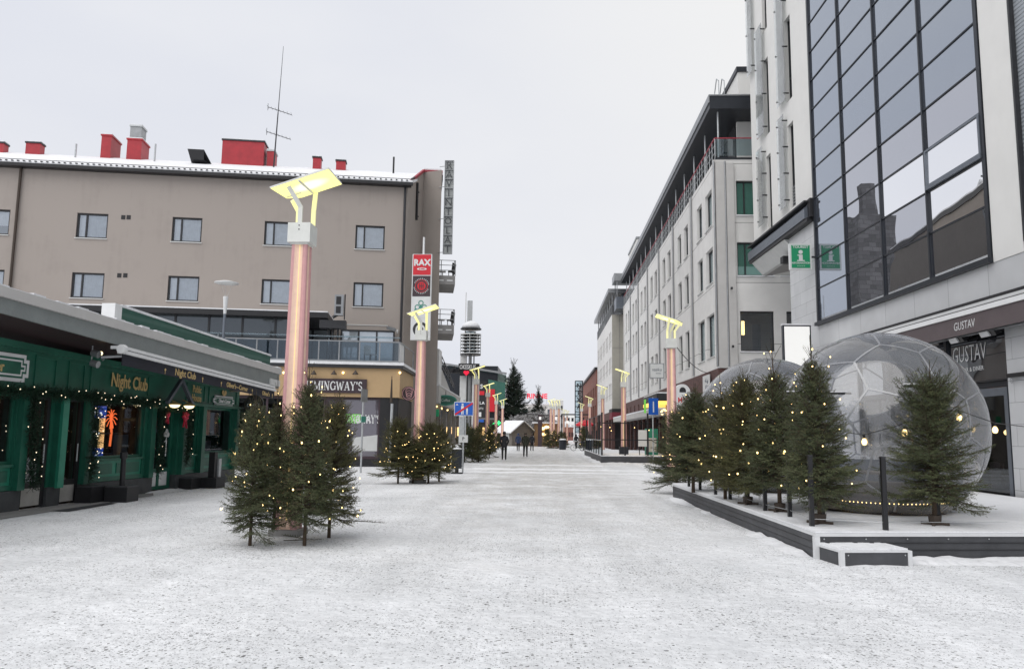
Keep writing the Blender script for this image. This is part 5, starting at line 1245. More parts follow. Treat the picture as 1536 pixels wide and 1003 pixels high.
# restaurant front: frames, glass, interior
fr = MB(); gx = [3.32, 5.6, 8.0, 9.1, 11.92]
for x in gx: fr.box(x-.06, x+.06, .02, .16, 0.05, 5.2)
fr.box(3.38, 11.86, .03, .15, 3.02, 3.16).box(3.38, 11.86, .03, .15, .051, .30).box(3.38, 11.86, .03, .15, 5.1, 5.2)
sf = fr.build('shop_front', 'panel_frame', gb.o)
for a, b in zip(gx[:-1], gx[1:]):
    MB().quad((a, .09, .3), (b, .09, .3), (b, .09, 3.1), (a, .09, 3.1)).build('pane', 'shop_glass', sf)
    MB().quad((a, .09, 3.16), (b, .09, 3.16), (b, .09, 5.1), (a, .09, 5.1)).build('pane', 'vision_glass', sf)
d_ = MB().box(9.22, 9.36, .0, .08, .07, 3.0).box(11.70, 11.84, .0, .08, .07, 3.0).box(9.36, 11.70, .0, .08, 2.80, 3.0).box(9.36, 11.70, .0, .08, .07, .36).build('door', 'steel_blue', gb.o)
MB().tube((9.52, -.06, .9), (9.52, -.06, 2.0), .02).build('handle', 'galvanised', d_)
MB().box(9.0, 11.95, -.05, .02, 3.165, 3.21).build('door_head', 'black_paint', gb.o)
MB().box(3.2, 11.9, 4.4, 4.5, 0, 5).box(3.2, 11.9, .3, 4.4, -.02, .02).box(3.2, 3.3, .3, 4.4, 0, 5).box(11.85, 11.9, .3, 4.4, 0, 5).build('interior', 'interior_dark', gb.o)
MB().box(3.3, 11.85, .4, 4.4, 3.2, 3.25).build('ceiling', 'interior_warm', gb.o)
mb = MB()
for x in (9.8, 10.9, 8.4, 6.2, 4.6): mb.box(x-.35, x+.35, 1.8, 2.0, 3.14, 3.19)
mb.box(10.0, 11.3, 4.2, 4.39, 1.75, 1.82).box(10.6, 11.7, 1.4, 3.2, 3.15, 3.19); mb.build('ceiling_light', 'warm_light', gb.o)
mb = MB(); rng = random.Random(8)
for x in (9.7, 10.8, 11.4, 7.6, 6.0, 4.5): mb.box(x-.3, x+.3, 1.2, 1.8, .70, .76).tube((x, 1.5, 0), (x, 1.5, .7), .04).box(x-.25, x+.25, 2.1, 2.2, .3, 1.05).box(x+.1, x+.16, 1.3, 1.36, .76, 1.05)
mb.box(9.3, 11.8, 3.6, 3.9, 0, 1.25); mb.build('furniture', 'sign_brown', gb.o)
text(gb.o, 'GUSTAV', .62, 10.15, .075, 3.78, 'white_paint', bold=-.004, sx=.68, extr=.002, slant=.08)
text(gb.o, 'BAR & DINER', .17, 10.3, .076, 3.50, 'white_paint', extr=.002)
for i, (x, lb) in enumerate(((10.4, 'little globe lamp glowing behind the restaurant door glass'), (11.5, 'second globe lamp low behind the restaurant door glass'))):
    t = thing('globe_lamp', lb, 'lamp', gb.W(x, .8, 1.9-.6*i), gb.rz, 'globe lamps behind the restaurant door'); MB().ball((0, 0, 0), .07, 10, 6).build('globe', 'bulb_big', t, True); MB().tube((0, 0, .06), (0, 0, 1.25+.6*i), .008).build('cord', 'black_paint', t)
# awning of the restaurant
aw = thing('awning', 'retracted brown awning lettered GUSTAV under the stone band', 'awning', gb.W(0, 0, 0), gb.rz)
MB().box(3.1, XR-1, -.16, -.031, 5.04, 5.20).build('top_rail', 'white_paint', aw)
MB().box(3.1, XR-1, -.10, -.03, 5.202, 5.30).box(3.3, XR-1, -.45, -.03, 4.90, 5.035).build('shadow_gap', 'black_paint', aw)
MB().extx([(-.62, 4.84), (-.60, 4.97), (-.46, 4.97), (-.46, 4.84)], 6.3, XR-1).build('front_rail', 'white_paint', aw)
MB().box(7.4, XR-1, -.585, -.57, 4.36, 4.835).build('valance', 'awning_brown', aw)
MB().box(6.0, XR-1, -.40, -.30, 4.36, 4.46).build('torsion_bar', 'grey_metal', aw)
MB().tube((7.1, -.55, 4.82), (7.35, -.55, 4.82), .09, n=12).box(7.2, 7.3, -.5, -.03, 4.75, 4.85).build('arm_joint', 'off_white', aw)
text(aw, 'GUSTAV', .30, 11.2, -.59, 4.50, 'white_paint', bold=-.002, sx=.85, extr=.002, slant=.06)
for i, (px_, py_) in enumerate(((1402, 508), (1437, 508), (1484, 498))):
    x, z = gb.xz(px_, py_, -.3); t = thing('heater_lamp', ['white faced patio heater under the GUSTAV awning, nearest the dome top', 'white faced patio heater under the GUSTAV awning, middle of three', 'white faced patio heater under the GUSTAV awning, nearest the stone pier'][i], 'patio heater', gb.W(x, -.3, z), gb.rz, 'patio heaters under the awning')
    MB().box(-.30, .30, -.06, .10, -.09, .09).build('casing', 'rail_black', t).rotation_euler = (.5, 0, 0); MB().box(-.26, .10, -.10, -.061, -.07, .07).build('reflector', 'white_paint', t).rotation_euler = (.5, 0, 0); MB().tube((.2, .1, 0), (.2, .3, .2), .03).build('bracket', 'dark_metal', t)
x, z = gb.xz(1526, 562, -.1); t = thing('door_rail', 'short black bar bracket on the stone wall at the right edge', 'bracket', gb.W(x, -.03, z), gb.rz); MB().box(-.35, 1.0, -.12, -.06, -.05, .05).box(.2, .25, -.06, 0, -.03, .03).build('bar', 'rail_black', t)
mb = MB(); mb.ring((-.2, -.12), .05, .065, -.09, 16); mb.build('ring', 'grey_metal', t)
# tourist information sign, perpendicular to the wall
P0 = atY(1183, 366, 31.75); P1 = atY(1217, 405, 31.75)
ts = thing('information_sign', 'green and white tourist information sign with a big letter i', 'sign', (P0[0], 31.75, P1[2]), 0)
w, h = P1[0]-P0[0], P0[2]-P1[2]
MB().box(0, w, -.08, .08, 0, h).build('frame', 'white_paint', ts); MB().box(.07, w-.07, -.095, -.081, .07, h-.07).box(.07, w-.07, .081, .095, .07, h-.07).build('face', 'lightbox_green', ts)
text(ts, 'TOURIST', .155, w/2, -.10, h*.82, 'white_paint', bold=.003); text(ts, 'INFORMATION', .115, w/2, -.10, h*.215, 'white_paint', bold=.002); text(ts, '* * * *', .12, w/2, -.10, h*.08, 'white_paint')
mb = MB().disc((w/2, h*.67), .085, -.104, -.096, 20).box(w/2-.075, w/2+.075, -.104, -.096, h*.34, h*.55).box(w/2-.13, w/2+.075, -.1045, -.0965, h*.53, h*.57).box(w/2-.15, w/2+.15, -.1045, -.0965, h*.32, h*.36)
mb.build('letter_i', 'white_paint', ts); MB().tube((w, 0, h*.5), (w+.25, 0, h*.5), .04).build('bracket', 'dark_metal', ts)
# brown bracket sign and blank light box
P0 = atY(1195, 430, 34.2); P1 = atY(1213, 492, 34.2)
bs = thing('bracket_sign', 'brown white edged sign sticking out from the stone wall, lettering cut off', 'sign', (P0[0], 34.2, P1[2]-.3), .5)
w, h = .85, P0[2]-P1[2]+.4
MB().box(0, w, -.10, .10, 0, h).build('cabinet', 'sign_brown', bs); MB().box(.04, .08, -.108, -.101, .05, h-.05).box(.08, w, -.108, -.101, h-.09, h-.05).build('border', 'white_paint', bs); text(bs, 'I', .62, .27, -.108, h*.42, 'white_paint'); text(bs, 'c', .62, .52, -.108, h*.42, 'white_paint')
P0 = atY(1173, 488, 30.6); P1 = atY(1218, 582, 30.6)
lb_ = thing('light_box', 'blank white glowing light box on black posts behind the igloo domes', 'sign', (P0[0], 30.6, 0), 0)
w = P1[0]-P0[0]; MB().box(0, w, -.10, .10, P1[2]-.4, P0[2]).box(.1, .18, -.04, .04, 0, P1[2]-.401).box(w-.18, w-.1, -.04, .04, 0, P1[2]-.401).build('frame', 'panel_frame', lb_); MB().box(.05, w-.05, -.112, -.101, P1[2]-.35, P0[2]-.05).build('face', 'lightbox_white', lb_)
MB().box(-.02, w+.02, -.12, .12, P0[2]+.003, P0[2]+.06).build('snow', 'snow_clean', lb_)

# ------------------------------------------------------------------ grey office building with roof terrace
YG = 42.0; XG = 9.22
gy = Fr('office_building', 'long pale grey five storey building with dark overhanging terrace roof', 'building', (XG, YG+50, 0), (0, -1))   # street face: x runs towards the camera, 0..50
FL = [(6.05, 8.45), (10.15, 12.15), (13.35, 15.45)]
LEN = 50.0; holes = []; wn = []
nb_ = 7; bw_ = LEN/nb_
for k in range(nb_):
    xr = LEN-k*bw_
    for z0, z1 in FL:
        for a, b in ((1.05, 2.85), (3.85, 5.4)) if k == 0 else ((1.3, 2.75), (3.9, 5.3)):
            if k == 0 and z0 < 7: a, b = (.95, 3.0) if a < 2 else (3.6, 5.6)
            holes.append((xr-b, xr-a, z0, z1))
mb = holed(MB(), 0, LEN, 5.3, 16.75, holes, 0, .28)
mb.quad((0, 0, 5.3), (0, 0, 16.75), (0, 14, 16.75), (0, 14, 5.3)).quad((0, 0, 16.75), (LEN, 0, 16.75), (LEN, 14, 16.75), (0, 14, 16.75))
mb.build('street_wall', 'grey_panels', gy.o)
for i, (a, b, c, d) in enumerate(holes): window(gy.o, a, b, c, d, .22, .07, [], [], 'dark_metal', ('pane_pale', 'pane_green', 'pane_sky', 'pane_pale')[(i*7) % 4] if i > 5 else 'pane_pale', 'off_white', .07)
for k in range(nb_+1):
    x = min(LEN-.14, max(.14, LEN-k*bw_)); MB().box(x-.14, x+.14, -.10, -.002, 5.38, 16.74).build('pilaster', 'light_concrete', gy.o)
for k in range(1, nb_): MB().tube((LEN-k*bw_+.3, -.07, 5.4), (LEN-k*bw_+.3, -.07, 16.7), .05).build('drainpipe', 'grey_metal', gy.o)
# end wall facing the camera (local y from 0 to 14 at x = LEN)
xe = LEN
def endq(mb, y0, y1, z0, z1, off=0.): return mb.quad((xe+off, y0, z0), (xe+off, y1, z0), (xe+off, y1, z1), (xe+off, y0, z1))
eh = [(1.10, 3.0, 13.62, 15.55), (1.08, 3.0, 10.28, 12.12), (1.16, 2.95, 6.2, 8.36), (3.35, 4.9, 10.28, 12.12), (3.5, 4.9, 13.62, 15.55), (3.6, 5.2, 6.2, 8.36)]
ew = Fr('end_frame', 'x', 'x', (XG, YG, 0), (1, 0)); ewo = ew.o; ewo.parent = None
mb = holed(MB(), .0, 14, 5.3, 16.75, eh, .004, .25)
wl = mb.build('end_wall', 'grey_panels')
def put(o_):                               # end wall pieces: built in the end wall's frame, hung on the building
    o_.parent = gy.o; Mw = Matrix.Translation((XG, YG, 0)); Mg = Matrix.Translation(Vector((XG, YG+50, 0))) @ Matrix.Rotation(gy.rz, 4, 'Z')
    o_.matrix_local = Mg.inverted() @ Mw
    return o_
put(wl)
for a, b, c, d in eh: put(window(None, a, b, c, d, .2, .07, [a+.45] if c > 9 else [], [], 'dark_metal', 'pane_green' if c > 9 else 'win_clear', 'snow_clean', .10))
put(MB().box(1.0, 6, 3.0, 3.1, 5.6, 9).box(1.0, 6, .35, 3.0, 8.6, 8.7).box(1.0, 6, .35, 3.0, 5.7, 5.8).box(.98, 1.0, .35, 3, 5.6, 9).build('room', 'concrete')); put(MB().box(1.45, 1.60, .9, 1.0, 7.2, 7.95).build('room_lamp', 'bulb_big')); put(MB().box(1.9, 2.35, .5, .56, 6.25, 7.7).build('curtain', 'pub_plinth')); put(MB().box(3.0, 3.3, .4, .5, 6.2, 8.4).build('curtain', 'steel_blue'))
put(MB().box(-.02, .45, -.10, .0, 5.3, 16.6).box(.55, .95, -.16, .0, 5.3, 16.5).build('corner_pier', 'light_concrete'))
put(MB().tube((.5, -.1, 5.4), (.5, -.1, 16.6), .05).build('drainpipe', 'grey_metal')); put(MB().tube((-.1, -.08, 5.4), (-.1, -.08, 16.6), .05).build('drainpipe', 'grey_metal'))
mb = MB()
for z in (9.5, 6.4): mb.bar((.65, -.5, z), (.65, -.16, z), .03, .03).box(.58, .68, -.55, -.45, z-.06, z+.06)
put(mb.build('wall_lamp', 'dark_metal'))
ewo.name = 'unused'; bpy.data.objects.remove(ewo); LABELS.pop('x', None)
# brick base and shop zone
MB().box(0, LEN, -.04, .3, 3.95, 5.298).box(0, LEN, 14.0, 14.2, 0, 5.3).build('brick_band', 'dark_brick', gy.o)
put(MB().box(.0, 14, -.03, .3, 0, 5.295).build('brick_end', 'dark_brick'))
put(MB().box(-.06, 14, -.08, .0, 5.30, 5.37).build('ledge_snow', 'snow_clean'))
for k in range(nb_*2+1): x = min(LEN-.3, max(.3, k*bw_/2)); MB().box(x-.30, x+.30, -.12, .25, 0, 4.7).build('brick_pier', 'dark_brick', gy.o)
MB().box(0, LEN, .26, .35, 0, 3.95).build('shop_wall', 'black_paint', gy.o)
for k in range(nb_*2):
    a, b = k*bw_/2+.32, (k+1)*bw_/2-.32
    f = MB().box(a, a+.08, .10, .2, .3, 3.2).box(b-.08, b, .1, .2, .3, 3.2).box(a+.08, b-.08, .1, .2, .3, .42).box(a+.08, b-.08, .1, .2, 3.1, 3.2).box(a, b, .08, .2, 0, .29).build('shop_window', 'panel_frame', gy.o)
    MB().quad((a+.08, .15, .4), (b-.08, .15, .4), (b-.08, .15, 3.1), (a+.08, .15, 3.1)).build('pane', 'vision_glass', f)
MB().box(0, 34, -1.3, -.121, 3.2, 3.62).box(41, LEN, -1.3, -.121, 3.2, 3.62).build('canopy', 'light_concrete', gy.o)
MB().box(0, 34, -1.32, -.121, 3.622, 3.74).box(41, LEN, -1.32, -.121, 3.622, 3.74).build('canopy_snow', 'snow_clean', gy.o)
# top: terrace, red rail, dark setback front, roof slab
mb = MB(); mb.box(0, LEN-2.0, 1.6, 12, 16.76, 19.55); mb.build('setback_front', 'dark_metal', gy.o)
mb = MB()
for i in range(23): x = .3+i*2.0; mb.quad((x, 1.59, 16.9), (x+1.8, 1.59, 16.9), (x+1.8, 1.59, 19.3), (x, 1.59, 19.3))
mb.build('setback_glazing', 'pane_dark', gy.o)
put(MB().box(1.62, 14, 1.6, 1.8, 16.76, 19.55).build('setback_end', 'pale_plaster'))
put(window(None, 3.0, 4.2, 16.9, 18.9, 1.56, .07, (), (), 'dark_metal', 'pane_green'))
MB().box(-.3, LEN+.25, -.30, 13, 19.56, 20.28).build('roof_slab', 'panel_frame', gy.o)
MB().box(-.34, LEN+.29, -.34, 13, 20.284, 20.36).box(-.34, LEN+.30, -.36, -.305, 19.9, 20.28).build('roof_edge', 'grey_metal', gy.o)
mb = MB(); 
for k in range(15): x = LEN-.25-k*3.5; mb.tube((x, .25, 16.76), (x, .25, 19.56), .05)
mb.build('roof_post', 'galvanised', gy.o)
mb = MB(); mb.box(0, LEN, -.03, .03, 17.92, 17.98); mb.build('handrail', 'red_trim', gy.o); put(MB().box(0, 14, -.05, .01, 17.921, 17.975).build('handrail', 'red_trim'))
mb = MB(); n = 70
for i in range(n+1): x = LEN*i/n; mb.box(x-.02, x+.02, -.02, .02, 16.76, 17.92)
for z in (17.15, 17.55): mb.box(0, LEN, -.012, .012, z-.012, z+.012)
mb.build('railing', 'galvanised', gy.o); put(MB().box(0.02, 14, -.02, -.005, 16.95, 17.9).build('glass_balustrade', 'rail_glass'))
put(MB().box(0, 14, -.03, .2, 16.751, 16.85).build('parapet_cap', 'panel_frame'))
# penthouse with ladder, and roof box further on
MB().box(26, LEN-3.6, 2.25, 10, 20.37, 23.5).build('penthouse', 'pale_plaster', gy.o); MB().box(25.9, LEN-3.5, 2.15, 10.1, 23.503, 23.80).build('penthouse_roof', 'panel_frame', gy.o)
mb = MB()
for y in (1.75, 2.1): mb.path([(LEN-6.5, y, 20.4), (LEN-6.5, y, 24.3), (LEN-7.1, y, 24.7), (LEN-7.7, y, 24.0), (LEN-7.7, y, 23.0)], .035)
mb.build('ladder', 'galvanised', gy.o)
MB().box(2, 10, .4, 8, 20.37, 22.4).build('penthouse', 'pale_plaster', gy.o); MB().box(1.9, 10.1, .3, 8.1, 22.403, 22.6).build('penthouse_roof', 'grey_metal', gy.o)
# corner balcony box at the far end
bx_ = MB().box(-3.2, -.02, -.9, 3, 16.5, 17.9).build('corner_balcony', 'steel_blue', gy.o); MB().box(-3.4, -.35, -1.1, 3.2, 19.9, 20.8).box(-3.1, -3.0, -.8, -.7, 17.901, 19.899).box(-.6, -.5, -.8, -.7, 17.901, 19.899).build('balcony_roof', 'grey_metal', bx_)
# things on that facade
def street_sign_plate(name, label, cat, px, py, Y, w, h, mat, txt=None, tm='white_paint', **kw):
    P = atY(px, py, Y); t = thing(name, label, cat, (P[0], Y, P[2]), kw.get('rz', 0)); MB().box(-w/2, w/2, -.06, .06, -h/2, h/2).build('cabinet', kw.get('edge', 'grey_metal'), t); MB().box(-w/2+.05, w/2-.05, -.072, -.061, -h/2+.05, h/2-.05).build('face', mat, t)
    return t
t = street_sign_plate('hanging_sign', 'pale square sign with thin blue script above the lit restaurant entrance', 'sign', 985, 556, 50.0, .92, .95, 'off_white'); text(t, 'vasko', .30, 0, -.076, -.02, 'steel_blue', slant=.2, sx=.9); text(t, 'BISTRO', .10, .1, -.076, -.2, 'steel_blue')
t = thing('bar_sign', 'white arch shaped sign with red letters on the dark brick front', 'sign', tuple(atY(1023, 591, 46.0)-np.array([0, 0, .1])), .25)
MB().extr([(-.48, -.62), (.48, -.62), (.48, .2)]+[(.48*cos(a), .2+.48*sin(a)) for a in np.linspace(.2, pi-.2, 10)]+[(-.48, .2)], -.10, .10).build('cabinet', 'white_paint', t)
MB().extr([(-.2, .2), (.2, .2)]+[(.2*cos(a), .3+.2*sin(a)) for a in np.linspace(.2, pi-.2, 8)], -.11, -.101).build('emblem', 'dark_metal', t); text(t, 'HAI', .36, 0, -.11, -.36, 'sign_red', bold=.02)
t = thing('poster_board', 'pale patterned poster board between brick piers beside the arch shaped sign', 'poster', (XG-.16, 44.6, 3.80), -pi/2); MB().box(-.9, .9, -.03, .02, 0, 1.3).build('board', 'off_white', t)
mb = MB(); rng = random.Random(2)
for i in range(16): a, z = rng.uniform(-.7, .5), rng.uniform(.15, 1.05); mb.box(a, a+rng.uniform(.1, .3), -.036, -.031, z, z+rng.uniform(.04, .12))
mb.build('print', 'steel_blue', t)
# lit restaurant entrance pavilion
en = thing('entrance_canopy', 'black roofed entrance canopy with glowing amber soffit and little lamps', 'canopy', (6.85, 48.7, 0), 0)
MB().box(0, 2.4, 0, 6.5, 3.82, 4.28).build('roof', 'black_paint', en); MB().box(.02, 2.4, .02, 6.5, 4.285, 4.36).build('snow', 'snow_clean', en)
MB().extr([(-.02, 3.60), (-.02, 3.818), (2.4, 3.818), (2.4, 3.66)], -.01, 6.5).build('soffit', 'amber_soffit', en)
MB().box(.6, .75, .3, .45, 0, 3.6).box(2.1, 2.3, .2, .4, 0, 3.6).box(.6, 2.3, .3, .4, 2.2, 2.4).build('post', 'wood_fascia', en)
MB().box(.75, 2.1, 1.2, 1.25, .1, 3.5).build('doors', 'interior_warm', en); mb = MB(); rng = random.Random(12)
for i in range(12): mb.ball((.3+rng.random()*1.9, .2+rng.random()*.8, 3.36-rng.random()*.35), .07, 8, 4, .5)
mb.build('pendant_lamps', 'bulb_big', en)

# ------------------------------------------------------------------ second pale block, brick building, sign tower
b2 = Fr('office_building', 'further pale block with beige end wall and glazed roof terrace', 'building', (8.10, 122, 0), (0, -1))
L2 = 26.5; holes = []
for k in range(5):
    for z0, z1 in ((6.0, 8.0), (9.2, 11.2), (12.4, 14.4)):
        for a in (1.1, 3.1): holes.append((L2-k*5.3-a-1.2, L2-k*5.3-a, z0, z1))
mb = holed(MB(), 0, L2, 4.5, 16.3, holes, 0, .25); mb.quad((0, 0, 16.3), (L2, 0, 16.3), (L2, 8, 16.3), (0, 8, 16.3)); mb.build('street_wall', 'grey_panels', b2.o)
for q in holes: window(b2.o, *q, .2, .09, (), (), 'dark_metal', 'pane_pale')
MB().quad((L2, 0, 4.5), (L2, 0.0, 16.3), (L2, 8, 16.3), (L2, 8, 4.5)).build('end_wall', 'beige_end', b2.o); MB().box(L2, L2+.02, .9, .96, 4.5, 16.3).box(L2, L2+.02, 0, 8, 12.2, 12.25).build('joint', 'concrete', b2.o)
MB().box(0, L2, 1.2, 8, 16.31, 18.9).build('setback_front', 'dark_metal', b2.o); MB().quad((L2+.01, 1.2, 16.5), (L2+.01, 8, 16.5), (L2+.01, 8, 18.8), (L2+.01, 1.2, 18.8)).build('setback_glazing', 'pane_sky', b2.o)
MB().box(-.3, L2+.6, -.5, 8, 18.91, 19.4).build('roof_slab', 'grey_metal', b2.o); mb = MB()
for i in range(28): mb.box(i*L2/27-.03, i*L2/27+.03, -.03, .03, 16.3, 17.5)
for i in range(9): mb.box(L2-.03, L2+.03, i*.95, i*.95+.05, 16.3, 17.5)
mb.box(0, L2, -.03, .03, 17.5, 17.56).box(L2-.03, L2+.03, 0, 8, 17.5, 17.56)
for i in range(8): mb.tube((L2-.2-i*3.6, .1, 16.3), (L2-.2-i*3.6, .1, 18.9), .07)
mb.build('railing', 'grey_metal', b2.o)
MB().box(0, L2, .3, 8, 0, 4.5).build('shop_wall', 'black_paint', b2.o); mb = MB()
for i in range(7): MB().box(i*L2/6-.4, i*L2/6+.4, -.1, .299, 0, 3.599).build('brick_pier', 'dark_brick', b2.o)
mb.box(0, L2, -.08, .299, 3.6, 4.498); mb.build('brick_band', 'dark_brick', b2.o)
MB().box(L2-1, L2+3.5, -.3, 4, 4.35, 4.75).build('canopy', 'black_paint', b2.o); MB().extx([(-.4, 3.5), (-.3, 4.34), (3.5, 4.34), (3.5, 3.9)], L2+.2, L2+3.5).build('awning', 'maroon_canvas', b2.o)
b3 = Fr('brick_building', 'red brick building with flat dark eave further down the right side', 'building', (8.0, 165, 0), (0, -1)); L3 = 42.0; holes = []
for k in range(9):
    for z0, z1 in ((4.6, 6.4), (7.6, 9.4)): holes.append((k*4.6+1.2, k*4.6+3.4, z0, z1))
mb = holed(MB(), 0, L3, 0, 11.8, holes, 0, .25); mb.quad((L3, 0, 0), (L3, 0, 11.8), (L3, 10, 11.8), (L3, 10, 0)).quad((0, 0, 11.8), (L3, 0, 11.8), (L3, 10, 11.8), (0, 10, 11.8)); mb.build('wall', 'red_brick', b3.o)
for q in holes: window(b3.o, *q, .2, .1, [(q[0]+q[1])/2], (), 'dark_metal', 'pane_dark')
MB().box(-.3, L3+.3, -.3, 10, 11.81, 12.15).build('eave', 'black_paint', b3.o); MB().box(-.3, L3+.3, -.3, 10, 12.153, 12.3).build('roof_snow', 'snow_clean', b3.o)
MB().box(2, L3-2, -1.5, -.01, 3.1, 3.5).build('canopy', 'concrete', b3.o)
b4 = Fr('brick_building', 'small lower red brick block beyond the long brick building', 'building', (8.6, 200, 0), (0, -1)); holes = [(k*5+1, k*5+3.5, z, z+2) for k in range(6) for z in (4, 8)]
mb = holed(MB(), 0, 32, 0, 13.2, holes, 0, .25); mb.quad((32, 0, 0), (32, 0, 13.2), (32, 9, 13.2), (32, 9, 0)); mb.build('wall', 'red_brick', b4.o)
for q in holes: window(b4.o, *q, .2, .12, (), (), 'dark_metal', 'pane_dark')
MB().box(-.3, 32.3, -.3, 9, 13.21, 13.6).build('roof', 'snow_clean', b4.o)
P0 = atY(863, 571, 128); P1 = atY(874, 571, 128)
st = thing('sign_tower', 'tall open lattice sign tower with stacked letters before the brick buildings', 'sign', (P0[0], 128, 0), 0); w = P1[0]-P0[0]; h = P0[2]
mb = MB()
for x in (0, w): 
    for y in (0, .8): mb.box(x-.06, x+.06, y-.06, y+.06, 0, h)
for i in range(11): z = 2+(h-2)*i/10; mb.box(0, w, -.05, .05, z-.05, z+.05)
for i in range(10): z = 2+(h-2)*i/10; mb.bar((0, 0, z), (w, 0, z+(h-2)/10), .04, .04)
mb.build('lattice', 'dark_metal', st); MB().box(.08, w-.08, .4, .42, 2, h).build('mesh_back', 'rail_glass', st)
for i, ch in enumerate('NEXA'): text(st, ch, 1.0, w/2, -.07, h-1.1-i*1.15, 'dark_metal', bold=.03)

# ------------------------------------------------------------------ railed terrace deck down the street
dk = thing('railed_terrace', 'raised dark terrace with black railing and low glass panels beyond the domes', 'terrace', (3.5, 49.4, 0), 0)
TZ = .40
pts = [(0, 0), (4.9, .9), (4.9, 19.2), (-.1, 18.6)]
MB().prism(pts, 0, TZ-.004).build('skirt', 'deck_grey', dk); MB().prism(pts, TZ, TZ+.05).build('snow', 'snow_clean', dk)
mb = MB()
for i in range(4): x = .06+i*1.45; mb.box(x-.05, x+.05, .05+x*.18, .15+x*.18, TZ+.05, 3.1 if i in (0, 2) else 2.6)
for i in range(1, 8): mb.box(.0, .1, i*2.6-.05, i*2.6+.05, TZ+.05, 3.0 if i % 2 else 2.0)
for z in (1.42, 2.45): mb.bar((.05, .10, z), (4.85, .97, z), .05, .06)
mb.bar((.05, .1, 2.97), (.05, 18.2, 2.97), .05, .05)
mb.build('railing', 'rail_black', dk); MB().box(.03, .045, .2, 18.4, TZ+.06, 1.35).build('glass_panel', 'rail_glass', dk); MB().box(.0, .075, .2, 18.4, 1.351, 1.39).build('glass_rail', 'off_white', dk)
o = copy_tree(bpy.data.objects[st.name]) if False else None
t = thing('lamp_sleeve', 'dark metal sleeve round the foot of the lamp on the railed terrace', 'sleeve', (5.25, 53., TZ+.05), 0); MB().prism([(-.29, -.29), (.29, -.29), (.29, .29), (-.29, .29)], 0, .5).build('plates', 'panel_frame', t)
for i, (x, y, zz) in enumerate(((4.3, 52.5, 2.2), (4.6, 55, 2.0), (5.8, 51.5, 2.2), (6.2, 52.5, 1.7), (6.8, 52, 2.05), (4.1, 58, 2.3))):
    b = link('hanging_bulb', BULB_F, None); b.location = (x, y, zz); b.scale = (1.6, 1.6, 1.6); tag(b, 'small glowing bulb hanging over the railed terrace in mid street', 'bulb', 'bulbs over the railed terrace')
t = thing('menu_board', 'white slanted menu board on the railed terrace, left of the blue sign pole', 'board', (6.35, 51.6, TZ+.05), -.3); MB().box(-.3, .3, -.03, .03, .55, 1.6).build('board', 'off_white', t); MB().box(-.25, -.2, -.02, .02, 0, .549).box(.2, .25, -.02, .02, 0, .549).build('leg', 'rail_black', t)
t = thing('display_cabinet', 'teal and white glazed cabinet behind the blue sign pole', 'cabinet', (7.0, 52.2, TZ+.05), 0); MB().box(-.4, .4, 0, .5, 0, 1.7).build('case', 'teal', t); MB().box(-.3, .3, -.012, -.002, .2, 1.1).build('panel', 'off_white', t)
P = G(980, 696); t = thing('road_sign', 'blue road sign seen from the side on a grey pole before the railed terrace', 'road sign', (P[0], P[1], 0), 0)
MB().tube((0, 0, 0), (0, 0, 4.0), .04, n=10).build('pole', 'galvanised', t); MB().box(-.30, .34, -.06, -.03, 2.95, 3.95).build('plate', 'sign_blue', t).rotation_euler = (0, 0, .35); MB().box(-.03, .05, -.075, -.062, 3.1, 3.75).build('pictogram', 'white_paint', t).rotation_euler = (0, 0, .35)
MB().box(-.52, -.44, -.25, .12, 3.05, 3.85).build('side_plate', 'lime_print', t)

# ------------------------------------------------------------------ near deck with domes
DZ = .37
dn = [(3.86, 11.62), (7.2, 12.10), (11.15, 12.75), (11.0, 24.5), (6.2, 24.2), (3.62, 22.7)]
d1 = thing('terrace_deck', 'low grey plank deck with white edges carrying the spruces and domes', 'deck', (3.86, 11.62, 0), 0)
lp = [(a-3.86, b-11.62) for a, b in dn]
MB().prism(lp, -.02, DZ-.06).build('plank_skirt', 'deck_boards' if 'deck_boards' in M else 'deck_grey', d1)
def inset(ps, s): c = np.mean(np.array(ps), 0); return [tuple(c+(np.array(p)-c)*s) for p in ps]
MB().prism(inset(lp, 1.004), DZ-.058, DZ-.012).build('edge_board', 'deck_trim', d1)
rng = random.Random(3); mb = MB().prism(inset(lp, 1.002), DZ-.010, DZ+.012); mb.build('snow', 'snow_clean', d1)
mb = MB(); mb.box(-.03, .05, -.03, .05, 0, DZ-.06); mb.build('corner_post', 'deck_trim', d1)
mb = MB()
for z in (.12, .22): mb.bar((.06, -.006, z), (3.34, .466, z), .012, .008).bar((3.34, .466, z), (7.3, 1.12, z), .012, .008).bar((-.004, .06, z), (-.245, 11.05, z), .012, .008)
mb.build('board_gap', 'rail_black', d1); mb = MB()
for q in range(12): 
    x = .12+q*.62; mb.ball((x, x*.1437-.010 if x < 3.34 else .48+(x-3.34)*.165-.012, .275), .011, 6, 4)
mb.build('screw', 'galvanised', d1)
sp_ = thing('step_box', 'low wooden step with white corner trim and snow before the deck corner', 'step', (3.98, 11.02, 0), .145)
MB().box(.0, 1.0, 0, .58, 0, .175).build('box', 'deck_grey', sp_); MB().box(-.015, .055, -.015, .03, 0, .176).box(.955, 1.015, -.015, .03, 0, .176).box(-.015, 1.015, -.015, .62, .177, .20).build('trim', 'deck_trim', sp_)
mb = MB(); rng = random.Random(6); 
for i in range(12): a = i*.083; mb.box(a, a+.0829, .03+rng.uniform(0, .03), .60, .201, .215+rng.uniform(0, .02))
mb.build('snow', 'snow_clean', sp_); mb = MB().ball((.11, -.004, .14), .01).ball((.92, -.004, .14), .01); mb.build('screw', 'galvanised', sp_)
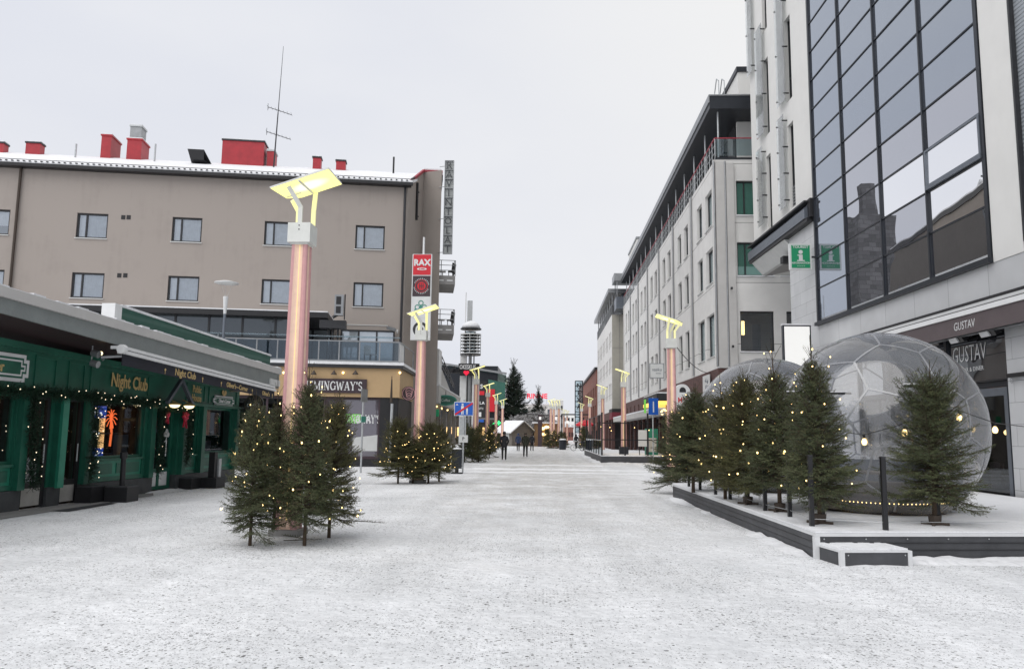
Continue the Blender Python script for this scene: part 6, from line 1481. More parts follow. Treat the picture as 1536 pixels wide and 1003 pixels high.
# black posts
post_me = None
posts = [(4.03, 12.28), (4.12, 13.65), (4.0, 14.7), (3.98, 15.95), (3.95, 17.2), (3.92, 18.5), (3.86, 20.0), (3.82, 21.3), (4.97, 11.93)]
plab = ['black rail post at the near deck corner, beside the big spruce trunk', 'second black rail post from the near deck corner', 'third black rail post from the near deck corner', 'fourth black rail post along the deck, under the lit spruces', 'fifth black rail post along the deck', 'sixth black rail post along the deck, by the olive spruce trunk', 'seventh black rail post, near the far deck corner', 'farthest black rail post of the deck', 'lone black post on the front edge between the two nearest spruces']
for i, (x, y) in enumerate(posts):
    if i == 0:
        p0 = thing('rail_post', plab[0], 'post', (x, y, DZ), 0, 'black rail posts on the deck'); MB().box(-.032, .032, -.032, .032, .0, 1.05).build('shaft', 'rail_black', p0); MB().box(-.036, .036, -.036, .036, 1.051, 1.07).build('cap', 'dark_metal', p0)
    else:
        o = copy_tree(p0); o.location = (x, y, DZ); o['label'] = plab[i]
t = thing('wire_rail', 'thin slack wire strung low between the black posts of the deck', 'wire', (4.03, 12.28, DZ), 0); mb = MB()
for z in (.12, ): mb.path([(a-4.03, b-12.28, z) for a, b in posts[:8]], .005, 5).path([(0, 0, z), (.94, -.35, z), (2.9, .05, z)], .004, 5)
mb.build('wire', 'galvanised', t)
# pergola bars behind the spruces
pg = thing('black_frame', 'black post and beam frame with snow on top behind the deck spruces', 'frame', (4.35, 13.9, DZ), 0)
a1 = atY(1178, 588, 14.0); a2 = atY(1273, 588, 14.0)
xa, xb, zz = a1[0]-4.35, a2[0]-4.35, a1[2]-DZ
xm = xa+(xb-xa)*.5; MB().box(xa, xb, -.02, .02, zz-.035, zz).box(xm-.025, xm+.025, -.019, .019, 0, zz-.036).build('bars', 'rail_black', pg); MB().box(xa, xb, -.03, .03, zz+.002, zz+.02).build('snow', 'snow_clean', pg)
a1 = atY(1352, 585, 13.4); a2 = atY(1399, 578, 13.4)
pg = thing('black_frame', 'small snow topped black frame just behind the single right spruce', 'frame', (a1[0], 13.3, DZ), 0); xb = a2[0]-a1[0]; zz = a2[2]-DZ
MB().box(0, xb, -.02, .02, zz-.04, zz).box(xb-.10, xb-.04, -.019, .019, 0, zz-.041).build('bars', 'rail_black', pg); MB().box(0, xb, -.03, .03, zz+.002, zz+.03).build('snow', 'snow_clean', pg)
# deck spruces
def gd(px_, py_, z): q = G(px_, py_, z); return float(q[0]), float(q[1])
dtrees = [(1, *gd(1230, 786, DZ), DZ, 'big dark spruce at the near left corner of the deck, with a tall bushy tip', 1.02, 1.0, 22, .9),
          (6, *gd(1170, 768, DZ), DZ, 'tall lit spruce second from the deck corner, its tip in front of the dome', 1.14, 1.02, 26, 2.4),
          (5, *gd(1122, 757, DZ), DZ, 'bushy olive spruce full of lights, third from the deck corner', 1.06, 1.10, 40, 1.1),
          (3, *gd(1088, 749, DZ), DZ, 'bare tipped olive spruce in the middle of the deck row, left of the bushy one', 1.0, 1.12, 34, 4.0),
          (4, *gd(1040, 737, DZ), DZ, 'spruce at the far deck corner, right one of the leftmost pair', 1.14, 1.08, 12, 2.2),
          (0, *gd(1016, 741, 0), 0, 'dark spruce on the snow just past the far deck corner, leftmost of its row', 1.12, 1.05, 14, .2),
          (6, *gd(1052, 738, 0), 0, 'dark spruce behind the leftmost deck pair, thin tip above the others', .98, 1.0, 10, 3.0),
          (4, *gd(1403, 788, DZ), DZ, 'single neat conical spruce standing alone before the big dome', 1.12, .98, 0, 1.0)]
for i, (p, x, y, z, lb, sc, sxy, nl_, rot) in enumerate(dtrees):
    plant_tree(SPR[p], x, y, z, lb, rot, sc, sxy, nl_, 60+i, 'spruces along the dome deck', 'fairy lights on the '+lb.split(',')[0])
    if z and i in (0, 1, 2, 7):
        t = thing('tree_pot', ['dark square stand at the foot of the big corner spruce', 'dark pot at the foot of the second deck spruce', 'dark pot at the foot of the bushy olive spruce', '', '', '', '', 'dark pot under the single conical spruce'][i], 'pot', (x, y, z+.012), rot, 'dark pots under the deck spruces'); MB().lathe([(.085, 0), (.10, .15), (.085, .15), (.08, .10)], 10).build('pot', 'bronze_dark', t); MB().bar((-.22, 0, .02), (.22, 0, .02), .04, .04).bar((0, -.2, .02), (0, .2, .02), .04, .04).build('foot', 'bronze_dark', t)
# igloo domes
def dome(cx, cy, R, label, cz, rz):
    d = thing('igloo_dome', label, 'dome', (cx, cy, DZ+.012), rz, 'transparent igloo domes')
    bm = bmesh.new(); bmesh.ops.create_icosphere(bm, subdivisions=2, radius=1.0)      # 42 cells
    rot = Matrix.Rotation(.45, 3, 'X') @ Matrix.Rotation(.3, 3, 'Z')
    for v in bm.verts: v.co = rot @ v.co.normalized()
    cells = []
    for v in bm.verts:
        cs = []
        for f in v.link_faces: c = f.calc_center_median().normalized(); cs.append(c)
        n = v.co.normalized(); u = n.orthogonal().normalized(); w = n.cross(u); cs.sort(key=lambda c: atan2(c.dot(w), c.dot(u))); cells.append((n.copy(), [c.copy() for c in cs]))
    bm.free()
    zc = -cz/R; mb = MB(); seam = MB(); done = set()
    def P(q, k=1.0): return (q.x*R*k, q.y*R*k, cz+q.z*R*k)
    for n, cs in cells:
        m_ = len(cs)
        for i in range(m_):
            a, b = cs[i], cs[(i+1) % m_]; K = 6
            # foil pillow: subdivided fan, bulging a little above the cell edges
            def pt(s, t):
                q = (n*(1-s)+(a*(1-t)+b*t)*s).normalized(); k = 1.0+.012*(1-s*s); 
                if q.z < zc: q = Vector((q.x, q.y, zc)); q_ = q
                return (q.x*R*k, q.y*R*k, cz+q.z*R*k)
            for si in range(K):
                for ti in range(3):
                    q4 = [pt(si/K, ti/3), pt((si+1)/K, ti/3), pt((si+1)/K, (ti+1)/3), pt(si/K, (ti+1)/3)]
                    if max(q[2] for q in q4) <= .002: continue
                    mb.quad(*q4)
            key = tuple(sorted((tuple(round(v, 3) for v in a), tuple(round(v, 3) for v in b))))
            if key in done: continue
            done.add(key)
            for k in range(5):
                q0 = (a*(1-k/5)+b*k/5).normalized(); q1 = (a*(1-(k+1)/5)+b*(k+1)/5).normalized()
                if q0.z < zc+.01 or q1.z < zc+.01: continue
                for off, r_ in ((0, .016),):
                    seam.bar(P(q0, 1.004), P(q1, 1.004), .036, .006, q0)
    bm = bmesh.new(); me = mb.mesh('shell', 'foil', True); bm.from_mesh(me); bmesh.ops.remove_doubles(bm, verts=bm.verts, dist=.004); bm.to_mesh(me); bm.free(); me.polygons.foreach_set('use_smooth', [True]*len(me.polygons))
    link('shell', me, d); seam.build('seam', 'foil_seam', d)
    rb_ = R*sqrt(max(0, 1-(cz/R)**2))
    MB().lathe([(rb_-.02, .0), (rb_+.05, .0), (rb_+.05, .16), (rb_-.02, .16)], 40).build('base_band', 'bronze_dark', d)
    MB().lathe([(0.001, .01), (rb_-.03, .01), (rb_-.03, .05), (.001, .05)], 40).build('floor', 'deck_grey', d)
    # table and bench inside
    return d, rb_
d1_, rb1 = dome(6.30, 15.2, 1.80, 'large clear igloo dome with hexagon seams at the restaurant door', 1.50, .2)
d2_, rb2 = dome(5.62, 20.3, 1.80, 'second clear igloo dome, half hidden behind the first dome and spruces', 1.50, 1.1)
for i, (cx, cy) in enumerate(((6.30, 15.2), (5.62, 20.3))):
    nmn = ['nearer', 'farther'][i]
    t = thing('round_table', 'low round wooden table inside the %s dome' % nmn, 'table', (cx, cy, DZ+.062), 0, 'tables inside the domes'); MB().lathe([(.001, .62), (.50, .62), (.50, .66), (.001, .66)], 24).build('tabletop', 'hut_wood', t); MB().lathe([(.22, 0), (.2, .03), (.05, .08), (.05, .62)], 14).build('leg', 'dark_metal', t)
    t = thing('curved_bench', 'grey cushioned curved bench round the inside of the %s dome' % nmn, 'bench', (cx, cy, DZ+.062), 0, 'benches inside the domes'); mb = MB(); mb2 = MB(); n = 24
    for k in range(n):
        a, b = -.3+pi*1.25*k/n, -.3+pi*1.25*(k+1)/n; c = lambda r, q, z: (r*cos(q), r*sin(q), z)
        mb.hexa([c(.78, a, 0), c(1.22, a, 0), c(1.22, b, 0), c(.78, b, 0)], [c(.78, a, .42), c(1.22, a, .42), c(1.22, b, .42), c(.78, b, .42)])
        mb2.hexa([c(1.23, a, .3), c(1.33, a, .3), c(1.33, b, .3), c(1.23, b, .3)], [c(1.26, a, .85), c(1.36, a, .85), c(1.36, b, .85), c(1.26, b, .85)])
    mb.build('seat', 'hut_wood', t); mb2.build('backrest', 'steel_blue', t)
# led chain at the dome foot
t = thing('light_chain', 'row of tiny yellow lights round the foot of the large dome', 'string lights', (6.30, 15.2, DZ+.012), 0); mb = MB(); mb.lathe([(rb1+.06, .19), (rb1+.07, .195)], 40); mb.build('wire', 'bronze_dark', t)
for k in range(44):
    a = pi+.25+(pi-.2)*k/43; b = link('bulb', BULB, t); b.location = ((rb1+.08)*cos(a), (rb1+.08)*sin(a), .20)
# festoon with big bulbs
fp = [atY(1268, 648, 13.9), atY(1296, 652, 13.6), atY(1340, 640, 13.4), atY(1400, 618, 13.3), atY(1438, 615, 13.2), atY(1492, 634, 13.6), atY(1540, 640, 14.5)]
t = thing('festoon_string', 'drooping festoon cable with big amber bulbs in front of the large dome', 'string lights', tuple(fp[0]), 0); mb = MB().path([tuple(q-fp[0]) for q in fp], .007, 6); mb.build('cable', 'rail_black', t)
for q in (fp[1], fp[2]+np.array([.18, 0, .02]), fp[4], fp[5]):
    r = q-fp[0]; b = MB().lathe([(.02, 0), (.045, -.05), (.035, -.10), (.001, -.115)], 10, (r[0], r[1], r[2]-.06)).build('bulb', 'bulb_big', t, True); MB().tube((r[0], r[1], r[2]), (r[0], r[1], r[2]-.06), .018, n=8).build('socket', 'rail_black', b)
# cable from lamp to building
t = thing('cable', 'black cable hanging from the right copper lamp collar to the grey building', 'cable', (4.75, 29.0, 5.05), 0); e = np.array([9.1, 43.5, 5.15])-np.array([4.75, 29., 5.05])
MB().path([(e[0]*q, e[1]*q, e[2]*q-1.2*4*q*(1-q)*.25) for q in np.linspace(0, 1, 14)], .018, 5).build('line', 'rail_black', t)
# ================================================================== GROUND, FAR STREET, PEOPLE, SKY
mb = MB(); n = 0
mb.quad((-900, -60, 0), (900, -60, 0), (900, 1500, 0), (-900, 1500, 0))
struct(mb.build('ground', 'snow_ground'))
# kerb lines of the crossing street, nearly buried in snow
def drift(x0, x1, y, h, wd, name, seed):
    rng = np.random.default_rng(seed); n = 60; mb = MB(); prof = [(-.5, 0), (-.2, .75), (.05, 1), (.3, .6), (.5, 0)]
    R_ = []
    for i in range(n+1):
        x = x0+(x1-x0)*i/n; hh = h*(.6+.5*rng.random()); yy = y+.08*math.sin(x*.9)+rng.normal(0, .03)
        R_.append([(x, yy+p*wd, -.01+q*hh) for p, q in prof])
    for i in range(n):
        for k in range(4): mb.quad(R_[i][k], R_[i+1][k], R_[i+1][k+1], R_[i][k+1])
    return struct(mb.build(name, 'snow_clean', None, True))
drift(-6.5, 6.2, 35.4, .05, .7, 'snow_ridge', 1); drift(-6.8, 6.2, 38.6, .06, .9, 'snow_ridge', 2); drift(-7.0, 3.2, 44.0, .05, .8, 'snow_ridge', 3)
def bank(p0, p1, h, wd, seed, base=0.):
    rng = np.random.default_rng(seed); p0 = np.array(p0); p1 = np.array(p1); d = p1-p0; ln = np.linalg.norm(d); d /= ln; nrm = np.array([d[1], -d[0]]); n = max(8, int(ln/.12)); mb = MB(); R_ = []
    hh = .5; 
    for i in range(n+1):
        hh = min(1.2, max(.15, hh+rng.normal(0, .16))); e = sin(pi*min(1, min(i, n-i)/4)/2)
        R_.append([tuple(p0+d*ln*i/n+nrm*(o*wd*(.6+.5*hh)))+(base-.008+q*h*hh*e,) for o, q in ((0, 1.0), (.25, .85), (.6, .4), (1.0, 0))])
    for i in range(n):
        for k in range(3): mb.quad(R_[i][k], R_[i][k+1], R_[i+1][k+1], R_[i+1][k])
    return struct(mb.build('snow_bank', 'snow_clean', None, True))
bank((3.60, 22.7), (3.84, 11.66), .055, .26, 31); bank((4.98, 11.72), (11.1, 12.70), .07, .34, 32); bank((3.96, 11.02), (4.95, 11.16), .05, .16, 33)
bank((-10.6, 20.6), (-10.35, 26.1), .06, .35, 34); bank((-7.6, 39.1), (-13, 38.2), .07, .5, 35); bank((3.45, 49.4), (8.35, 50.25), .10, .6, 36); bank((3.36, 67.9), (3.46, 49.4), .10, .5, 37)
drift(7.6, 12, 12.02, .09, .7, 'snow_ridge', 4); drift(4.9, 9.0, 11.55, .05, .45, 'snow_ridge', 5)
o = MB().quad((-7.3, 38.9, .02), (-2.5, 38.9, .02), (-2.5, 39.2, .02), (-7.3, 39.2, .02)).build('kerb', 'concrete'); struct(o)

# road sign, bin, bollard by the second lamp
P = G(694, 709); t = thing('road_sign', 'blue sign with a red bar over two white walking figures on a grey pole', 'road sign', (P[0], P[1], 0), 0)
MB().tube((0, 0, 0), (0, 0, 3.15), .035, n=10).build('pole', 'galvanised', t)
zc_ = 2.75; w, h = .42, .30
pl_ = MB().box(-w, w, -.05, -.035, zc_-h, zc_+h).build('plate', 'white_paint', t); MB().box(-w+.025, w-.025, -.056, -.051, zc_-h+.025, zc_+h-.025).build('field', 'sign_blue', pl_)
mb = MB()
for x, s in ((-.06, 1.0), (.14, .68)):
    b = zc_-.24; mb.disc((x, b+.43*s), .045*s, -.062, -.057, 10).extr([(x-.055*s, b+.20*s), (x+.055*s, b+.20*s), (x+.06*s, b+.37*s), (x-.06*s, b+.37*s)], -.062, -.057).extr([(x-.05*s, b), (x-.012*s, b), (x-.005*s, b+.2*s), (x-.05*s, b+.2*s)], -.062, -.057).extr([(x+.012*s, b), (x+.05*s, b), (x+.05*s, b+.2*s), (x+.005*s, b+.2*s)], -.062, -.057)
mb.extr([(-.36, zc_+.16), (-.24, zc_+.16), (-.30, zc_+.22)], -.062, -.057); mb.build('pictogram', 'white_paint', pl_)
MB().bar((-.38, -.066, zc_-.25), (.38, -.066, zc_+.25), .008, .075, (0, 0, 1)).build('bar', 'sign_red', pl_)
mb = MB().box(-.20, .10, .04, .06, 1.55, 2.40).build('back_plate', 'galvanised', t); MB().box(-.2, .2, -.045, -.035, 1.3, 1.62).build('small_plate', 'off_white', t)
text(t, 'P', .2, 0, -.05, 1.40, 'dark_metal')
P = G(685, 710); t = thing('litter_bin', 'dark grey litter bin with snow on its lid, left of the blue sign pole', 'litter bin', (P[0], P[1], 0), .1)
MB().lathe([(.26, 0), (.26, .05), (.08, .06), (.08, .22)], 20).build('foot', 'dark_metal', t); MB().prism([(-.21, -.18), (.21, -.18), (.21, .18), (-.21, .18)], .22, .98).build('body', 'panel_frame', t)
MB().box(-.225, .225, -.19, .19, .983, 1.02).build('lid', 'dark_metal', t); MB().lathe([(.20, 1.022), (.18, 1.07), (.001, 1.10)], 16).build('snow', 'snow_clean', t)
P = G(672, 709); t = thing('bollard', 'plain dark square bollard left of the litter bin', 'bollard', (P[0], P[1], 0), 0); MB().box(-.09, .09, -.09, .09, 0, .85).build('post', 'panel_frame', t); MB().box(-.09, .09, -.09, .09, .852, .87).build('snow', 'snow_clean', t)
P = G(541, 709); t = thing('road_sign', 'thin grey pole with a small edge-on grey sign before the bar window', 'road sign', (P[0], P[1], 0), 1.35)
MB().tube((0, 0, 0), (0, 0, 3.5), .038, n=10).build('pole', 'galvanised', t); MB().box(-.3, .3, -.05, -.03, 2.95, 3.5).build('plate', 'grey_metal', t); MB().box(-.2, .2, -.05, -.03, 2.1, 2.35).build('small_plate', 'teal', t)
t = thing('bicycle', 'x', 'bicycle'); bpy.data.objects.remove(t); LABELS.pop('x', None)
def bike(x, y, rz_, label):
    t = thing('bicycle', label, 'bicycle', (x, y, 0), rz_, 'parked bicycles')
    for xx in (-.52, .52):
        mb = MB(); n = 24
        pts_ = [(xx+.32*cos(2*pi*i/n), 0, .34+.32*sin(2*pi*i/n)) for i in range(n+1)]; w_ = MB().path(pts_, .02, 5).build('wheel', 'tyre_black', t)
        for i in range(8): mb.tube((xx, 0, .34), (xx+.31*cos(i*pi/4), 0, .34+.31*sin(i*pi/4)), .003, n=3)
        mb.build('spokes', 'galvanised', w_)
    MB().path([(-.52, 0, .34), (-.12, 0, .30), (.36, 0, .78), (-.22, 0, .80), (-.12, 0, .30)], .018).path([(-.52, 0, .34), (-.22, 0, .80), (-.25, 0, .92)], .015).path([(.52, 0, .34), (.36, 0, .78), (.33, 0, .98)], .018).build('frame', 'dark_metal', t)
    MB().bar((.33, -.28, 1.0), (.33, .28, 1.0), .03, .03).build('handlebar', 'dark_metal', t); MB().box(-.38, -.12, -.07, .07, .92, .98).build('saddle', 'black_paint', t); MB().box(-.38, -.12, -.06, .06, .982, 1.02).build('snow', 'snow_clean', t)
    MB().box(.36, .66, -.15, .15, .80, 1.02).build('basket', 'dark_metal', t)
bike(3.55, 84.5, .35, 'dark parked bicycle at the far street edge, nearest the roadway'); bike(4.35, 85.3, .75, 'dark parked bicycle half behind the nearer one')
bike(-4.75, 38.6, .2, 'parked bicycle glimpsed behind the litter bin')
# arcade building beyond the hotel
ar = Fr('arcade_building', 'low arcade with sloping grey fascia and warm lights beyond the brown building', 'building', (-6.62, 49.0, 0), (-.03, 1))
MB().box(0, 17.5, .0, .25, 3.55, 4.62).build('fascia', 'light_concrete', ar.o); MB().box(0, 17.5, .251, 6, 3.6, 3.7).build('soffit', 'concrete', ar.o); MB().box(-.0, 17.5, .251, 6, 4.0, 4.55).build('roof', 'concrete', ar.o)
MB().box(0, 17.5, -.03, 6, 4.623, 4.72).build('roof_snow', 'snow_clean', ar.o)
MB().box(-3, 17.5, 2.2, 2.4, 0, 3.55).build('shop_wall', 'interior_dark', ar.o); mb = MB()
for i in range(9): mb.lathe([(.001, 3.5), (.12, 3.5), (.10, 3.42), (.001, 3.40)], 8, (.8+i*1.6, .6, 0))
mb.build('ceiling_lamps', 'bulb_big', ar.o); mb = MB()
for i in range(6): mb.box(1+i*2.7, 2.2+i*2.7, 2.15, 2.19, 1.2, 2.4)
mb.build('lit_window', 'warm_light', ar.o)
for i in range(5): MB().box(i*4.2, i*4.2+.3, .3, .6, 0, 3.55).build('pillar', 'concrete', ar.o)
MB().add([(4.5, .5, 4.7), (4.5, .5, 6.5), (14, .5, 4.9), (14, .5, 4.7)], [(0, 1, 2, 3)]).build('side_wall', 'light_concrete', ar.o); mb = MB()
for q in (0, .33, .66): mb.bar((5, .4, 7.0-q), (16, .4, 5.6-q*.4), .05, .05)
for i in range(6): mb.bar((5+i*2.1, .4, 6.0-i*.15), (5+i*2.1, .4, 7.0-i*.27), .05, .05)
mb.build('railing', 'dark_metal', ar.o)
MB().box(2.4, 4.2, .3, .5, 4.72, 7.2).build('white_panel', 'white_paint', ar.o); MB().lathe([(.001, 0), (.6, .0), (.62, .25), (.3, .45), (.001, .5)], 18, (5.4, 1.0, 6.6)).build('ventilator', 'grey_metal', ar.o)
P = atY(665, 600, 50.5); t = thing('oval_sign', 'dark green oval hanging sign under the grey arcade fascia', 'sign', (P[0]+.15, 50.5, P[2]), .1)
MB().extr([(.72*cos(a), .34*sin(a)) for a in np.linspace(0, 2*pi, 25)[:-1]], -.06, .06).build('board', 'teal', t); MB().extr([(.62*cos(a), .26*sin(a)) for a in np.linspace(0, 2*pi, 25)[:-1]], -.066, -.061).build('field', 'pub_green', t); text(t, 'Coffee', .24, 0, -.07, -.08, 'off_white', sx=.9); MB().tube((0, 0, .34), (0, 0, .6), .02).build('hanger', 'dark_metal', t)
P = atY(650, 619, 48.5); t = thing('shop_sign', 'small bright green sign under the brown building corner', 'sign', (P[0], 48.5, P[2]), 0); MB().box(-.35, .35, -.05, .05, -.22, .22).build('cabinet', 'lightbox_green', t)
# dark stone tower behind the hotel, seen only mirrored in the glass front
tw_ = thing('stone_tower', 'dark stone tower behind the brown building, seen mirrored in the glass front', 'building', (-14.5, 80, 0), 0); MB().prism([(-1.9, -1.6), (1.7, -1.6), (1.7, 1.6), (-1.9, 1.6)], 0, 24.5).build('shaft', 'tower_stone', tw_); MB().prism([(-.9, -.7), (.7, -.7), (.7, .7), (-.9, .7)], 24.5, 28).build('chimney', 'tower_stone', tw_)
# ring lantern tower
P = atY(706, 516, 76.0); tx = P[0]
lt = thing('lantern_tower', 'slim tower with a ringed glass lantern, snow dome and black letter sign', 'tower', (tx, 76., 0), 0)
z0 = atY(706, 531, 76.)[2]; z1 = atY(706, 502, 76.)[2]; R_ = .98
MB().box(-.95, -.35, -.3, .3, 0, z0-.1).box(.25, .9, -.3, .3, 0, z0-1.6).build('shaft', 'white_paint', lt); MB().tube((0, -.2, 0), (0, -.2, z0), .16).tube((0, -.2, z0), (0, -.2, z1+.3), .08).tube((.35, 0, z0-1.4), (.35, 0, z1+.3), .06).build('column', 'grey_metal', lt)
mb = MB()
for i in range(7): z = z0+(z1-z0)*i/6; t_ = .06 if i in (0, 6) else .028; mb.lathe([(R_-.03, z-t_), (R_+.03, z-t_), (R_+.03, z+t_), (R_-.03, z+t_), (R_-.03, z-t_)], 24)
for i in range(8): a = i*pi/4; mb.tube((R_*cos(a), R_*sin(a), z0), (R_*cos(a), R_*sin(a), z1), .03, n=5)
mb.build('rings', 'off_white', lt); MB().lathe([(.5, z0), (.5, z1+.3)], 16).build('core_glass', 'rail_glass', lt)
MB().lathe([(.001, z0-.12), (1.0, z0-.12), (1.02, z0-.02), (.001, z0-.02)], 24).build('plate', 'dark_metal', lt); MB().lathe([(1.0, z1+.5), (1.05, z1+.55), (1.0, z1+.62), (.001, z1+.64)], 24).build('plate', 'dark_metal', lt); MB().lathe([(.95, z1+.642), (.75, z1+1.05), (.35, z1+1.3), (.001, z1+1.4)], 24).build('snow_dome', 'snow_clean', lt, True)
MB().tube((-.55, 0, z0), (-.55, 0, z1+4.2), .05).build('mast', 'white_paint', lt); MB().box(-.4, .1, .1, .2, z1+1.2, z1+3.4).build('mesh_panel', 'galvanised', lt)
P0 = atY(688, 545, 75.2); P1 = atY(719, 555, 75.2); t = thing('letter_sign', 'black sign board lettered OKESKUS with a red heart on the ringed tower', 'sign', (P0[0], 75.2, P1[2]), 0); w, h = P1[0]-P0[0], P0[2]-P1[2]
MB().box(0, w, -.1, .25, 0, h).box(.15, w-.05, -.05, .2, -.55, -.01).build('board', 'black_paint', t); text(t, 'OKESKUS', h*.95, w*.44, -.11, h*.14, 'white_paint', bold=.012, sx=.62); MB().disc((w*.32, -.22), .16, -.08, -.06, 12).disc((w*.44, -.22), .16, -.085, -.065, 12).extr([(w*.25, -.28), (w*.51, -.28), (w*.38, -.56)], -.082, -.062).build('heart', 'letters_red', t)
MB().box(-1.6, .2, .2, .3, -.3, .1).bar((-.8, 0, -.3), (-.35, 0, .35), .2, .2).build('arm', 'dark_metal', t); MB().box(-.7, 2.4, -.05, .05, z0-6.3, z0-6.15).build('crossbar', 'grey_metal', lt)
# billboard mall
ml = thing('mall_building', 'dark shopping centre front with black sign wall, red banner and sloping glass roof', 'building', (-9.4, 120, 0), 0)
a = atY(712, 585, 120)[0]+9.4; b = atY(744, 585, 120)[0]+9.4
MB().box(a-6, b+.2, 0, 14, 0, 4.0).build('shop_zone', 'interior_dark', ml); MB().box(a-6, b+.2, .5, 14, 4.0, 12.0).build('upper_wall', 'panel_frame', ml)
MB().add([(a-6, -.2, 12.2), (b+1.5, -.2, 10.6), (b+1.5, 12, 9.0), (a-6, 12, 13)], [(0, 1, 2, 3)]).build('glass_roof', 'pane_green', ml); MB().bar((a-6, -.25, 12.4), (b+1.6, -.25, 10.8), .2, .3).build('roof_edge', 'grey_metal', ml)
MB().add([(b-1.2, -.1, 6.4), (b+1.4, -.1, 6.0), (b+1.4, -.1, 9.4), (b-1.2, -.1, 9.9)], [(0, 1, 2, 3)]).build('glazing', 'pane_green', ml)
sg = MB().box(a-2.2, a+1.9, -.3, .0, 3.3, 9.6).build('sign_wall', 'black_paint', ml)
for i, (tt, z, sz, mt) in enumerate((('US', 8.5, .9, 'white_paint'), ('ELLA', 6.1, .6, 'white_paint'), ('POSTI', 5.3, .42, 'off_white'))): [text(sg, ch_, sz, a+.75+(q_-(len(tt)-1)/2)*sz*.68, -.31, z, mt, bold=.02) for q_, ch_ in enumerate(tt)]
MB().box(a+.2, a+1.5, -.32, -.305, 7.5, 8.1).build('red_panel', 'sign_red', sg); MB().box(a+.3, a+1.1, -.32, -.305, 4.2, 4.9).build('white_panel', 'white_paint', sg); MB().box(a+.2, a+1.5, -.321, -.305, 3.4, 4.0).build('blue_panel', 'sign_blue', sg)
MB().box(a+2.1, a+3.1, -.25, .1, 5.0, 8.4).build('red_banner', 'sign_red', ml); mb = MB(); rng = random.Random(4)
for i in range(14): x = a-5+i*.62; mb.box(x, x+.4, -.05, -.01, 1.0+.3*(i % 3), 2.6)
mb.build('lit_window', 'warm_light', ml)
t = thing('green_light', 'small glowing green cross light between the far left lamps', 'neon light', (atY(748, 634, 90)[0], 90, atY(748, 634, 90)[2]), 0); MB().box(-.25, .25, -.05, .05, -.08, .08).box(-.08, .08, -.052, .048, -.25, .25).build('cross', 'green_neon', t); MB().box(-.02, .02, 0, .6, -.02, .02).build('bracket', 'dark_metal', t)
t = thing('green_light', 'second green neon strip lower left of the far green cross', 'neon light', (atY(740, 636, 92)[0], 92, atY(740, 636, 92)[2]), 0); MB().bar((-.4, 0, -.2), (.3, 0, .25), .05, .12).build('strip', 'green_neon', t); MB().box(-.02, .02, 0, .6, -.02, .02).build('bracket', 'dark_metal', t)
# big Christmas tree and frosted tree
bt = spruce(31, 13.6, 3.5, 280, 1.2, shape=1.0, k=4.6, sp=.055, nl=.20, nw=.055, mat='needles_far', droop=.12, leader=.35)
plant_tree(bt, -4.85, 124, 0, 'huge dark spruce towering over the wooden hut at the street end', 0.5, 1.0, 1.15, 0, group='far street trees')
bt2 = spruce(32, 9.2, 2.2, 160, .8, shape=1.0, k=4.0, sp=.06, nl=.20, nw=.055, mat='needles_far', droop=.12, leader=.3)
plant_tree(bt2, -1.0, 128, 0, 'dark spruce right of the red rooftop letters, behind the frosted tree', 1.2, 1.05, 1.0, 0, group='far street trees')
def bare_tree(x, y, H, R, label, seed, mat='frosted_twigs'):
    rng = np.random.default_rng(seed); t = thing('bare_tree', label, 'tree', (x, y, 0), 0, 'frosted street trees'); tr = MB(); A, B, T = [], [], []
    def grow(p, d, L_, r, lv):
        q = p+d*L_; tr.tube(tuple(p), tuple(q), r, r*.65, n=5, cap=False)
        if lv == 0:
            for _ in range(5):
                e = d+rng.normal(0, .5, 3); e /= np.linalg.norm(e); A.append(q-d*L_*.4*rng.random()); B.append(q+e*L_*.9); T.append(rng.uniform(.1, 1))
            return
        for _ in range(3 if lv < 4 else 4):
            e = d*.9+rng.normal(0, .42, 3); e[2] = abs(e[2])*.8+.1; e /= np.linalg.norm(e); grow(p+d*L_*rng.uniform(.6, 1), e, L_*rng.uniform(.6, .78), r*.6, lv-1)
    grow(np.zeros(3), np.array([0, 0, 1.]), H*.30, .16, 5)
    P, tn = needles(np.array(A), np.array(B), np.array(T), rng, .10, .26, .05); tr.build('trunk', 'bark', t); link('crown', tri_mesh('crown', P, tn, mat), t)
bare_tree(-2.9, 117, 6.4, 3, 'broad pale frosted tree lit warm, just right of the huge spruce', 3)
bare_tree(-1.2, 119, 7.2, 3, 'white frosted tree under the red rooftop letters', 4)
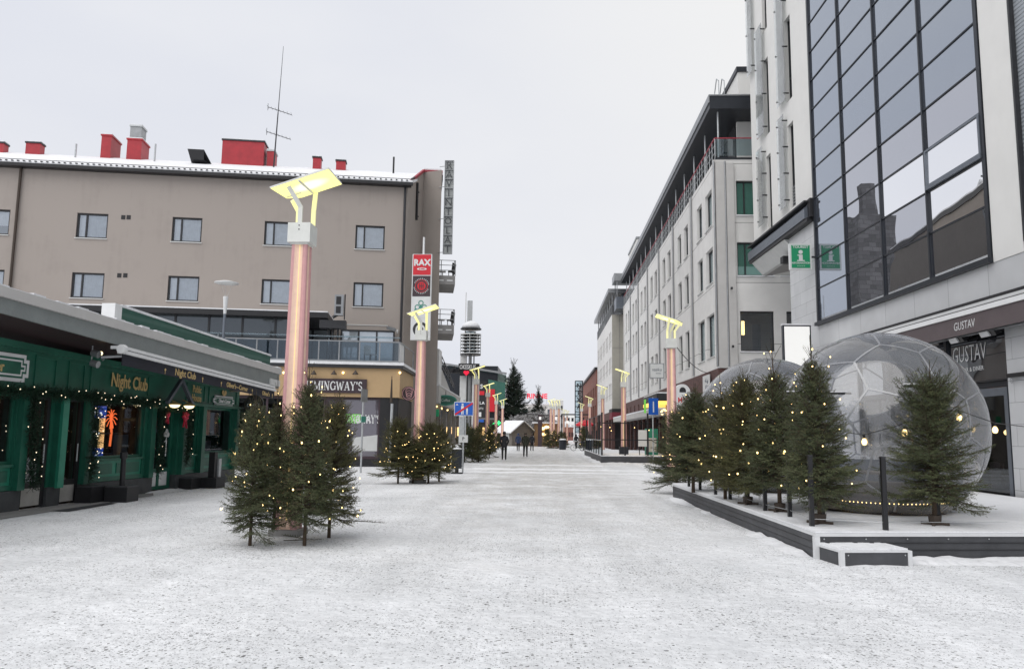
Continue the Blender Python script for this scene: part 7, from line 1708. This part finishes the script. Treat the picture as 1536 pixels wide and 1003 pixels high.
# hut
ht = thing('market_hut', 'grey wooden market hut with snow on its roof under the huge spruce', 'hut', (-3.1, 111, 0), .72)
w, d, e, rg = 1.9, 3.4, 2.05, 3.35
MB().add([(-w, 0, 0), (w, 0, 0), (w, 0, e), (0, 0, rg), (-w, 0, e), (-w, d, 0), (w, d, 0), (w, d, e), (0, d, rg), (-w, d, e)], [(0, 1, 2, 3, 4), (6, 5, 9, 8, 7), (0, 4, 9, 5), (1, 6, 7, 2)]).build('wall', 'hut_wood', ht); mb = MB()
for i in range(14): z = .15+i*.2; ww = w if z < e else w*(rg-z)/(rg-e); mb.box(-ww, ww, -.012, -.002, z, z+.02)
mb.build('board_gap', 'bronze_dark', ht); mb = MB(); mb2 = MB()
for s in (-1, 1):
    mb.hexa([(s*(w+.5), -.4, e-.35), (0, -.4, rg), (0, d+.4, rg), (s*(w+.5), d+.4, e-.35)], [(s*(w+.5), -.4, e-.27), (0, -.4, rg+.1), (0, d+.4, rg+.1), (s*(w+.5), d+.4, e-.27)])
    mb2.hexa([(s*(w+.48), -.35, e-.262), (0, -.35, rg+.105), (0, d+.4, rg+.105), (s*(w+.48), d+.4, e-.262)], [(s*(w+.48), -.35, e-.12), (0, -.35, rg+.24), (0, d+.4, rg+.24), (s*(w+.48), d+.4, e-.12)])
mb.build('roof', 'hut_wood', ht); mb2.build('roof_snow', 'snow_clean', ht); MB().box(-w-.012, -w-.002, .6, 2.4, .9, 1.8).build('shutter', 'off_white', ht)
# rooftop letters on a far block, distant blocks
fb = thing('apartment_block', 'far pale block behind the trees carrying red rooftop letters', 'building', (-9, 205, 0), 0); MB().box(-6, 12, 0, 12, 0, 9.2).build('wall', 'pale_plaster', fb); mb = MB()
for i in range(8):
    for k in range(3): mb.box(-5+i*2.1, -3.8+i*2.1, -.02, .02, 1.2+k*2.7, 2.7+k*2.7)
mb.build('window', 'pane_dark', fb); MB().box(-6.2, 12.2, -.2, 12, 9.21, 9.5).build('roof', 'snow_clean', fb)
P0 = atY(788, 597, 204); P1 = atY(820, 597, 204); t = thing('rooftop_letters', 'red glowing rooftop letters between the huge spruce and the frosted tree', 'sign', (P0[0], 204, 9.52), 0); zz = P0[2]-9.52
text(t, 'RINNE', 1.75, (P1[0]-P0[0])*.55, 0, zz, 'letters_red', bold=.05, sx=1.05, extr=.08); mb = MB()
for i in range(6): mb.tube((i*1.1, .2, -.0), (i*1.1, .2, zz+1.2), .04)
mb.build('frame', 'galvanised', t)
for i, (px0, px1, py, Y, mt, lb) in enumerate(((828, 845, 600, 270, 'light_concrete', 'distant pale tower block with balcony rows in the gap of the street'), (838, 862, 622, 320, 'pale_plaster', 'very distant white block closing the street end'), (846, 860, 640, 230, 'red_brick', 'far low red block left of the lattice sign tower'))):
    A_ = atY(px0, py, Y); B2 = atY(px1, py, Y); t = thing('apartment_block', lb, 'building', ((A_[0]+B2[0])/2, Y, 0), 0); w = (B2[0]-A_[0])/2; h = A_[2]
    MB().box(-w, w, 0, 10, 0, h).build('wall', mt, t); mb = MB()
    for k in range(int(h/3)):
        for q in range(4): mb.box(-w+w*2*(q+.2)/4, -w+w*2*(q+.75)/4, -.04, -.01, 1+k*3, 2.4+k*3)
    mb.build('window', 'pane_dark', t); MB().box(-w-.1, w+.1, -.1, 10, h+.003, h+.3).build('roof', 'snow_clean', t)
# left far row closing the view behind the lamps
lf = Fr('shop_row', 'low far shop row with lit windows behind the hut at the left', 'building', (-9.5, 128, 0), (-.02, 1)); MB().box(0, 60, 0, 6, 0, 6).build('wall', 'concrete', lf.o); mb = MB()
for i in range(14): mb.box(1+i*4.2, 4+i*4.2, -.05, -.01, .6, 2.6)
mb.build('window', 'warm_light', lf.o); MB().box(-.2, 60, -.3, 6, 6.003, 6.3).build('roof', 'snow_clean', lf.o)
# street clutter far right of the hut
t = thing('info_pillar', 'dark purple info pillar with globe lamps right of the wooden hut', 'pillar', (atY(810, 650, 110)[0], 110, 0), 0); MB().box(-.3, .3, -.3, .3, 0, 4.4).build('pillar', 'sign_brown', t); MB().bar((-2.6, 0, 4.5), (3.0, 0, 4.2), .12, .12).build('crossbar', 'dark_metal', t); mb = MB()
for x, z in ((-.0, 3.9), (2.2, 3.9), (3.8, 3.4)): mb.box(x-.16, x+.16, -.35, -.31, z-.2, z+.2)
mb.build('light_panel', 'lightbox_white', t)
t = thing('lit_stall', 'warm lit kiosk front between the info pillar and the far spruces', 'kiosk', (atY(818, 650, 112)[0], 112, 0), 0); MB().box(-1.6, 1.8, 0, 2, 0, 3.2).build('body', 'interior_warm', t); mb = MB()
for x, z in ((-.4, 2.5), (.2, 2.7), (-.2, 1.7), (.9, 1.9)): mb.ball((x, -.2, z), .35, 10, 6, .6)
mb.build('lamps', 'bulb_big', t); MB().box(-1.9, 2.1, -.5, 2.1, 3.203, 3.4).build('roof', 'snow_clean', t)
t = thing('litter_bin', 'dark round street bin standing alone in mid distance right of the far spruces', 'litter bin', (2.05, 90, 0), 0); MB().lathe([(.38, 0), (.46, 1.05), (.44, 1.1), (.001, 1.1)], 18).build('body', 'panel_frame', t); MB().lathe([(.42, 1.102), (.3, 1.2), (.001, 1.24)], 18).build('snow', 'snow_clean', t)
t = thing('red_parasol', 'small red canopy over stalls beside the far bicycles', 'parasol', (5.6, 110, 0), 0); MB().lathe([(1.25, 2.9), (1.3, 3.15), (.6, 3.6), (.001, 3.75)], 10).build('cloth', 'sign_red', t); MB().tube((0, 0, 0), (0, 0, 3.1), .05).build('post', 'dark_metal', t)
t = thing('road_sign', 'far dark traffic signal board hanging on a gantry at the street end', 'traffic signal', (4.4, 135, 0), 0); MB().tube((-1.5, 0, 0), (-1.5, 0, 5.2), .1).bar((-1.6, 0, 5.1), (3.5, 0, 5.1), .2, .2).build('gantry', 'dark_metal', t); MB().box(1.4, 2.3, -.1, .1, 2.6, 4.6).build('board', 'black_paint', t)
# ------------------------------------------------------------------ people walking away
def person(x, y, h, label, top, legs, rz_=0., stride=.16, hat='black_paint', seed=0, arms='down', lean=0.):
    t = thing('person', label, 'person', (x, y, 0), rz_)
    k = h/1.76; s = stride
    J = {'pelvis': (0, 0, .96), 'waist': (0, lean*.3, 1.10), 'chest': (0, .01+lean, 1.34), 'neck': (0, .0+lean, 1.50), 'headb': (0, .02+lean, 1.58), 'headt': (0, .01+lean, 1.70)}
    V = []; E_ = []; Rr = []; idx = {}
    def add(n, p, r, par=None):
        idx[n] = len(V); V.append(tuple(c*k for c in p)); Rr.append((r[0]*k, r[1]*k))
        if par: E_.append((idx[par], idx[n]))
    add('pelvis', J['pelvis'], (.155, .125)); add('waist', J['waist'], (.155, .125), 'pelvis'); add('chest', J['chest'], (.175, .13), 'waist'); add('neck', J['neck'], (.065, .065), 'chest'); add('headb', J['headb'], (.082, .098), 'neck'); add('headt', J['headt'], (.072, .085), 'headb')
    for sd, n in ((-1, 'l'), (1, 'r')):
        f = s*sd
        add('hip'+n, (.095*sd, 0, .88), (.095, .10), 'pelvis'); add('knee'+n, (.10*sd, f*.55+.03, .50), (.068, .072), 'hip'+n); add('ankle'+n, (.10*sd, f*1.05-.05*(f < 0), .10+(.05 if f < 0 else 0)), (.050, .055), 'knee'+n); add('toe'+n, (.11*sd, f*1.05+.14, .045), (.042, .038), 'ankle'+n)
        add('sh'+n, (.195*sd, lean, 1.42), (.075, .08), 'chest'); add('el'+n, (.255*sd, -f*.5-.02+lean*.7, 1.14), (.056, .06), 'sh'+n); hx = (.235*sd, -f*.9+.06, .90) if arms == 'down' else (.17*sd, .14, .98); add('wr'+n, hx, (.042, .045), 'el'+n); add('ha'+n, (hx[0]*.99, hx[1]+.03, hx[2]-.10), (.036, .045), 'wr'+n)
    me = bpy.data.meshes.new('body'); me.from_pydata(V, E_, []); o = bpy.data.objects.new('body', me); COL.objects.link(o)
    md = o.modifiers.new('skin', 'SKIN'); md.use_smooth_shade = True
    if not me.skin_vertices: 
        bpy.context.view_layer.objects.active = o; bpy.ops.mesh.customdata_skin_add()
    for i, sv in enumerate(me.skin_vertices[0].data): sv.radius = Rr[i]; sv.use_root = (i == 0)
    sb = o.modifiers.new('sub', 'SUBSURF'); sb.levels = 2; sb.render_levels = 2
    dg = bpy.context.evaluated_depsgraph_get(); m2 = bpy.data.meshes.new_from_object(o.evaluated_get(dg)); bpy.data.objects.remove(o)
    m2.materials.clear()
    for mt in (top, legs, 'skin', 'tyre_black'): m2.materials.append(M[mt])
    for p in m2.polygons:
        c = p.center/k; p.use_smooth = True
        p.material_index = 3 if c.z < .11 else (2 if c.z > 1.52 or (abs(c.x) > .16 and c.z < .87 and c.z > .74) else (0 if c.z > .80 or abs(c.x) > .22 else 1))
    b = link('body', m2, t)
    hd = MB(); hd.lathe([(.098*k, 1.60*k), (.112*k, 1.66*k), (.106*k, 1.73*k), (.06*k, 1.785*k), (.001, 1.80*k)], 14, (0, lean*k+.005, 0)); hd.build('hat', hat, t, True)
    fc = MB().ball((0, (.095+lean)*k, 1.61*k), .018*k, 6, 4).ball((-.085*k, lean*k+.01, 1.62*k), .022*k, 6, 4).ball((.085*k, lean*k+.01, 1.62*k), .022*k, 6, 4); fc.build('nose_and_ears', 'skin', b, True)
    cl = MB().lathe([(.10*k, 1.46*k), (.115*k, 1.50*k), (.10*k, 1.56*k)], 14, (0, lean*k, 0)); cl.build('collar', top, t, True)
    cu = MB().lathe([(.19*k, .80*k), (.185*k, .86*k), (.17*k, 1.0*k), (.165*k, 1.05*k)], 16); cu.build('coat_hem', top, t, True)
    fg = MB()
    for sd in (-1, 1):
        i = idx['ha'+('l' if sd < 0 else 'r')]; q = np.array(V[i])
        for f_ in range(4): fg.path([tuple(q+np.array([0, (.03-.019*f_)*k, -.03*k])), tuple(q+np.array([-.004*sd, (.036-.02*f_)*k, -.075*k])), tuple(q+np.array([-.018*sd, (.034-.02*f_)*k, -(.10-.006*abs(f_-1.2))*k]))], .0085*k, 5)
        fg.path([tuple(q+np.array([-.01*sd, .035*k, .02*k])), tuple(q+np.array([-.02*sd, .06*k, -.03*k])), tuple(q+np.array([-.024*sd, .058*k, -.055*k]))], .0095*k, 5)
    fg.build('fingers', 'skin', b)
    return t
P = G(756, 690); person(P[0], P[1], 1.82, 'person in a black coat and hat walking away near the dark spruces', 'jacket_black', 'trousers_black', .05, .17, 'black_paint', arms='front', lean=.03)
P = G(788, 685.5); person(P[0], P[1], 1.80, 'person in a dark green jacket walking away in the middle of the street', 'jacket_green', 'trousers_black', -.05, .10, 'bronze_dark', arms='front')
person(G(780, 675.5)[0]-.1, 79, 1.72, 'person in a blue jacket beyond the green jacketed walker, on their left', 'jacket_blue', 'trousers_black', .1, .15, 'jacket_blue')
person(G(797, 675.5)[0]+.1, 80, 1.70, 'person in black beyond the green jacketed walker, on their right', 'jacket_black', 'trousers_black', -.1, .15, 'bronze_dark')
person(3.85, 97, 1.75, 'tiny dark person near the parked bicycles at the far right', 'jacket_black', 'trousers_black', .3, .12)

# ------------------------------------------------------------------ sky and sun (overcast)
wd = bpy.data.worlds.new('World'); S.world = wd; wd.use_nodes = True; nt = wd.node_tree; nt.nodes.clear()
out = nt.nodes.new('ShaderNodeOutputWorld'); bg = nt.nodes.new('ShaderNodeBackground'); bg.inputs['Strength'].default_value = .1
sk = nt.nodes.new('ShaderNodeTexSky'); sk.sky_type = 'NISHITA'; sk.sun_disc = False; sk.sun_elevation = radians(52); sk.sun_rotation = radians(215); sk.air_density = 1.0; sk.dust_density = 4.0
hs = N(nt, 'ShaderNodeHueSaturation', Saturation=.25); L(nt, sk, 0, hs, 'Color')
tc = N(nt, 'ShaderNodeTexCoord'); mp = N(nt, 'ShaderNodeMapping'); mp.inputs['Scale'].default_value = (1.0, 1.0, 2.6); L(nt, tc, 'Generated', mp, 'Vector')
nz = N(nt, 'ShaderNodeTexNoise', Scale=1.6, Detail=6.0, Roughness=.5); L(nt, mp, 'Vector', nz, 'Vector')
cr = N(nt, 'ShaderNodeValToRGB'); cr.color_ramp.elements[0].position = .35; cr.color_ramp.elements[0].color = (.700, .725, .805, 1); cr.color_ramp.elements[1].position = .68; cr.color_ramp.elements[1].color = (.785, .80, .845, 1); L(nt, nz, 'Fac', cr, 0)
# brighter, whiter cloud on the right-hand side
dt = N(nt, 'ShaderNodeVectorMath', operation='DOT_PRODUCT'); dt.inputs[1].default_value = (.62, .5, .6); L(nt, tc, 'Generated', dt, 0)
mr = N(nt, 'ShaderNodeMapRange', interpolation_type='SMOOTHSTEP'); mr.inputs['From Min'].default_value = .52; mr.inputs['From Max'].default_value = .92; L(nt, dt, 'Value', mr, 'Value')
m1 = N(nt, 'ShaderNodeMix', data_type='RGBA'); m1.inputs[7].default_value = (.86, .86, .86, 1); L(nt, mr, 0, m1, 0); L(nt, cr, 'Color', m1, 6)
sc = N(nt, 'ShaderNodeVectorMath', operation='SCALE'); sc.inputs['Scale'].default_value = 10.0; L(nt, m1, 2, sc, 0)
m2 = N(nt, 'ShaderNodeMix', data_type='RGBA'); m2.inputs[0].default_value = .94; L(nt, hs, 0, m2, 6); L(nt, sc, 0, m2, 7)
L(nt, m2, 2, bg, 'Color'); L(nt, bg, 0, out, 0)
sd = bpy.data.lights.new('sun', 'SUN'); sd.energy = 1.5; sd.angle = radians(70); sd.color = (1, .96, .9); so = bpy.data.objects.new('sun', sd); COL.objects.link(so)
az_ = radians(215); el_ = radians(52); v = Vector((sin(az_)*cos(el_), cos(az_)*cos(el_), sin(el_))); so.rotation_euler = v.to_track_quat('Z', 'Y').to_euler()
S.view_settings.view_transform = 'Standard'; S.view_settings.look = 'None'; S.view_settings.exposure = 0.11; S.view_settings.gamma = 1
S.cycles.max_bounces = 8; S.cycles.transparent_max_bounces = 16; S.cycles.glossy_bounces = 4; S.cycles.diffuse_bounces = 3; S.cycles.caustics_reflective = False; S.cycles.caustics_refractive = False
try: S.cycles.use_denoising = True
except Exception: pass
